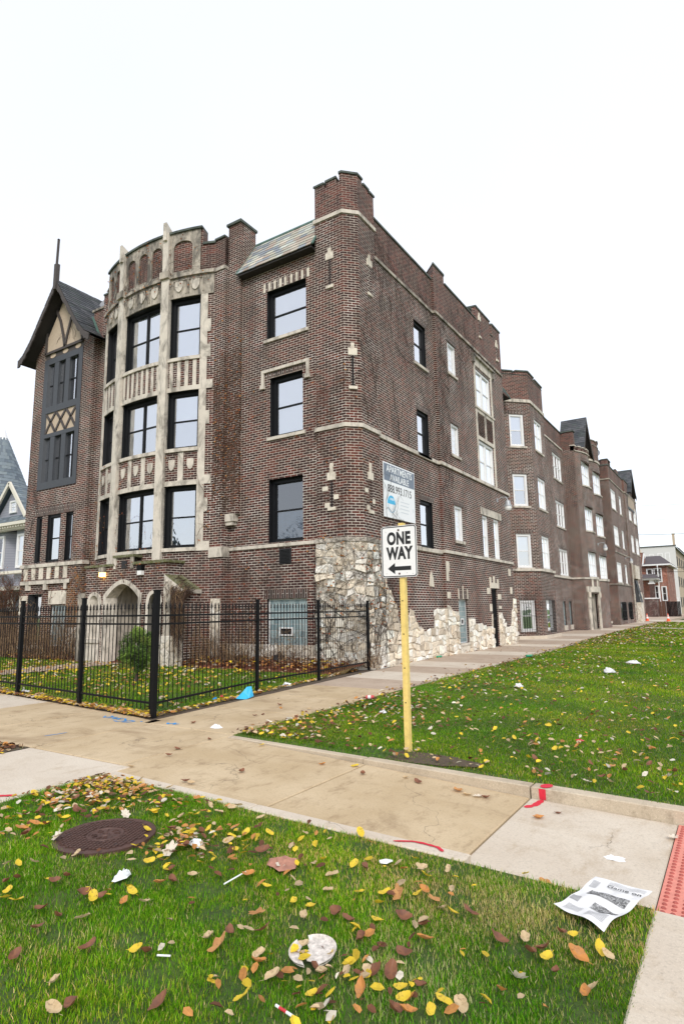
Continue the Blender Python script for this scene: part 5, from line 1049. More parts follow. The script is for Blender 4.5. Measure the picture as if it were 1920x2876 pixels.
sheet('lawn',3.03,8.0,-22,-9.98,'lawn_ground',-.012); sheet('lawn',2.7,9.45,-7.92,53,'lawn_ground',-.014); sheet('lawn',-22,1.15,-17,-9.67,'lawn_ground',-.012)
m=MB(); 
m.face([(-22,-5.0,-.012),(-22,-5.2,-.012),(1.0,-7.6,-.012),(.05,.35,-.012),(-22,.35,-.012)],None,'lawn_ground'); st_(m.build('lawn'))
slabs('alley',[(-3,1.9+0,53.05,62,'concrete_pale'),(1.9,9.4,53.05,57,'concrete_pale'),(-6,2.1,62.02,110,'concrete_agg'),(1.9,9.4,57.02,62,'concrete_agg')])
sheet('path',-9.6,-8.15,-6.4,-1.2,'concrete_agg',.015); sheet('path',2.5,9.4,34.0,35.2,'concrete_pale',.03)
m=MB(); m.poly([(5.3+.8*math.cos(R_(a))*(1+.15*math.sin(a*.13)),-7.62+.24*math.sin(R_(a))) for a in range(0,360,20)],-.06,-.055,'soil'); st_(m.build('soil_and_contact_shade'))  # dark soil-coloured ellipse painted on the lawn as the sign post's contact shadow
m=MB(); m.box(6.95,9.4,-7.91,-7.8,-.14,-.13,'soil'); 
m=MB(); m.face([(.6,-7.62,.001),(1.02,-7.72,.001),(.25,.38,.001),(-.4,.38,.001)],None,'soil'); m.face([(-22,-5.16,.0005),(.98,-7.66,.0005),(.9,-7.3,.0005),(-22,-4.85,.0005)],None,'soil'); st_(m.build('soil_and_contact_shade'))
# garden bed
m=MB(); nx=50
for i in range(nx):
    x0=-11.6+11.7*i/nx;x1=-11.6+11.7*(i+1)/nx; prev=None
    ysb=[-1.25,-1.0,-.6,-.2,.12]; zb=[-.01,.03,.09,.15,.17]
    for j in range(4):
        f=lambda x,z,y:(x,y+(.12*math.sin(x*3.1)+.05*math.sin(x*11) if y<-.9 else 0),z+ (0.02*math.sin(x*7+y*9)))
        m.face([f(x0,zb[j],ysb[j]),f(x1,zb[j],ysb[j]),f(x1,zb[j+1],ysb[j+1]),f(x0,zb[j+1],ysb[j+1])],None,'mulch')
m.box(-16.3,-11.6,-1.2,-.2,-.05,.08,'mulch'); st_(m.build('garden_bed'))
# tactile paving
TP=tag(None or bpy.data.objects.new('tactile_paving',None),'pinkish red tactile paving pad with raised domes set in the ramp','tactile paving'); COL.objects.link(TP); TP.location=(8.3,-9,-.18)
m=MB(); z=lambda x:zr(x)+.004
m.face([(7.975,-9.97,z(7.975)),(8.65,-9.97,z(8.65)),(8.65,-8.06,z(8.65)),(7.975,-8.06,z(7.975))],None,'pink_pad'); m.box(7.975,8.65,-9.97,-8.06,-.5,zr(8.65)-.002,'concrete_pale'); part(m,'pad',TP)
m=MB()
for i in range(12):
    for j in range(33):
        x=8.01+i*.055;y=-9.93+j*.057; m.lathe([(.017,0),(.012,.007),(0,.009)],'pink_dome',Matrix.Translation((x,y,z(x))),7)
o=part(m,'dome',TP); o['kind']='stuff'
# spray paint
def stroke(name,label,pts,w,mat,dz=.004,zf=zg,parent=None,grp=None):
    m=MB(); rr=random.Random(len(pts)*7+int(abs(pts[0][0])*100))
    P=[];
    for a,b_ in zip(pts,pts[1:]):
        for k in range(4): t=k/4; P.append((a[0]+(b_[0]-a[0])*t,a[1]+(b_[1]-a[1])*t))
    P.append(pts[-1]); L=[];R=[]
    for i,p in enumerate(P):
        q=P[min(i+1,len(P)-1)];o=P[max(i-1,0)];dx,dy=q[0]-o[0],q[1]-o[1];l=math.hypot(dx,dy) or 1;ww=w*.5*rr.uniform(.7,1.15)*(1 if 0<i<len(P)-1 else .4)
        L.append((p[0]-dy/l*ww,p[1]+dx/l*ww));R.append((p[0]+dy/l*ww,p[1]-dx/l*ww))
    for i in range(len(P)-1): m.face([(*R[i],zf(R[i][0])+dz),(*R[i+1],zf(R[i+1][0])+dz),(*L[i+1],zf(L[i+1][0])+dz),(*L[i],zf(L[i][0])+dz)],None,mat)
    o=m.build(name)
    if parent: under(parent,o)
    elif label: tag(o,label,'paint mark',grp)
    return o
SP=thing('paint_scribble','blue spray painted scribble of letters on the pavement at the fence corner post','paint mark',loc=(.5,-7.9,0))
for pts in ([(.02,-7.78),(.12,-7.9),(.2,-7.78),(.1,-7.74)],[(.2,-7.92),(.3,-7.78),(.36,-7.92),(.44,-7.78)],[(.46,-7.94),(.52,-7.8),(.6,-7.86)],[(.5,-8.0),(.62,-8.02),(.66,-7.9),(.58,-7.86)],[(.7,-8.02),(.82,-7.98),(.84,-7.88),(.72,-7.86),(.7,-8.0)],[(.34,-7.86),(.5,-7.87)],[(.92,-7.84),(.98,-7.86)]): stroke('stroke',None,pts,.03,'paint_blue',parent=SP)
stroke('paint_mark','short blue spray mark on the pavement right of the fence corner post',[(1.38,-7.72),(1.46,-7.8),(1.5,-7.68),(1.56,-7.78),(1.6,-7.7)],.035,'paint_blue')
stroke('paint_mark','single straight blue line sprayed on the pavement left of the corner slab',[(.66,-9.2),(.70,-9.05),(.72,-8.9)],.022,'paint_blue')
stroke('paint_mark','red spray mark at the left edge of the photo on the pale slab',[(2.8,-11.0),(2.9,-10.92),(2.98,-10.86)],.06,'paint_red')
KM=stroke('paint_mark','red spray mark running over the raised kerb by the slab joint',[(6.90,-7.9),(6.86,-8.046)],.10,'paint_red',dz=.006)
m=MB(); a=6.86; m.face([(a-.035,-8.053,zg(a)-.006),(a+.03,-8.053,zg(a)-.006),(a+.03,-8.053,zr(a)+.003),(a-.03,-8.053,zr(a)+.003)],None,'paint_red'); o=m.build('drip'); under(KM,o); o=stroke('drip',None,[(6.86,-8.06),(6.84,-8.25),(6.78,-8.36)],.06,'paint_red',zf=zr,parent=KM)
stroke('paint_mark','curved red spray mark on the lower kerb band beside the near lawn',[(6.3,-9.95),(6.42,-9.88),(6.5,-9.87),(6.62,-9.88),(6.68,-9.93)],.028,'paint_red',dz=.006)
stroke('paint_mark','red spray mark on the ramp slab joint just above the near lawn',[(6.66,-9.83),(6.7,-9.76),(6.78,-9.74)],.05,'paint_red',zf=zr)
# manhole
MH=thing('manhole_cover','round rusty brown city electric manhole cover sunk in the near lawn','manhole cover',loc=(4.46,-11.02,-.03))
M=Matrix.Translation((4.46,-11.02,-.034)); m=MB(); m.lathe([(.36,-.1),(.36,.012),(.33,.018),(.325,.012),(0,.012)],'iron_plate',M,40); part(m,'frame',MH)
m=MB()
for i in range(-14,15):
    for j in range(-14,15):
        x,y=i*.03,j*.03; r=math.hypot(x,y)
        if r<.305 and r>.135: m.box(x-.0105,x+.0105,y-.0105,y+.0105,.01,.021,'iron_plate',M@Matrix.Rotation(R_(20),4,'Z'))
o=part(m,'lug_pattern',MH)
m=MB(); m.lathe([(.135,.012),(.13,.02),(.12,.02),(.115,.012)],'iron_plate',M,32); m.lathe([(.035,.012),(.03,.02),(.022,.02),(.02,.012)],'iron_plate',M,16); part(m,'emblem',MH)
m=MB()
for a in (100,-20,215): m.lathe([(.02,.019),(0,.0192)],'dark_room',M@Matrix.Translation((.26*math.cos(R_(a)),.26*math.sin(R_(a)),0)),10)
part(m,'pick_hole',MH)
for k,c_ in enumerate('CITY'):
    a=R_(20+150-k*40); text(c_,.06,M@Matrix.Translation((.08*math.cos(a),.08*math.sin(a),.016))@Matrix.Rotation(a-R_(90),4,'Z'),'iron_plate',MH,ex=.004)
for k,c_ in enumerate('ELEC.'):
    a=R_(20+205+k*32); text(c_,.055,M@Matrix.Translation((.08*math.cos(a),.08*math.sin(a),.016))@Matrix.Rotation(a+R_(90),4,'Z'),'iron_plate',MH,ex=.004)
# ------------------------------------------------------------------ GRASS
def grass(name,label,n,xr,yr,h,w,pal,seg=2,excl=(),mask=None,dry=None,zf=np.vectorize(zg),seed=1,short=None):
    r=np.random.default_rng(seed); x=r.uniform(*xr,n);y=r.uniform(*yr,n); k=np.ones(n,bool)
    for ex in excl:
        k&=((x-ex[0])**2+(y-ex[1])**2>ex[2]**2)
    if mask: k&=mask(x,y,r)
    x,y=x[k],y[k];n=len(x);z=zf(x)-.015
    patch=.5+.5*np.sin(x*2.1+1.3*np.sin(y*1.7))*np.cos(y*2.3+np.sin(x*1.9)); p2=.5+.5*np.sin(x*6.3+y*4.1)*np.sin(y*7.7-x*2.9)
    H=h*r.uniform(.45,1.25,n)*(.7+.5*patch)*(.85+.3*p2)
    if short is not None: H*=short(x,y)
    a=r.uniform(0,2*np.pi,n);lean=r.uniform(.15,.9,n)*H;dx,dy=np.cos(a),np.sin(a);b=a+np.pi/2+r.uniform(-.5,.5,n);wx_,wy=np.cos(b)*w/2*r.uniform(.7,1.3,n),np.sin(b)*w/2
    pal=np.array(pal);ci=r.integers(0,len(pal)-2,n); d=r.random(n); dp=(dry(x,y) if dry else .06+.12*(1-patch)*p2); c=pal[ci].copy(); m_=d<dp; c[m_]=pal[len(pal)-2+r.integers(0,2,m_.sum())]
    p3=.5+.5*np.sin(x*1.1+2*np.sin(y*.8))*np.cos(y*1.4+1.5*np.sin(x*.9)); c*= (r.uniform(.6,1.4,n)*(.62+.45*patch+.3*p3))[:,None]; c[:,0]*=(.8+.5*p3)
    if seg==2:
        V=np.empty((n,5,3)); mid=.55
        V[:,0]=np.c_[x-wx_,y-wy,z];V[:,1]=np.c_[x+wx_,y+wy,z]
        mx=x+dx*lean*.35;my=y+dy*lean*.35;mz=z+H*mid*1.1
        V[:,2]=np.c_[mx+wx_*.8,my+wy*.8,mz];V[:,3]=np.c_[mx-wx_*.8,my-wy*.8,mz];V[:,4]=np.c_[x+dx*lean,y+dy*lean,z+H]
        T=np.array([[0,1,2],[0,2,3],[3,2,4]]);k=5
    else:
        V=np.empty((n,3,3));V[:,0]=np.c_[x-wx_,y-wy,z];V[:,1]=np.c_[x+wx_,y+wy,z];V[:,2]=np.c_[x+dx*lean,y+dy*lean,z+H];T=np.array([[0,1,2]]);k=3
    I=(np.arange(n)[:,None,None]*k+T[None]).reshape(-1)
    me=bpy.data.meshes.new(name);me.vertices.add(n*k);me.vertices.foreach_set('co',V.reshape(-1).astype(np.float32));nt=len(I)//3
    me.loops.add(len(I));me.loops.foreach_set('vertex_index',I.astype(np.int32));me.polygons.add(nt);me.polygons.foreach_set('loop_start',np.arange(0,nt*3,3,dtype=np.int32));me.polygons.foreach_set('loop_total',np.full(nt,3,np.int32))
    at=me.attributes.new('col','FLOAT_COLOR','POINT');cc=np.ones((n,k,4),np.float32);cc[:,:,:3]=c[:,None,:];at.data.foreach_set('color',cc.reshape(-1));me.materials.append(MATS['blades']);me.update(calc_edges=True);me.validate()
    o=bpy.data.objects.new(name,me);COL.objects.link(o);return tag(o,label,'grass',kind='stuff')
GP=[(.085,.25,.008),(.14,.34,.014),(.06,.18,.008),(.20,.40,.02),(.10,.29,.01),(.27,.38,.03),(.42,.38,.12),(.58,.50,.24)]
def nd(x,y): return .06+.12*(np.sin(x*3.7+np.sin(y*5))*np.sin(y*4.1+1)>.35)+.6*np.exp(-(((x-7.3)/.9)**2+((y+10.45)/.35)**2))+.5*np.exp(-(((x-7.1)/.35)**2+((y+11.35)/.35)**2))+.2*np.exp(-((y+9.98)/.12)**2)
def clump(x,y,r): return r.random(len(x))<.55+.45*(np.sin(x*9.1+np.sin(y*7))*np.sin(y*10.3+np.sin(x*8)))
grass('grass','green grass with dry patches on the near lawn in the foreground',360000,(3.0,8.02),(-12.7,-9.99),.029,.0034,GP,2,[(4.46,-11.02,.335),(6.68,-11.47,.09)],clump,nd,seed=1)
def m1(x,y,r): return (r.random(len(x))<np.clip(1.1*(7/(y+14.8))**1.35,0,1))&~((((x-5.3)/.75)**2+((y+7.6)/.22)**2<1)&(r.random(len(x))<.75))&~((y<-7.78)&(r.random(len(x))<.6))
GP2=[(.10,.25,.01),(.15,.32,.015),(.07,.18,.008),(.22,.37,.02),(.12,.28,.012),(.30,.38,.03),(.36,.34,.08),(.5,.42,.2)]
grass('grass','green grass scattered with leaves on the right lawn around the sign post',270000,(2.72,9.3),(-7.93,-1),.031,.0050,GP2,2,[(5.14,-7.39,.06)],m1,seed=2)
grass('grass','mown grass on the right lawn stretching away along the row',150000,(2.62,9.3),(-1,14),.04,.011,GP2,1,seed=3)
grass('grass','far mown grass at the end of the right lawn',130000,(2.3,9.3),(14,53),.055,.03,GP2,1,mask=lambda x,y,r:(abs(y-34.6)>.7)&(x>rxv(y)),seed=4) if False else None
rxv=np.vectorize(rx)
grass('grass','far mown grass at the end of the right lawn',150000,(1.95,9.3),(14,53),.055,.028,GP2,1,mask=lambda x,y,r:(abs(y-34.6)>.6)&(x>rxv(y)+.02),seed=4)
def gm(x,y,r): return (y<-1.15+.1*np.sin(x*3.1))&(y>-7.57-.1095*(x-.87)+.02)&(x<.87-.12*(y+7.57)-.02)&~((x>-9.6)&(x<-8.15))
grass('grass','green garden grass strewn with yellow leaves behind the iron fence',170000,(-16,.95),(-7.55,-1.0),.05,.008,GP2,1,mask=gm,seed=5)
grass('grass','sparse grass tufts in the soil patch at the left edge between two pavements',2500,(-1.5,1.16),(-11.6,-9.68),.03,.006,GP2,2,seed=6,dry=lambda x,y:.3+0*x)
m=MB(); m.face([(-6,-14,.0),(1.155,-14,.0),(1.155,-9.672,.0),(-6,-9.672,.0)],None,'soil'); st_(m.build('soil_and_contact_shade'))
LITTIP=[(random.uniform(-1.2,1.12),-9.7-abs(random.gauss(0,.35))) for _ in range(420)]
# ------------------------------------------------------------------ LEAVES
LC={'Y':((.80,.58,.035),(.70,.50,.05)),'T':((.66,.50,.30),(.56,.40,.22)),'O':((.62,.26,.06),(.50,.24,.09)),'B':((.27,.11,.055),(.17,.07,.045)),'M':((.60,.31,.11),(.48,.22,.08)),'W':((.78,.70,.58),(.70,.60,.47))}
for k,(a,b_) in LC.items():
    m=N('leaf_'+k); p=m.n('ShaderNodeTexCoord').outputs['Object']; c=m.mix(m.ramp(m.noise(p,22,4,.7),[(.4,0),(.65,1)]),a,b_); c=m.mix(m.ramp(m.noise(p,70,3),[(.6,0),(.72,.6)]),c,(.12,.06,.03)); m.col(c).rough(.6)
    t=m.n('ShaderNodeBsdfTranslucent'); m.l(c,t.inputs[0]); mx=m.n('ShaderNodeMixShader'); mx.inputs[0].default_value=.25; m.l(m.b.outputs[0],mx.inputs[1]); m.l(t.outputs[0],mx.inputs[2]); m.l(mx.outputs[0],m.out.inputs[0])
def leaf_mesh(k,v):
    r=random.Random(k+str(v)); n=30; R={'Y':.027,'T':.028,'O':.030,'B':.029,'M':.048,'W':.036}[k]; lob={'Y':0,'T':0,'O':.08,'B':.07,'M':.2,'W':.17}[k]; nl={'M':5,'W':7}.get(k,4)
    V=[(0,0,0)];fold=r.uniform(.1,.5);curl=r.uniform(.4,1.5)*({'B':.75,'O':.8}.get(k,.6))
    for ring in (.5,1):
        for i in range(n):
            a=2*math.pi*i/n; el=1+.38*abs(math.cos(a))**1.5 if k!='M' else 1+.1*math.cos(a); rad=R*el*(1+ring*lob*math.cos(nl*a+.3)+ring*r.uniform(-.04,.04)); x=rad*ring*math.cos(a);y=rad*ring*math.sin(a)*.82
            zz=fold*abs(y)+curl*(x*x+.6*y*y)/R*.35+r.uniform(-.0015,.0015)*ring+.002*math.sin(3*a+v)*ring; V.append((x,y,zz))
    F=[(0,1+i,1+(i+1)%n) for i in range(n)]+[(1+i,1+n+i,1+n+(i+1)%n,1+(i+1)%n) for i in range(n)]
    b0=len(V); 
    for t in (0,1): V+=[(-R*1.25-t*R*.9,-.001,.004+t*.01),(-R*1.25-t*R*.9,.001,.004+t*.01)]
    F.append((b0,b0+1,b0+3,b0+2))
    me=bpy.data.meshes.new('fallen_leaf');me.from_pydata(V,[],F);me.materials.append(MATS['leaf_'+k]);me.polygons.foreach_set('use_smooth',[True]*len(F));me.update();return me
LM={k:[leaf_mesh(k,v) for v in range(4)] for k in LC}
LEAVES=[(4.42,-10.54,'Y'),(4.68,-10.82,'Y'),(4.82,-10.72,'B'),(4.68,-10.48,'T'),(4.76,-10.4,'Y'),(4.93,-10.55,'Y'),(5.06,-10.56,'Y'),(4.94,-10.72,'Y'),(5.05,-10.87,'O'),(5.05,-10.8,'O'),(5.0,-11.04,'T'),(5.16,-11.2,'Y'),(5.22,-11.1,'Y'),(5.14,-11.01,'W'),(5.22,-10.44,'O'),(5.34,-10.46,'Y'),(5.45,-10.58,'Y'),(5.31,-10.58,'Y'),(5.36,-10.66,'T'),(5.5,-10.75,'Y'),(5.66,-10.65,'B'),(5.5,-10.38,'Y'),(5.73,-10.25,'T'),(6.1,-10.55,'Y'),(6.09,-10.64,'T'),(6.27,-10.7,'T'),(5.46,-11.37,'O'),(5.5,-11.31,'B'),(5.41,-11.53,'Y'),(5.34,-11.5,'Y'),(5.54,-11.18,'T'),(5.83,-10.99,'O'),(6.03,-11.05,'Y'),(6.28,-11.11,'Y'),(6.4,-11.1,'Y'),(6.2,-11.33,'M'),(6.33,-11.43,'B'),(6.2,-11.55,'B'),(6.14,-11.64,'T'),(6.25,-11.68,'M'),(6.45,-11.61,'T'),(6.5,-11.67,'O'),(5.58,-11.58,'T'),(5.43,-11.87,'T'),(5.3,-11.94,'B'),(5.16,-11.94,'B'),(5.33,-12.07,'B'),(5.18,-11.7,'B'),(5.28,-11.7,'Y'),(5.32,-11.66,'B'),(5.17,-11.66,'Y'),(4.9,-11.62,'B'),(4.86,-11.71,'Y'),(4.9,-11.7,'B'),(4.66,-11.86,'B'),(4.68,-11.81,'B'),(4.78,-11.92,'Y'),(4.87,-11.98,'Y'),(4.94,-11.96,'Y'),(4.41,-11.72,'T'),(4.48,-11.69,'Y'),(4.54,-11.62,'T'),(4.02,-11.37,'B'),(3.89,-11.23,'O'),(3.95,-11.19,'Y'),(3.89,-11.03,'Y'),(4.25,-11.27,'W'),(4.66,-11.39,'T'),(5.72,-12.04,'B'),(5.93,-11.91,'Y'),(5.99,-11.91,'B'),(5.48,-12.27,'B'),(5.83,-12.28,'T'),(6.0,-12.39,'T'),(6.04,-12.33,'B'),(6.34,-12.12,'B'),(6.62,-11.71,'T'),(6.8,-11.58,'T'),(6.42,-11.9,'Y'),(6.61,-11.9,'Y'),(6.74,-11.43,'Y'),(6.59,-11.44,'T'),(6.56,-11.08,'B'),(6.42,-11.2,'T'),(6.36,-10.88,'T'),(4.29,-10.71,'W'),(6.3,-10.49,'Y'),(6.06,-10.01,'Y'),(6.7,-10.86,'Y'),(6.39,-10.51,'B'),(6.54,-10.8,'Y'),(6.74,-10.71,'M'),(6.83,-10.63,'Y'),(6.66,-10.73,'Y'),(6.85,-10.23,'T'),(6.76,-10.38,'Y'),(6.69,-10.3,'T'),(7.02,-10.71,'T'),(7.08,-10.72,'Y'),(7.17,-10.68,'B'),(6.87,-10.91,'B'),(7.01,-10.93,'B'),(7.07,-11.05,'O'),(6.8,-11.22,'B'),(7.05,-11.23,'B'),(6.78,-11.03,'Y'),(6.66,-11.12,'B'),(7.63,-10.61,'B'),(7.83,-10.67,'Y'),(7.87,-10.69,'T'),(7.75,-10.78,'O'),(7.63,-10.89,'Y'),(7.49,-10.76,'T'),(7.56,-11.12,'W'),(7.53,-11.25,'O'),(7.38,-10.85,'B'),(7.19,-11.52,'Y'),(7.35,-11.46,'Y'),(7.32,-11.53,'Y'),(7.42,-11.44,'T'),(7.25,-11.6,'O'),(7.19,-11.62,'B'),(7.01,-11.57,'O'),(7.22,-11.41,'B'),(7.06,-11.4,'B'),(6.99,-11.43,'B'),(7.15,-11.47,'Y'),(7.55,-10.88,'B'),(7.85,-11.07,'O'),(7.86,-11.02,'T'),(7.33,-9.78,'O'),(7.28,-10.02,'Y'),(3.21,-10.44,'Y'),(3.24,-10.41,'Y'),(3.4,-10.35,'Y'),(3.25,-10.2,'O'),(3.62,-10.4,'Y'),(3.45,-10.14,'T'),(3.64,-10.2,'Y'),(3.6,-10.02,'T'),(3.86,-10.32,'T'),(3.75,-10.27,'Y'),(3.99,-10.19,'T'),(4.01,-10.01,'T'),(4.47,-10.11,'O'),(4.33,-10.4,'B'),(4.69,-10.18,'T'),(4.89,-10.05,'T'),(5.23,-10.16,'T'),(4.43,-10.54,'Y'),(4.16,-10.57,'Y'),(3.56,-10.55,'M'),(3.66,-10.56,'O'),(3.5,-10.55,'Y'),(3.32,-10.67,'W'),(3.14,-10.79,'Y'),(3.37,-10.99,'Y'),(3.49,-10.94,'Y'),(3.52,-10.85,'M'),(3.63,-11.04,'B'),(3.89,-11.02,'Y'),(3.64,-11.21,'Y'),(3.35,-11.13,'Y'),(3.34,-11.16,'T'),(3.79,-11.14,'Y'),(3.94,-11.18,'B'),(4.01,-11.37,'B'),(4.26,-11.28,'W'),(3.88,-11.33,'O'),(3.58,-10.68,'B'),(3.86,-10.86,'B'),(1.21,-10.04,'Y'),(2.86,-8.87,'B'),(2.79,-8.29,'B'),(3.02,-9.15,'B'),(3.04,-9.68,'T'),(3.88,-9.7,'B'),(3.97,-9.71,'T'),(4.08,-9.12,'B'),(3.53,-8.15,'Y'),(4.58,-8.37,'O'),(1.75,-7.58,'B'),(2.13,-6.66,'B'),(1.82,-5.66,'B'),(4.33,-6.49,'O'),(4.42,-6.43,'O'),(4.91,-6.28,'W'),(4.98,-7.67,'Y'),(5.3,-7.76,'Y'),(4.9,-8.21,'Y'),(5.12,-8.41,'B'),(5.53,-8.24,'T'),(5.7,-8.3,'B'),(6.12,-8.31,'M'),(6.24,-8.36,'T'),(6.34,-8.35,'W'),(6.41,-8.33,'B'),(7.07,-8.35,'B'),(6.96,-8.57,'O'),(5.9,-5.45,'Y'),(5.45,-3.09,'Y'),(5.95,-4.13,'Y'),(6.14,-5.94,'Y'),(6.3,-6.14,'Y'),(6.05,-5.17,'Y'),(6.17,-5.14,'Y'),(6.6,-6.52,'Y'),(6.83,-6.51,'Y'),(6.9,-6.53,'T'),(7.04,-6.28,'Y'),(7.2,-6.67,'Y'),(7.3,-6.98,'M'),(7.08,-6.97,'B'),(6.91,-6.98,'T'),(6.43,-6.78,'T'),(6.46,-7.09,'Y'),(6.53,-7.09,'B'),(7.19,-5.06,'Y'),(7.51,-6.24,'Y'),(7.41,-6.19,'Y'),(7.16,-6.3,'T'),(7.26,-6.17,'B'),(7.61,-6.65,'B'),(7.44,-7.1,'B'),(7.87,-6.85,'B'),(7.82,-7.1,'W'),(7.1,-7.26,'T'),(7.18,-7.7,'W'),(7.29,-7.45,'B'),(7.37,-7.57,'T'),(6.86,-3.64,'O'),(6.92,-4.86,'B'),(6.53,-3.97,'O'),(6.54,-4.37,'B'),(6.8,-6.26,'O'),(6.02,-6.18,'Y'),(5.66,-5.95,'Y'),(6.17,-7.77,'Y'),(3.4,-4.86,'B'),(4.28,-3.58,'Y'),(4.06,-3.65,'O'),(6.41,-5.28,'W'),(5.85,-5.12,'O'),(7.96,-8.43,'W')]

NM={'Y':('bright yellow oval fallen leaf lying on the ground','yellow fallen leaves'),'T':('pale tan oval fallen leaf lying on the ground','tan fallen leaves'),'O':('orange brown oval fallen leaf lying on the ground','orange fallen leaves'),'B':('dark brown curled fallen leaf lying on the ground','dark brown fallen leaves'),'M':('large orange tan lobed fallen leaf lying on the ground','large lobed fallen leaves'),'W':('pale cream lobed oak leaf lying on the ground','cream oak leaves')}
def ongrass(x,y): return (3.0<x<8.0 and y<-9.98) or (x>2.72 and y>-7.95) or (x<.9 and y>-7.5)
def put(x,y,k,sc=1):
    o=bpy.data.objects.new('fallen_leaf',random.choice(LM[k]));COL.objects.link(o); g=ongrass(x,y)
    z=zg(x)+(.026 if g else .004)
    if 2.9<x<8.6 and -9.84<y<-8.05: z=zr(x)+.004
    o.location=(x,y,z+random.uniform(0,.008)); t=.55 if g else .2; o.rotation_euler=(random.uniform(-t,t),random.uniform(-t,t),random.uniform(0,6.28)); s=sc*random.uniform(.8,1.2);o.scale=(s,s,s); tag(o,NM[k][0],'leaf',NM[k][1])
for x,y,k in LEAVES: put(x,y,k)
ks='YYYYTTTOOBMW'
for i in range(290-len(LEAVES)):
    u=random.random()
    if u<.85: x,y=random.uniform(3.05,5.0),-10.05-abs(random.gauss(0,.3))
    else: x,y=random.uniform(5,7.9),random.uniform(-11.8,-10.1)
    if math.hypot(x-4.46,y+11.02)<.3 or math.hypot(x-7.75,y+10.1)<.45: x=3.3+random.random();y=-10.3
    put(x,y,random.choice(ks),.85)
# litter mass
def litter(name,label,pts,seed,size=.036,kind='stuff',zf=None,cat='fallen leaves',wts=(4,3,3,3,1)):
    r=random.Random(seed); m=MB(); cs=[(.78,.56,.04),(.60,.45,.27),(.55,.25,.07),(.17,.07,.035),(.75,.68,.56)]
    for x,y in pts:
        c=r.choices(cs,wts)[0];f=r.uniform(.7,1.25);c=tuple(q*f for q in c);s=size*r.uniform(.6,1.35);a=r.uniform(0,6.28);z=(zf(x,y) if zf else zg(x)+.03)+r.uniform(0,.012)
        Mx=Matrix.Translation((x,y,z))@Matrix.Rotation(a,4,'Z')@Matrix.Rotation(r.uniform(-.5,.5),4,'X')@Matrix.Rotation(r.uniform(-.5,.5),4,'Y'); k=r.uniform(.1,.45)*s
        P=[(-1.3,0,.0),(-.6,-.75,k/s),(.5,-.7,k/s*1.2),(1.3,0,.15),(.55,.72,k/s),(-.55,.7,k/s*.8)]
        V=[Mx@Vector((p[0]*s,p[1]*s*r.uniform(.8,1.1),p[2]*s)) for p in P]; m.face([V[0],V[1],V[2],V[3]],None,'leafy',c); m.face([V[0],V[3],V[4],V[5]],None,'leafy',tuple(q*.9 for q in c))
    o=m.build(name,col=True); return tag(o,label,cat,kind=kind)
r=random.Random(5); pts=[]
while len(pts)<4200:
    y=-7.8+ (r.random()**1.6)*30; x=r.uniform(rx(y)+.03,9.2); d=.25+.75*math.exp(-((x-rx(y))/1.8)**2) if y>-6.5 else .12+.9*math.exp(-((x-rx(y))/.9)**2)
    if y>-7 and 0.5+.5*math.sin(x*1.3+y*.6)*math.cos(y*.9-x*.5)+.35<r.random(): continue
    if r.random()<d: pts.append((x,y))
litter('leaf_litter','scattered small leaves over the right lawn, thickest beside the pavement',pts,1,.027,wts=(2,4,2,4,1.3))
pts=[]
while len(pts)<2000:
    y=14+r.random()*38;x=r.uniform(rx(y)+.05,9)
    if r.random()<(.3+.7*math.exp(-((x-rx(y))/2)**2)): pts.append((x,y))
litter('leaf_litter','leaves dotting the far part of the right lawn',pts,2,.05,wts=(1,4,2,4,2))
pts=[]
for i in range(1700):
    t=r.random()**1.2*14; x=.85-t; y=-7.62-.1085*(x-.87)+abs(r.gauss(0,.14))-.05; pts.append((x,y))
for i in range(350):
    t=r.random(); y=-7.5+7.5*t; x=.9-.12*(y+7.57)+.02-abs(r.gauss(0,.1)); pts.append((x,y))
litter('leaf_litter','thick drift of yellow and tan leaves along the foot of the iron fence',pts,3,.034,wts=(5,4,3,1,1))
pts=[]
while len(pts)<1900:
    x=r.uniform(-13,.3);y=r.uniform(-7.2,-1.1)
    if y>-7.5-.1095*(x-.87) and x<.8-.12*(y+7.57) and r.random()<(.25+.75*(x<-2.0)*(y>-5.5)+.2): pts.append((x,y))
litter('leaf_litter','yellow leaves strewn over the garden lawn behind the iron fence',pts,4,.038,wts=(6,4,2,1,1))
pts=[(r.uniform(-11.5,-.1),r.uniform(-1.1,.05)) for i in range(2300)]
pts=[p for p in pts if not(-10.2<p[0]<-6.3)]+[(r.uniform(-16,-11.5),r.uniform(-1.4,-.3)) for i in range(500)]
litter('leaf_litter','brown leaf and mulch drift against the foot of the front wall',pts,6,.045,zf=lambda x,y:.06+.14*max(0,min(1,(y+1.1)/1.0))+random.uniform(0,.07),wts=(1,2,4,5,.5))
pts=[(r.uniform(.0,2.5),r.uniform(-7,12)) for i in range(40)]+[(rx(y)-abs(r.gauss(0,.12)),y) for y in [r.uniform(-7.8,25) for _ in range(260)]]+[(r.uniform(.03,.18),r.uniform(.6,13)) for _ in range(130)]
litter('leaf_litter','brown leaves covering the soil patch at the left edge between two pavements',LITTIP,17,.03,zf=lambda x,y:.006,wts=(1,2,2,5,.5))
litter('leaf_litter','stray leaves on the side pavement along the lawn edge and wall foot',pts,7,.028,zf=lambda x,y:.004,wts=(1,2,2,4,1))
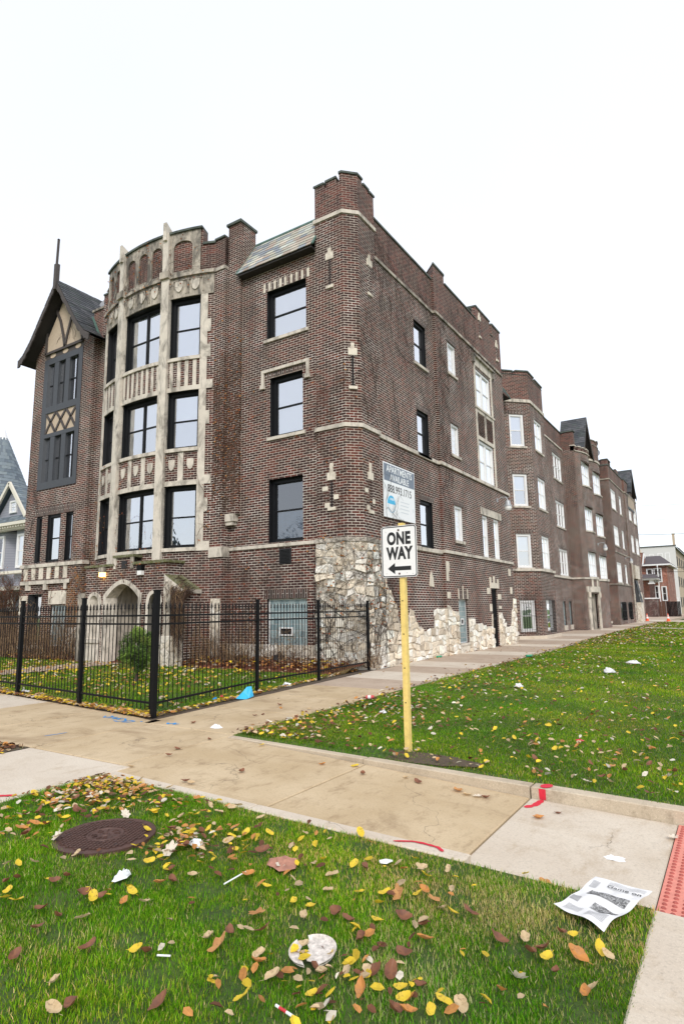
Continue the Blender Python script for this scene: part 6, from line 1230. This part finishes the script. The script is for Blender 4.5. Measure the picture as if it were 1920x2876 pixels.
r=random.Random(31); pts=[]; cc=[(3.35,-10.25,.2,190),(3.7,-10.4,.25,150),(3.35,-10.75,.2,110),(3.8,-10.7,.2,60),(4.25,-10.3,.3,60),(5.15,-10.75,.22,90),(5.0,-11.0,.2,40),(3.7,-11.2,.3,50),(5.6,-10.6,.3,45),(6.0,-11.3,.7,30),(7.0,-10.7,.6,40),(7.0,-11.5,.25,50),(6.8,-11.85,.2,30)]
for cx,cy,s_,k in cc:
    for _ in range(k):
        x,y=r.gauss(cx,s_),r.gauss(cy,s_*.7)
        if 3.06<x<7.95 and y<-10.02 and math.hypot(x-4.46,y+11.02)>.34: pts.append((x,y))
litter('leaf_litter','small leaf fragments in patches over the near lawn in the foreground',pts,8,.021,wts=(4,3,3,4,1))
# dirt strip + edge
pts=[(3.04+r.random()*5,-9.97-r.random()*.05) for _ in range(60)]
# ------------------------------------------------------------------ LITTER
def crumple(name,label,cat,x,y,r_,mat,seed,h=.5,z=None,sx=1):
    rr=random.Random(seed);m=MB();n=11
    rings=[(0,.9)]+[(.45,.75),(.8,.35),(1,.0)]
    V=[[Vector((0,0,r_*h*rr.uniform(.6,1)))]*n]
    for q,hh in rings[1:]:
        V.append([Vector((r_*q*math.cos(2*math.pi*i/n)*rr.uniform(.7,1.25)*sx,r_*q*math.sin(2*math.pi*i/n)*rr.uniform(.7,1.25),r_*h*hh*rr.uniform(.2,1.5))) for i in range(n)])
    T=Matrix.Translation((x,y,(zg(x)+.02 if z is None else z)))@Matrix.Rotation(rr.uniform(0,6),4,'Z')
    for a,b_ in zip(V,V[1:]):
        for i in range(n):
            j=(i+1)%n
            if a is V[0]: m.face([T@a[0],T@b_[i],T@b_[j]],None,mat)
            else: m.face([T@a[i],T@b_[i],T@b_[j],T@a[j]],None,mat)
    return tag(m.build(name),label,cat)
crumple('tissue','crumpled white tissue on the pavement by the lawn corner','tissue',2.3,-7.66,.055,'white_plastic',1,.9,.003,1.5)
crumple('tissue','torn white tissue on the pale ramp slab near the tactile pad','tissue',7.64,-9.09,.05,'white_plastic',2,.4,zr(7.64)+.003,1.5)
crumple('paper_scrap','white plastic scrap caught at the fence foot on the garden side','paper',.29,-3.5,.10,'white_plastic',3,.9,.01)
crumple('paper_cup','crushed white and pink paper cup in the near lawn','cup',5.18,-11.42,.045,'white_plastic',4,.9,None,1.5)
crumple('napkin','crumpled white napkin among leaves in the near lawn','napkin',5.18,-10.8,.05,'white_plastic',5,.8,None,1.6)
crumple('paper_bag','crumpled brown paper bag lying in the near lawn','bag',5.9,-10.72,.10,'crumple_brown',6,.45,None,1.2)
crumple('paper_scrap','white folded paper scrap on the near lawn close to the ramp','paper',6.44,-10.33,.035,'paper_white',7,.5,None,1.4)
crumple('paper_scrap','white paper scrap on the right lawn close to the soda can','paper',3.74,-5.5,.06,'paper_white',8,.7)
crumple('paper_scrap','white paper scrap in the middle of the right lawn','paper',4.6,-1.3,.10,'paper_white',9,.7)
crumple('paper_scrap','flat white plate-like scrap far out on the right lawn','paper',5.85,5.6,.22,'paper_white',10,.3)
crumple('plastic_bag','yellowish white plastic bag far out on the right lawn','bag',5.7,2.6,.15,'paper_white',11,.9)
crumple('candy_wrapper','small red wrapper on the right lawn','wrapper',6.74,-5.85,.05,'can_red',12,.5)
crumple('plastic_bag','dark bag slumped at the foot of the front wall under the glass block window','bag',-2.6,-.25,.24,'vent_dark',13,1.4,.12)
crumple('candy_wrapper','blue and purple wrapper in the leaves by the fence left of the blue bag','wrapper',.38,-5.75,.05,'paint_blue',14,.8,.02)
crumple('candy_wrapper','red wrapper in the leaves by the fence left of the blue bag','wrapper',.36,-5.55,.04,'can_red',15,.8,.04)
crumple('paper_scrap','white paper scrap in the leaf drift behind the fence at far left','paper',-3.9,-6.85,.09,'paper_white',16,.6,.03)
BB=MB(); pr=random.Random(3)
prof=[[(-.03,.02,.02),(.02,.06,.21),(.10,.10,.22),(.12,.14,.04)],[(-.06,-.04,.01),(.0,-.03,.13),(.08,.0,.07),(.12,.02,.02)],[(-.16,-.14,.008),(-.05,-.16,.02),(.04,-.14,.015),(.10,-.06,.006)]]
for a,b_ in zip(prof,prof[1:]):
    for i in range(3): BB.face([(a[i][0]+.72,a[i][1]-5.35,a[i][2]),(b_[i][0]+.72,b_[i][1]-5.35,b_[i][2]),(b_[i+1][0]+.72,b_[i+1][1]-5.35,b_[i+1][2]),(a[i+1][0]+.72,a[i+1][1]-5.35,a[i+1][2])],None,'blue_plastic')
tag(BB.build('plastic_bag'),'bright blue plastic bag draped at the foot of the iron fence','bag')
def cyl(name,label,cat,a,b_,r0,mat,mat2=None):
    m=MB(); m.tube([a,b_],r0,mat,12); 
    if mat2: A=Vector(a);Bq=Vector(b_); m.tube([A.lerp(Bq,.2),A.lerp(Bq,.6)],r0*1.02,mat2,12)
    return tag(m.build(name),label,cat)
cyl('drink_can','red and white drink can on its side at the edge of the right lawn','can',(2.80,-4.42,.045),(2.93,-4.36,.045),.033,'can_red','paper_white')
cyl('glass_bottle','green bottle lying at the foot of the rubble wall','bottle',(.10,4.7,.03),(.14,4.95,.03),.035,'green_glass'); cyl('glass_bottle','teal bottle lying at the pavement edge of the right lawn','bottle',(2.65,6.0,.04),(2.78,6.2,.04),.04,'green_glass')
cyl('drinking_straw','white straw in the near lawn, left of the crumpled brown paper bag','straw',(5.79,-11.16,-.03),(5.81,-10.99,-.015),.0045,'white_plastic'); cyl('drinking_straw','short white straw piece in the near lawn left of the foam plate','straw',(6.04,-11.88,-.04),(6.10,-11.85,-.04),.0045,'white_plastic'); cyl('drinking_straw','white striped straw at the bottom edge of the near lawn','straw',(6.76,-11.86,-.05),(6.87,-11.88,-.05),.006,'white_plastic','can_red')
# foam plate
def foam(cx,cy,pts,name,parent):
    m=MB(); T=Matrix.Translation((cx,cy,zg(cx)+.035))@Matrix.Rotation(R_(8),4,'X'); m.poly(pts,-.002,.003,'foam',T)
    for (x0,y0),(x1,y1) in zip(pts,pts[1:]):
        if math.hypot(x0,y0)>.085 and math.hypot(x1,y1)>.085: m.face([T@Vector((x0,y0,.003)),T@Vector((x1,y1,.003)),T@Vector((x1*1.12,y1*1.12,.018)),T@Vector((x0*1.12,y0*1.12,.018))],None,'foam')
    return under(parent,m.build(name))
FP=thing('foam_plate','broken dirty white foam plate lying in the near lawn','plate',loc=(6.68,-11.47,-.04))
A_=[(.1*math.cos(R_(a)),.1*math.sin(R_(a))) for a in range(-40,150,12)]; jr=random.Random(2)
foam(6.68,-11.47,A_+[(-.06,.03),(-.035,.01),(-.045,-.02),(-.02,-.045),(.0,-.06),(.03,-.055)],'fragment',FP)
foam(6.67,-11.475,[(.1*math.cos(R_(a)),.1*math.sin(R_(a))) for a in range(165,290,12)]+[(.0,-.075),(-.035,-.05),(-.06,-.02),(-.07,.015)],'fragment',FP)
# newspaper
def bil(u,v,c): 
    a,b_,d,e=[Vector((x,y,0)) for x,y in c]; return (a*(1-u)+b_*u)*(1-v)+(e*(1-u)+d*u)*v
NC=[(7.665,-9.86),(7.985,-9.90),(7.82,-10.49),(7.555,-10.36)]
def npz(u,v):
    a=.15+.75*min(1,max(0,(v-.25)/.4)); return zg(7.8)+.04+a*(.014*math.sin(u*7+v*3)*math.cos(v*6)+.011*math.sin(v*13+u*4))+.012*abs(u-.5)+.004*math.sin(u*17)*math.sin(v*19)
def npatch(m,u0,u1,v0,v1,mat,dz=0,n=20,shift=None):
    for i in range(n):
        for j in range(n):
            q=[]
            for a,c in ((i,j),(i+1,j),(i+1,j+1),(i,j+1)):
                u=u0+(u1-u0)*a/n;v=v0+(v1-v0)*c/n; p=bil(u,v,NC); 
                if v>.6 and u<.5: p.x-=.05*(v-.6)*(1-u*2)
                q.append((p.x,p.y,npz(u,v)+dz))
            m.face(q,None,mat)
NP=thing('newspaper','open grey printed newspaper sheet lying over the lawn corner by the ramp','newspaper',loc=(7.77,-10.15,-.06))
m=MB(); npatch(m,0,1,0,1,'paper_white'); o=part(m,'sheet',NP); o.data.polygons.foreach_set('use_smooth',[True]*len(o.data.polygons))
m=MB(); npatch(m,.18,.9,.36,.5,'ink_grey',.003); npatch(m,.45,.9,.62,.74,'ink_grey',.003); npatch(m,.03,.2,.62,.72,'ink_light',.003); part(m,'printed_photo',NP)
m=MB()
for i in range(9): npatch(m,.06,.2,.14+i*.018,.146+i*.018,'ink_light',.003,3)
for i in range(4): npatch(m,.3,.95,.05+i*.02,.054+i*.02,'ink_light',.003,4)
for i in range(8): npatch(m,.1,.4,.8+i*.018,.805+i*.018,'ink_light',.003,3); npatch(m,.5,.9,.8+i*.018,.805+i*.018,'ink_light',.003,3)
part(m,'print_lines',NP)
text('Game on',.052,Matrix.Translation((7.845,-9.985,npz(.55,.22)+.010))@Matrix.Rotation(R_(-10),4,'Z'),'sign_black',NP,ex=.0004)
# ------------------------------------------------------------------ VEGETATION
def bush(name,label,cx,cy,z0,rx_,rz,n,size,cols,trunk=True,seed=1,cat='shrub',top=None):
    r=random.Random(seed); t=thing(name,label,cat,loc=(cx,cy,0)); m=MB(); cl=[]
    for _ in range(70):
        a=r.uniform(0,6.28);b_=math.acos(r.uniform(-1,1));q=r.uniform(.45,1)**.5; cl.append((Vector((q*math.sin(b_)*math.cos(a)*rx_,q*math.sin(b_)*math.sin(a)*rx_,z0+rz+q*math.cos(b_)*rz)),r.uniform(.12,.24)*rx_*1.6,r.choice(cols),r.uniform(.6,1.25)))
    for i in range(n):
        c,rad,co,br=r.choice(cl); d=Vector((r.gauss(0,1),r.gauss(0,1),r.gauss(0,1))); d=d.normalized()*rad*r.uniform(.6,1.1); p=c+d
        k=Vector((r.gauss(0,1),r.gauss(0,1),r.gauss(.4,.8))).normalized(); u=k.cross(Vector((r.gauss(0,1),r.gauss(0,1),r.gauss(0,1)))).normalized(); v=k.cross(u); s=size*r.uniform(.6,1.3); f=br*r.uniform(.7,1.3)
        m.face([p-u*s*.5,p+v*s-u*s*.15+k*s*.1,p+v*s*1.3,p+u*s*.5],None,'shrub_leaf',tuple(q*f for q in co))
    m.build('foliage',t,col=True)
    if trunk:
        m=MB(); m.tube([(0,0,0),(.02,.01,z0+rz*.5),(0,0,z0+rz*1.3)],.035,'bark',7,taper=.4)
        for i in range(14):
            a=r.uniform(0,6.28); m.tube([(0,0,z0+r.uniform(-.05,.6)*rz),(math.cos(a)*rx_*.4,math.sin(a)*rx_*.4,z0+rz*r.uniform(.5,1.1)),(math.cos(a)*rx_*.75,math.sin(a)*rx_*.75,z0+rz*r.uniform(.7,1.6))],.012,'bark',5,taper=.4)
        m.build('trunk',t)
    return t
bush('evergreen_shrub','rounded green evergreen shrub in front of the arched entrance',-3.5,-4.4,.24,.40,.49,15000,.024,[(.14,.24,.04),(.24,.36,.07),(.40,.48,.12),(.07,.13,.03)])
bush('shrub','loose pale green shrub at the wall left of the evergreen shrub',-6.6,-1.9,.02,.42,.38,1500,.03,[(.16,.22,.06),(.22,.25,.09),(.10,.15,.04)],seed=3)
def branchy(m,p,d,L,r0,depth,rr,mat,spread=.5,up=.1,leaf=None,lm=None,gr=.72,n=4,sides=4):
    pts=[Vector(p)];dd=Vector(d).normalized()
    for i in range(n):
        dd=(dd+Vector((rr.gauss(0,.14),rr.gauss(0,.14),rr.gauss(0,.1)+up*.25))).normalized(); pts.append(pts[-1]+dd*L/n)
    m.tube(pts,r0,mat,sides if depth>1 else 3,taper=.6)
    if leaf and depth<=1:
        for _ in range(leaf):
            q=rr.choice(pts); s=rr.uniform(.02,.04); a=Vector((rr.gauss(0,1),rr.gauss(0,1),rr.gauss(0,1))).normalized(); b_=a.cross(Vector((0,.3,1))).normalized(); q=q+a*.03; lm.face([q,q+a*s,q+a*s+b_*s,q+b_*s],None,'leafy',rr.choice([(.25,.06,.03),(.35,.12,.05),(.16,.06,.04)]))
    if depth<=0: return
    for k in range(rr.choice((2,3,3,4))):
        t=rr.uniform(.35,1); q=pts[min(n,int(t*n))]; e=(dd+Vector((rr.gauss(0,spread),rr.gauss(0,spread),rr.gauss(0,spread*.6)+up))).normalized(); branchy(m,q,e,L*gr*rr.uniform(.7,1.1),r0*.6,depth-1,rr,mat,spread,up,leaf,lm,gr,n,sides)
rr=random.Random(11); t=thing('bare_shrub','tall bare twiggy shrub with a few red leaves at the left edge behind the fence','shrub',loc=(-17.3,.1,0)); m=MB();lm=MB()
for k in range(10): branchy(m,(rr.uniform(-1.2,.9),rr.uniform(-.4,.4),0),(rr.gauss(0,.35),rr.gauss(0,.3),1),2.2,.030,4,rr,'stem_brown',.42,.15,2,lm)
m.build('branches',t); lm.build('foliage',t,col=True)
def stalks(label,x0,x1,y0,y1,n,h,seed,mats=('stem_brown','stalk_tan')):
    rr=random.Random(seed); t=thing('dead_shrub',label,'shrub',loc=((x0+x1)/2,(y0+y1)/2,0)); m=MB()
    for i in range(n):
        x=rr.uniform(x0,x1);y=rr.uniform(y0,y1); p=Vector((x,y,.05));d=Vector((rr.gauss(0,.25),rr.gauss(0,.2),1)).normalized();pts=[p];H=h*rr.uniform(.35,1.1)
        for k in range(6): d=(d+Vector((rr.gauss(0,.18),rr.gauss(0,.15),rr.gauss(0,.1)))).normalized(); pts.append(pts[-1]+d*H/6)
        mt=rr.choice(mats); m.tube(pts,rr.uniform(.004,.011),mt,3,taper=.3)
        for k in range(4):
            q=rr.choice(pts[1:]); e=Vector((rr.gauss(0,1),rr.gauss(0,.6),rr.uniform(.1,1))).normalized(); m.tube([q,q+e*.12,q+e*.25+Vector((0,0,.05))],.004,mt,3,taper=.3)
    part(m,'stems',t); return t
stalks('tangle of dead brown stalks at the foot of the gable tower',-15.9,-10.6,-1.6,-.5,480,1.9,1)
stalks('dead brown stalks against the wall between the portico buttress and the glass block window',-6.1,-3.6,-.9,-.2,220,1.2,2)
stalks('thin dead stems growing in front of the basement glass block window',-3.6,-1.5,-.6,-.15,70,1.5,4)
stalks('small dead weed at the foot of the turret just outside the fence end',.02,.35,.15,.45,30,.55,5)
HOLES={id(PW):hW,id(PB):hb,id(PG):hg,id(PS1):hS1,id(PS2):hS2,id(PE):[h[:4] for h in he]}
# ---- vines hugging a wall path
def vines(label,specs,seed,leafn=0,lcol=((.45,.14,.04),(.30,.09,.04),(.55,.25,.08))):
    rr=random.Random(seed); root=None; m=MB(); lf=MB()
    for P,ua,ub,za,zb,zmax,n,r0,mat,d in specs:
        for i in range(n):
            stack=[(rr.uniform(ua,ub),rr.uniform(za,zb),math.pi/2+rr.gauss(0,.25),r0*rr.uniform(.6,1.2),rr.uniform(.4,1)*(zmax-za),0)]
            while stack:
                u,z,a,rad,L,dep=stack.pop(); pts=[];s=0;step=.13
                while s<L:
                    if not(ua-.05<u<ub+.05): a=math.pi-a; u=min(max(u,ua),ub)
                    if z>zmax or z<za-.1: break
                    if any(h[0]-.04<u<h[1]+.04 and h[2]-.05<z<h[3]+.05 for h in HOLES.get(id(P),())) and not(P is PB and z<5.6 and rr.random()<.8 and u<b(-7.4)): break
                    uu=min(max(u,0.001),P.u[-1]-.001); pts.append(P.P(uu,z,d+rad)); a+=rr.gauss(0,.33); a+=(math.pi/2-a)*.06 if dep<2 else 0; u+=math.cos(a)*step; z+=math.sin(a)*step; s+=step
                    if rr.random()<(.17 if dep<2 else .06) and dep<3 and rad>.002: stack.append((u,z,a+rr.choice((-1,1))*rr.uniform(.5,1.2),rad*.62,L*rr.uniform(.15,.4),dep+1))
                    if leafn and rr.random()<leafn:
                        q=P.P(uu,z,d+.03); w=rr.uniform(.02,.05); c=rr.choice(lcol); q2=q+Vector((rr.uniform(-w,w),rr.uniform(-w,w),-w)); lf.face([q,q2,q2+Vector((w,w*.3,w*.4)),q+Vector((w,.3*w,0))],None,'leafy',c)
                if len(pts)>1: m.tube(pts,rad,mat,3,taper=.45)
    t=thing('climbing_vine',label,'vine',loc=tuple(m.v[0])); part(m,'stems',t)
    if lf.f: part(lf,'leaves',t,col=True)
    return t
vines('dense web of bare vine stems over the pale rubble base of the corner turret',[(PT,.5,PT.u[-1]-.1,0,.4,3.6,22,.009,'vine_dark',.075),(PT,.5,PT.u[-1]-.1,.1,3.2,3.7,150,.0035,'vine_dark',.07),(PS1,.02,1.2,.1,1.6,2.2,30,.0035,'vine_dark',.07),(PT,.5,PT.u[-1]-.1,3.4,6.8,9.5,16,.005,'stem_brown',.01)],1,.03)
vines('dark bare vines spreading up the brick side wall to the parapet',[(PS1,.05,PS1.u[-1]-.05,5.5,7,13.9,12,.007,'vine_dark',.01),(PS1,.05,PS1.u[-1]-.05,9.5,12.8,13.95,80,.004,'vine_dark',.01),(PT,PT.u[3]-.1,PT.u[4]-.02,7,12,14.4,10,.005,'vine_dark',.01),(PS1,.05,1.5,0,1,6,6,.008,'vine_dark',.06),(PS2,.15,4.5,9.0,12.5,14.2,34,.005,'vine_dark',.01),(PS2,.15,1.2,3.7,9,12.6,14,.006,'vine_dark',.01)],2)
vines('brown creeper on the front wall between the stepped pier and turret',[(PW,.05,3.4,.2,1,5.4,26,.006,'stem_brown',.01),(PP,.05,PP.u[-1]-.05,4.7,6,12,26,.007,'stem_brown',.01),(PW,.05,3.4,4,8,9.6,14,.005,'stem_brown',.01)],3,.05)
vines('creeper with orange leaves over the bow bay and its stone mullions',[(PB,b(-7.5),b(-5.45),3.6,5,13.2,16,.007,'stem_brown',.05),(PB,b(-11.1),b(-9.2),3.6,5,13.0,16,.007,'stem_brown',.05),(PB,b(-11.0),b(-5.6),12.2,13,14.9,60,.008,'vine_dark',.10),(PB,b(-9.6),b(-7.4),3.4,4.2,5.5,14,.006,'stem_brown',.03)],4,.13)
vines('red leaved creeper hanging around the entrance portico and left wall',[(PE,PE.u[1],PE.u[2],1.2,3.0,3.3,26,.009,'stem_brown',.05),(PG,gx(-16),gx(-12.1),1.5,2.6,3.5,26,.008,'stem_brown',.03),(PG,gx(-12.9),PG.u[-1]-.05,.2,1.5,6.0,20,.01,'stalk_tan',.02)],5,.16)
vines('few dark vines crossing the timbered gable tower',[(PG,gx(-16.1),gx(-15.3),3.7,6,12.4,7,.006,'vine_dark',.01),(PG,gx(-15.0),gx(-12.9),12.7,13,14,9,.007,'vine_dark',.04)],6)
# hanging dead mat on buttress
rr=random.Random(9); t=thing('climbing_vine','thick mat of dead vines hanging over the mossy buttress right of the portico','vine',loc=(-6,-1.1,0)); m=MB()
for i in range(420):
    x=rr.uniform(-6.25,-5.5);y=rr.uniform(-1.12,-.6);z=2.75-(x+6.25)*.6+rr.uniform(-.2,.05); pts=[Vector((x,y,z))]
    y2_=-1.12-rr.uniform(0,.12)
    H=rr.uniform(.5,2.3)
    for k in range(1,7): pts.append(Vector((x+rr.gauss(0,.05)*k*.6,y2_+rr.gauss(0,.03),max(.05,z-H*k/6))))
    m.tube(pts,rr.uniform(.004,.01),rr.choice(('stalk_tan','stem_brown','stem_brown','vine_dark')),3,taper=.4)
part(m,'stems',t)
# bare tree across the street (seen reflected in panes)
for (tx_,ty_,hh,sd,lb) in ((-24,-32,4.6,21,'bare street tree across the road, reflected in the first floor window beside the turret'),(-33,-34,4.4,22,'bare street tree across the road, second from the corner'),(-43,-33,4.6,23,'bare street tree across the road, third from the corner'),(-54,-36,4.6,24,'bare street tree across the road, farthest from the corner')):
    rr=random.Random(sd); t=thing('bare_tree',lb,'tree',loc=(tx_,ty_,-.3)); m=MB(); m.tube([(0,0,0),(.1,0,2.5),(0,.1,4)],.28,'bark',8,taper=.75); m.build('trunk',t); m=MB()
    for k in range(6): branchy(m,(0,.1,3.2+.15*k),(rr.gauss(0,.5),rr.gauss(0,.5),1),hh,.14,4,rr,'bark',.5,.15,gr=.7)
    m.build('branches',t)

HA=thing('house','dark roofed house across the road, seen only reflected in the front windows','house',loc=(-30,-48,-.3)); m=MB(); m.box(-36,-24,-54,-44,-.3,7.5,'board_brown'); part(m,'wall',HA)
m=MB(); m.face([(-36.5,-43.5,7.3),(-23.5,-43.5,7.3),(-23.5,-49,12),(-36.5,-49,12)],None,'roof_brown'); m.face([(-36.5,-54.5,7.3),(-23.5,-54.5,7.3),(-23.5,-49,12),(-36.5,-49,12)],None,'roof_brown'); m.face([(-23.9,-44,7.4),(-23.9,-54,7.4),(-23.9,-49,11.8)],None,'board_brown'); m.face([(-36,-44,7.4),(-36,-54,7.4),(-36,-49,11.8)],None,'board_brown'); part(m,'roof',HA)
for xx in (-34,-31,-28,-25.5):
    for zz in (1,4.5): m=MB(); m.box(xx-.6,xx+.6,-43.98,-43.9,zz,zz+1.8,'frame_white'); m.box(xx-.5,xx+.5,-43.9,-43.88,zz+.1,zz+1.7,'dark_room'); part(m,'window',HA)
# ------------------------------------------------------------------ CAMERA, LIGHT, WORLD
cam=bpy.data.cameras.new('camera'); co=bpy.data.objects.new('camera',cam); COL.objects.link(co); S.camera=co
cam.sensor_fit='HORIZONTAL'; cam.sensor_width=36; cam.lens=1699.84*36/1920; cam.clip_start=.05; cam.clip_end=2000
yaw,pitch,roll=-.571649164,.160472031,-.0147633119
f=Vector((math.sin(yaw)*math.cos(pitch),math.cos(yaw)*math.cos(pitch),math.sin(pitch))); r=Vector((math.cos(yaw),-math.sin(yaw),0)); u=r.cross(f)
r2=r*math.cos(roll)+u*math.sin(roll); u2=-r*math.sin(roll)+u*math.cos(roll)
co.matrix_world=Matrix.Translation((8.57,-14.1,1.6))@Matrix((r2,u2,-f)).transposed().to_4x4()
w=bpy.data.worlds.new('World'); S.world=w; w.use_nodes=True; t=w.node_tree; t.nodes.clear()
out=t.nodes.new('ShaderNodeOutputWorld'); sky=t.nodes.new('ShaderNodeTexSky'); sky.sky_type='NISHITA'; sky.sun_disc=False; el,az=R_(38),R_(200)
sky.sun_elevation=el; sky.sun_rotation=az
b1=t.nodes.new('ShaderNodeBackground'); b1.inputs[1].default_value=.05; t.links.new(sky.outputs[0],b1.inputs[0])
tc=t.nodes.new('ShaderNodeTexCoord'); nz=t.nodes.new('ShaderNodeTexNoise'); nz.inputs['Scale'].default_value=1.6; nz.inputs['Detail'].default_value=3; t.links.new(tc.outputs['Generated'],nz.inputs['Vector'])
cr=t.nodes.new('ShaderNodeValToRGB'); cr.color_ramp.elements[0].position=.3; cr.color_ramp.elements[1].position=.7; cr.color_ramp.elements[0].color=(.90,.91,.945,1); cr.color_ramp.elements[1].color=(.955,.96,.985,1); t.links.new(nz.outputs['Fac'],cr.inputs[0])
b2=t.nodes.new('ShaderNodeBackground'); b2.inputs[1].default_value=.88; t.links.new(cr.outputs[0],b2.inputs[0])
ad=t.nodes.new('ShaderNodeAddShader'); t.links.new(b1.outputs[0],ad.inputs[0]); t.links.new(b2.outputs[0],ad.inputs[1]); t.links.new(ad.outputs[0],out.inputs[0])
L=bpy.data.lights.new('sun','SUN'); L.energy=2.0; L.angle=R_(16); L.color=(1,.95,.88); lo=bpy.data.objects.new('sun',L); COL.objects.link(lo)
# sun direction: from the camera side, right of the front facade
d=Vector((math.sin(az)*math.cos(el),math.cos(az)*math.cos(el),math.sin(el)))
d=Vector((.55,-.75,.75)).normalized(); sky.sun_elevation=math.asin(d.z); sky.sun_rotation=math.atan2(d.x,d.y)
lo.rotation_euler=d.to_track_quat('Z','Y').to_euler()
S.view_settings.view_transform='Standard'; S.view_settings.look='None'; S.view_settings.gamma=1; S.view_settings.exposure=.2; S.view_settings.use_curve_mapping=False
S.render.engine='CYCLES'
try: S.cycles.max_bounces=6; S.cycles.transparent_max_bounces=8
except Exception: pass
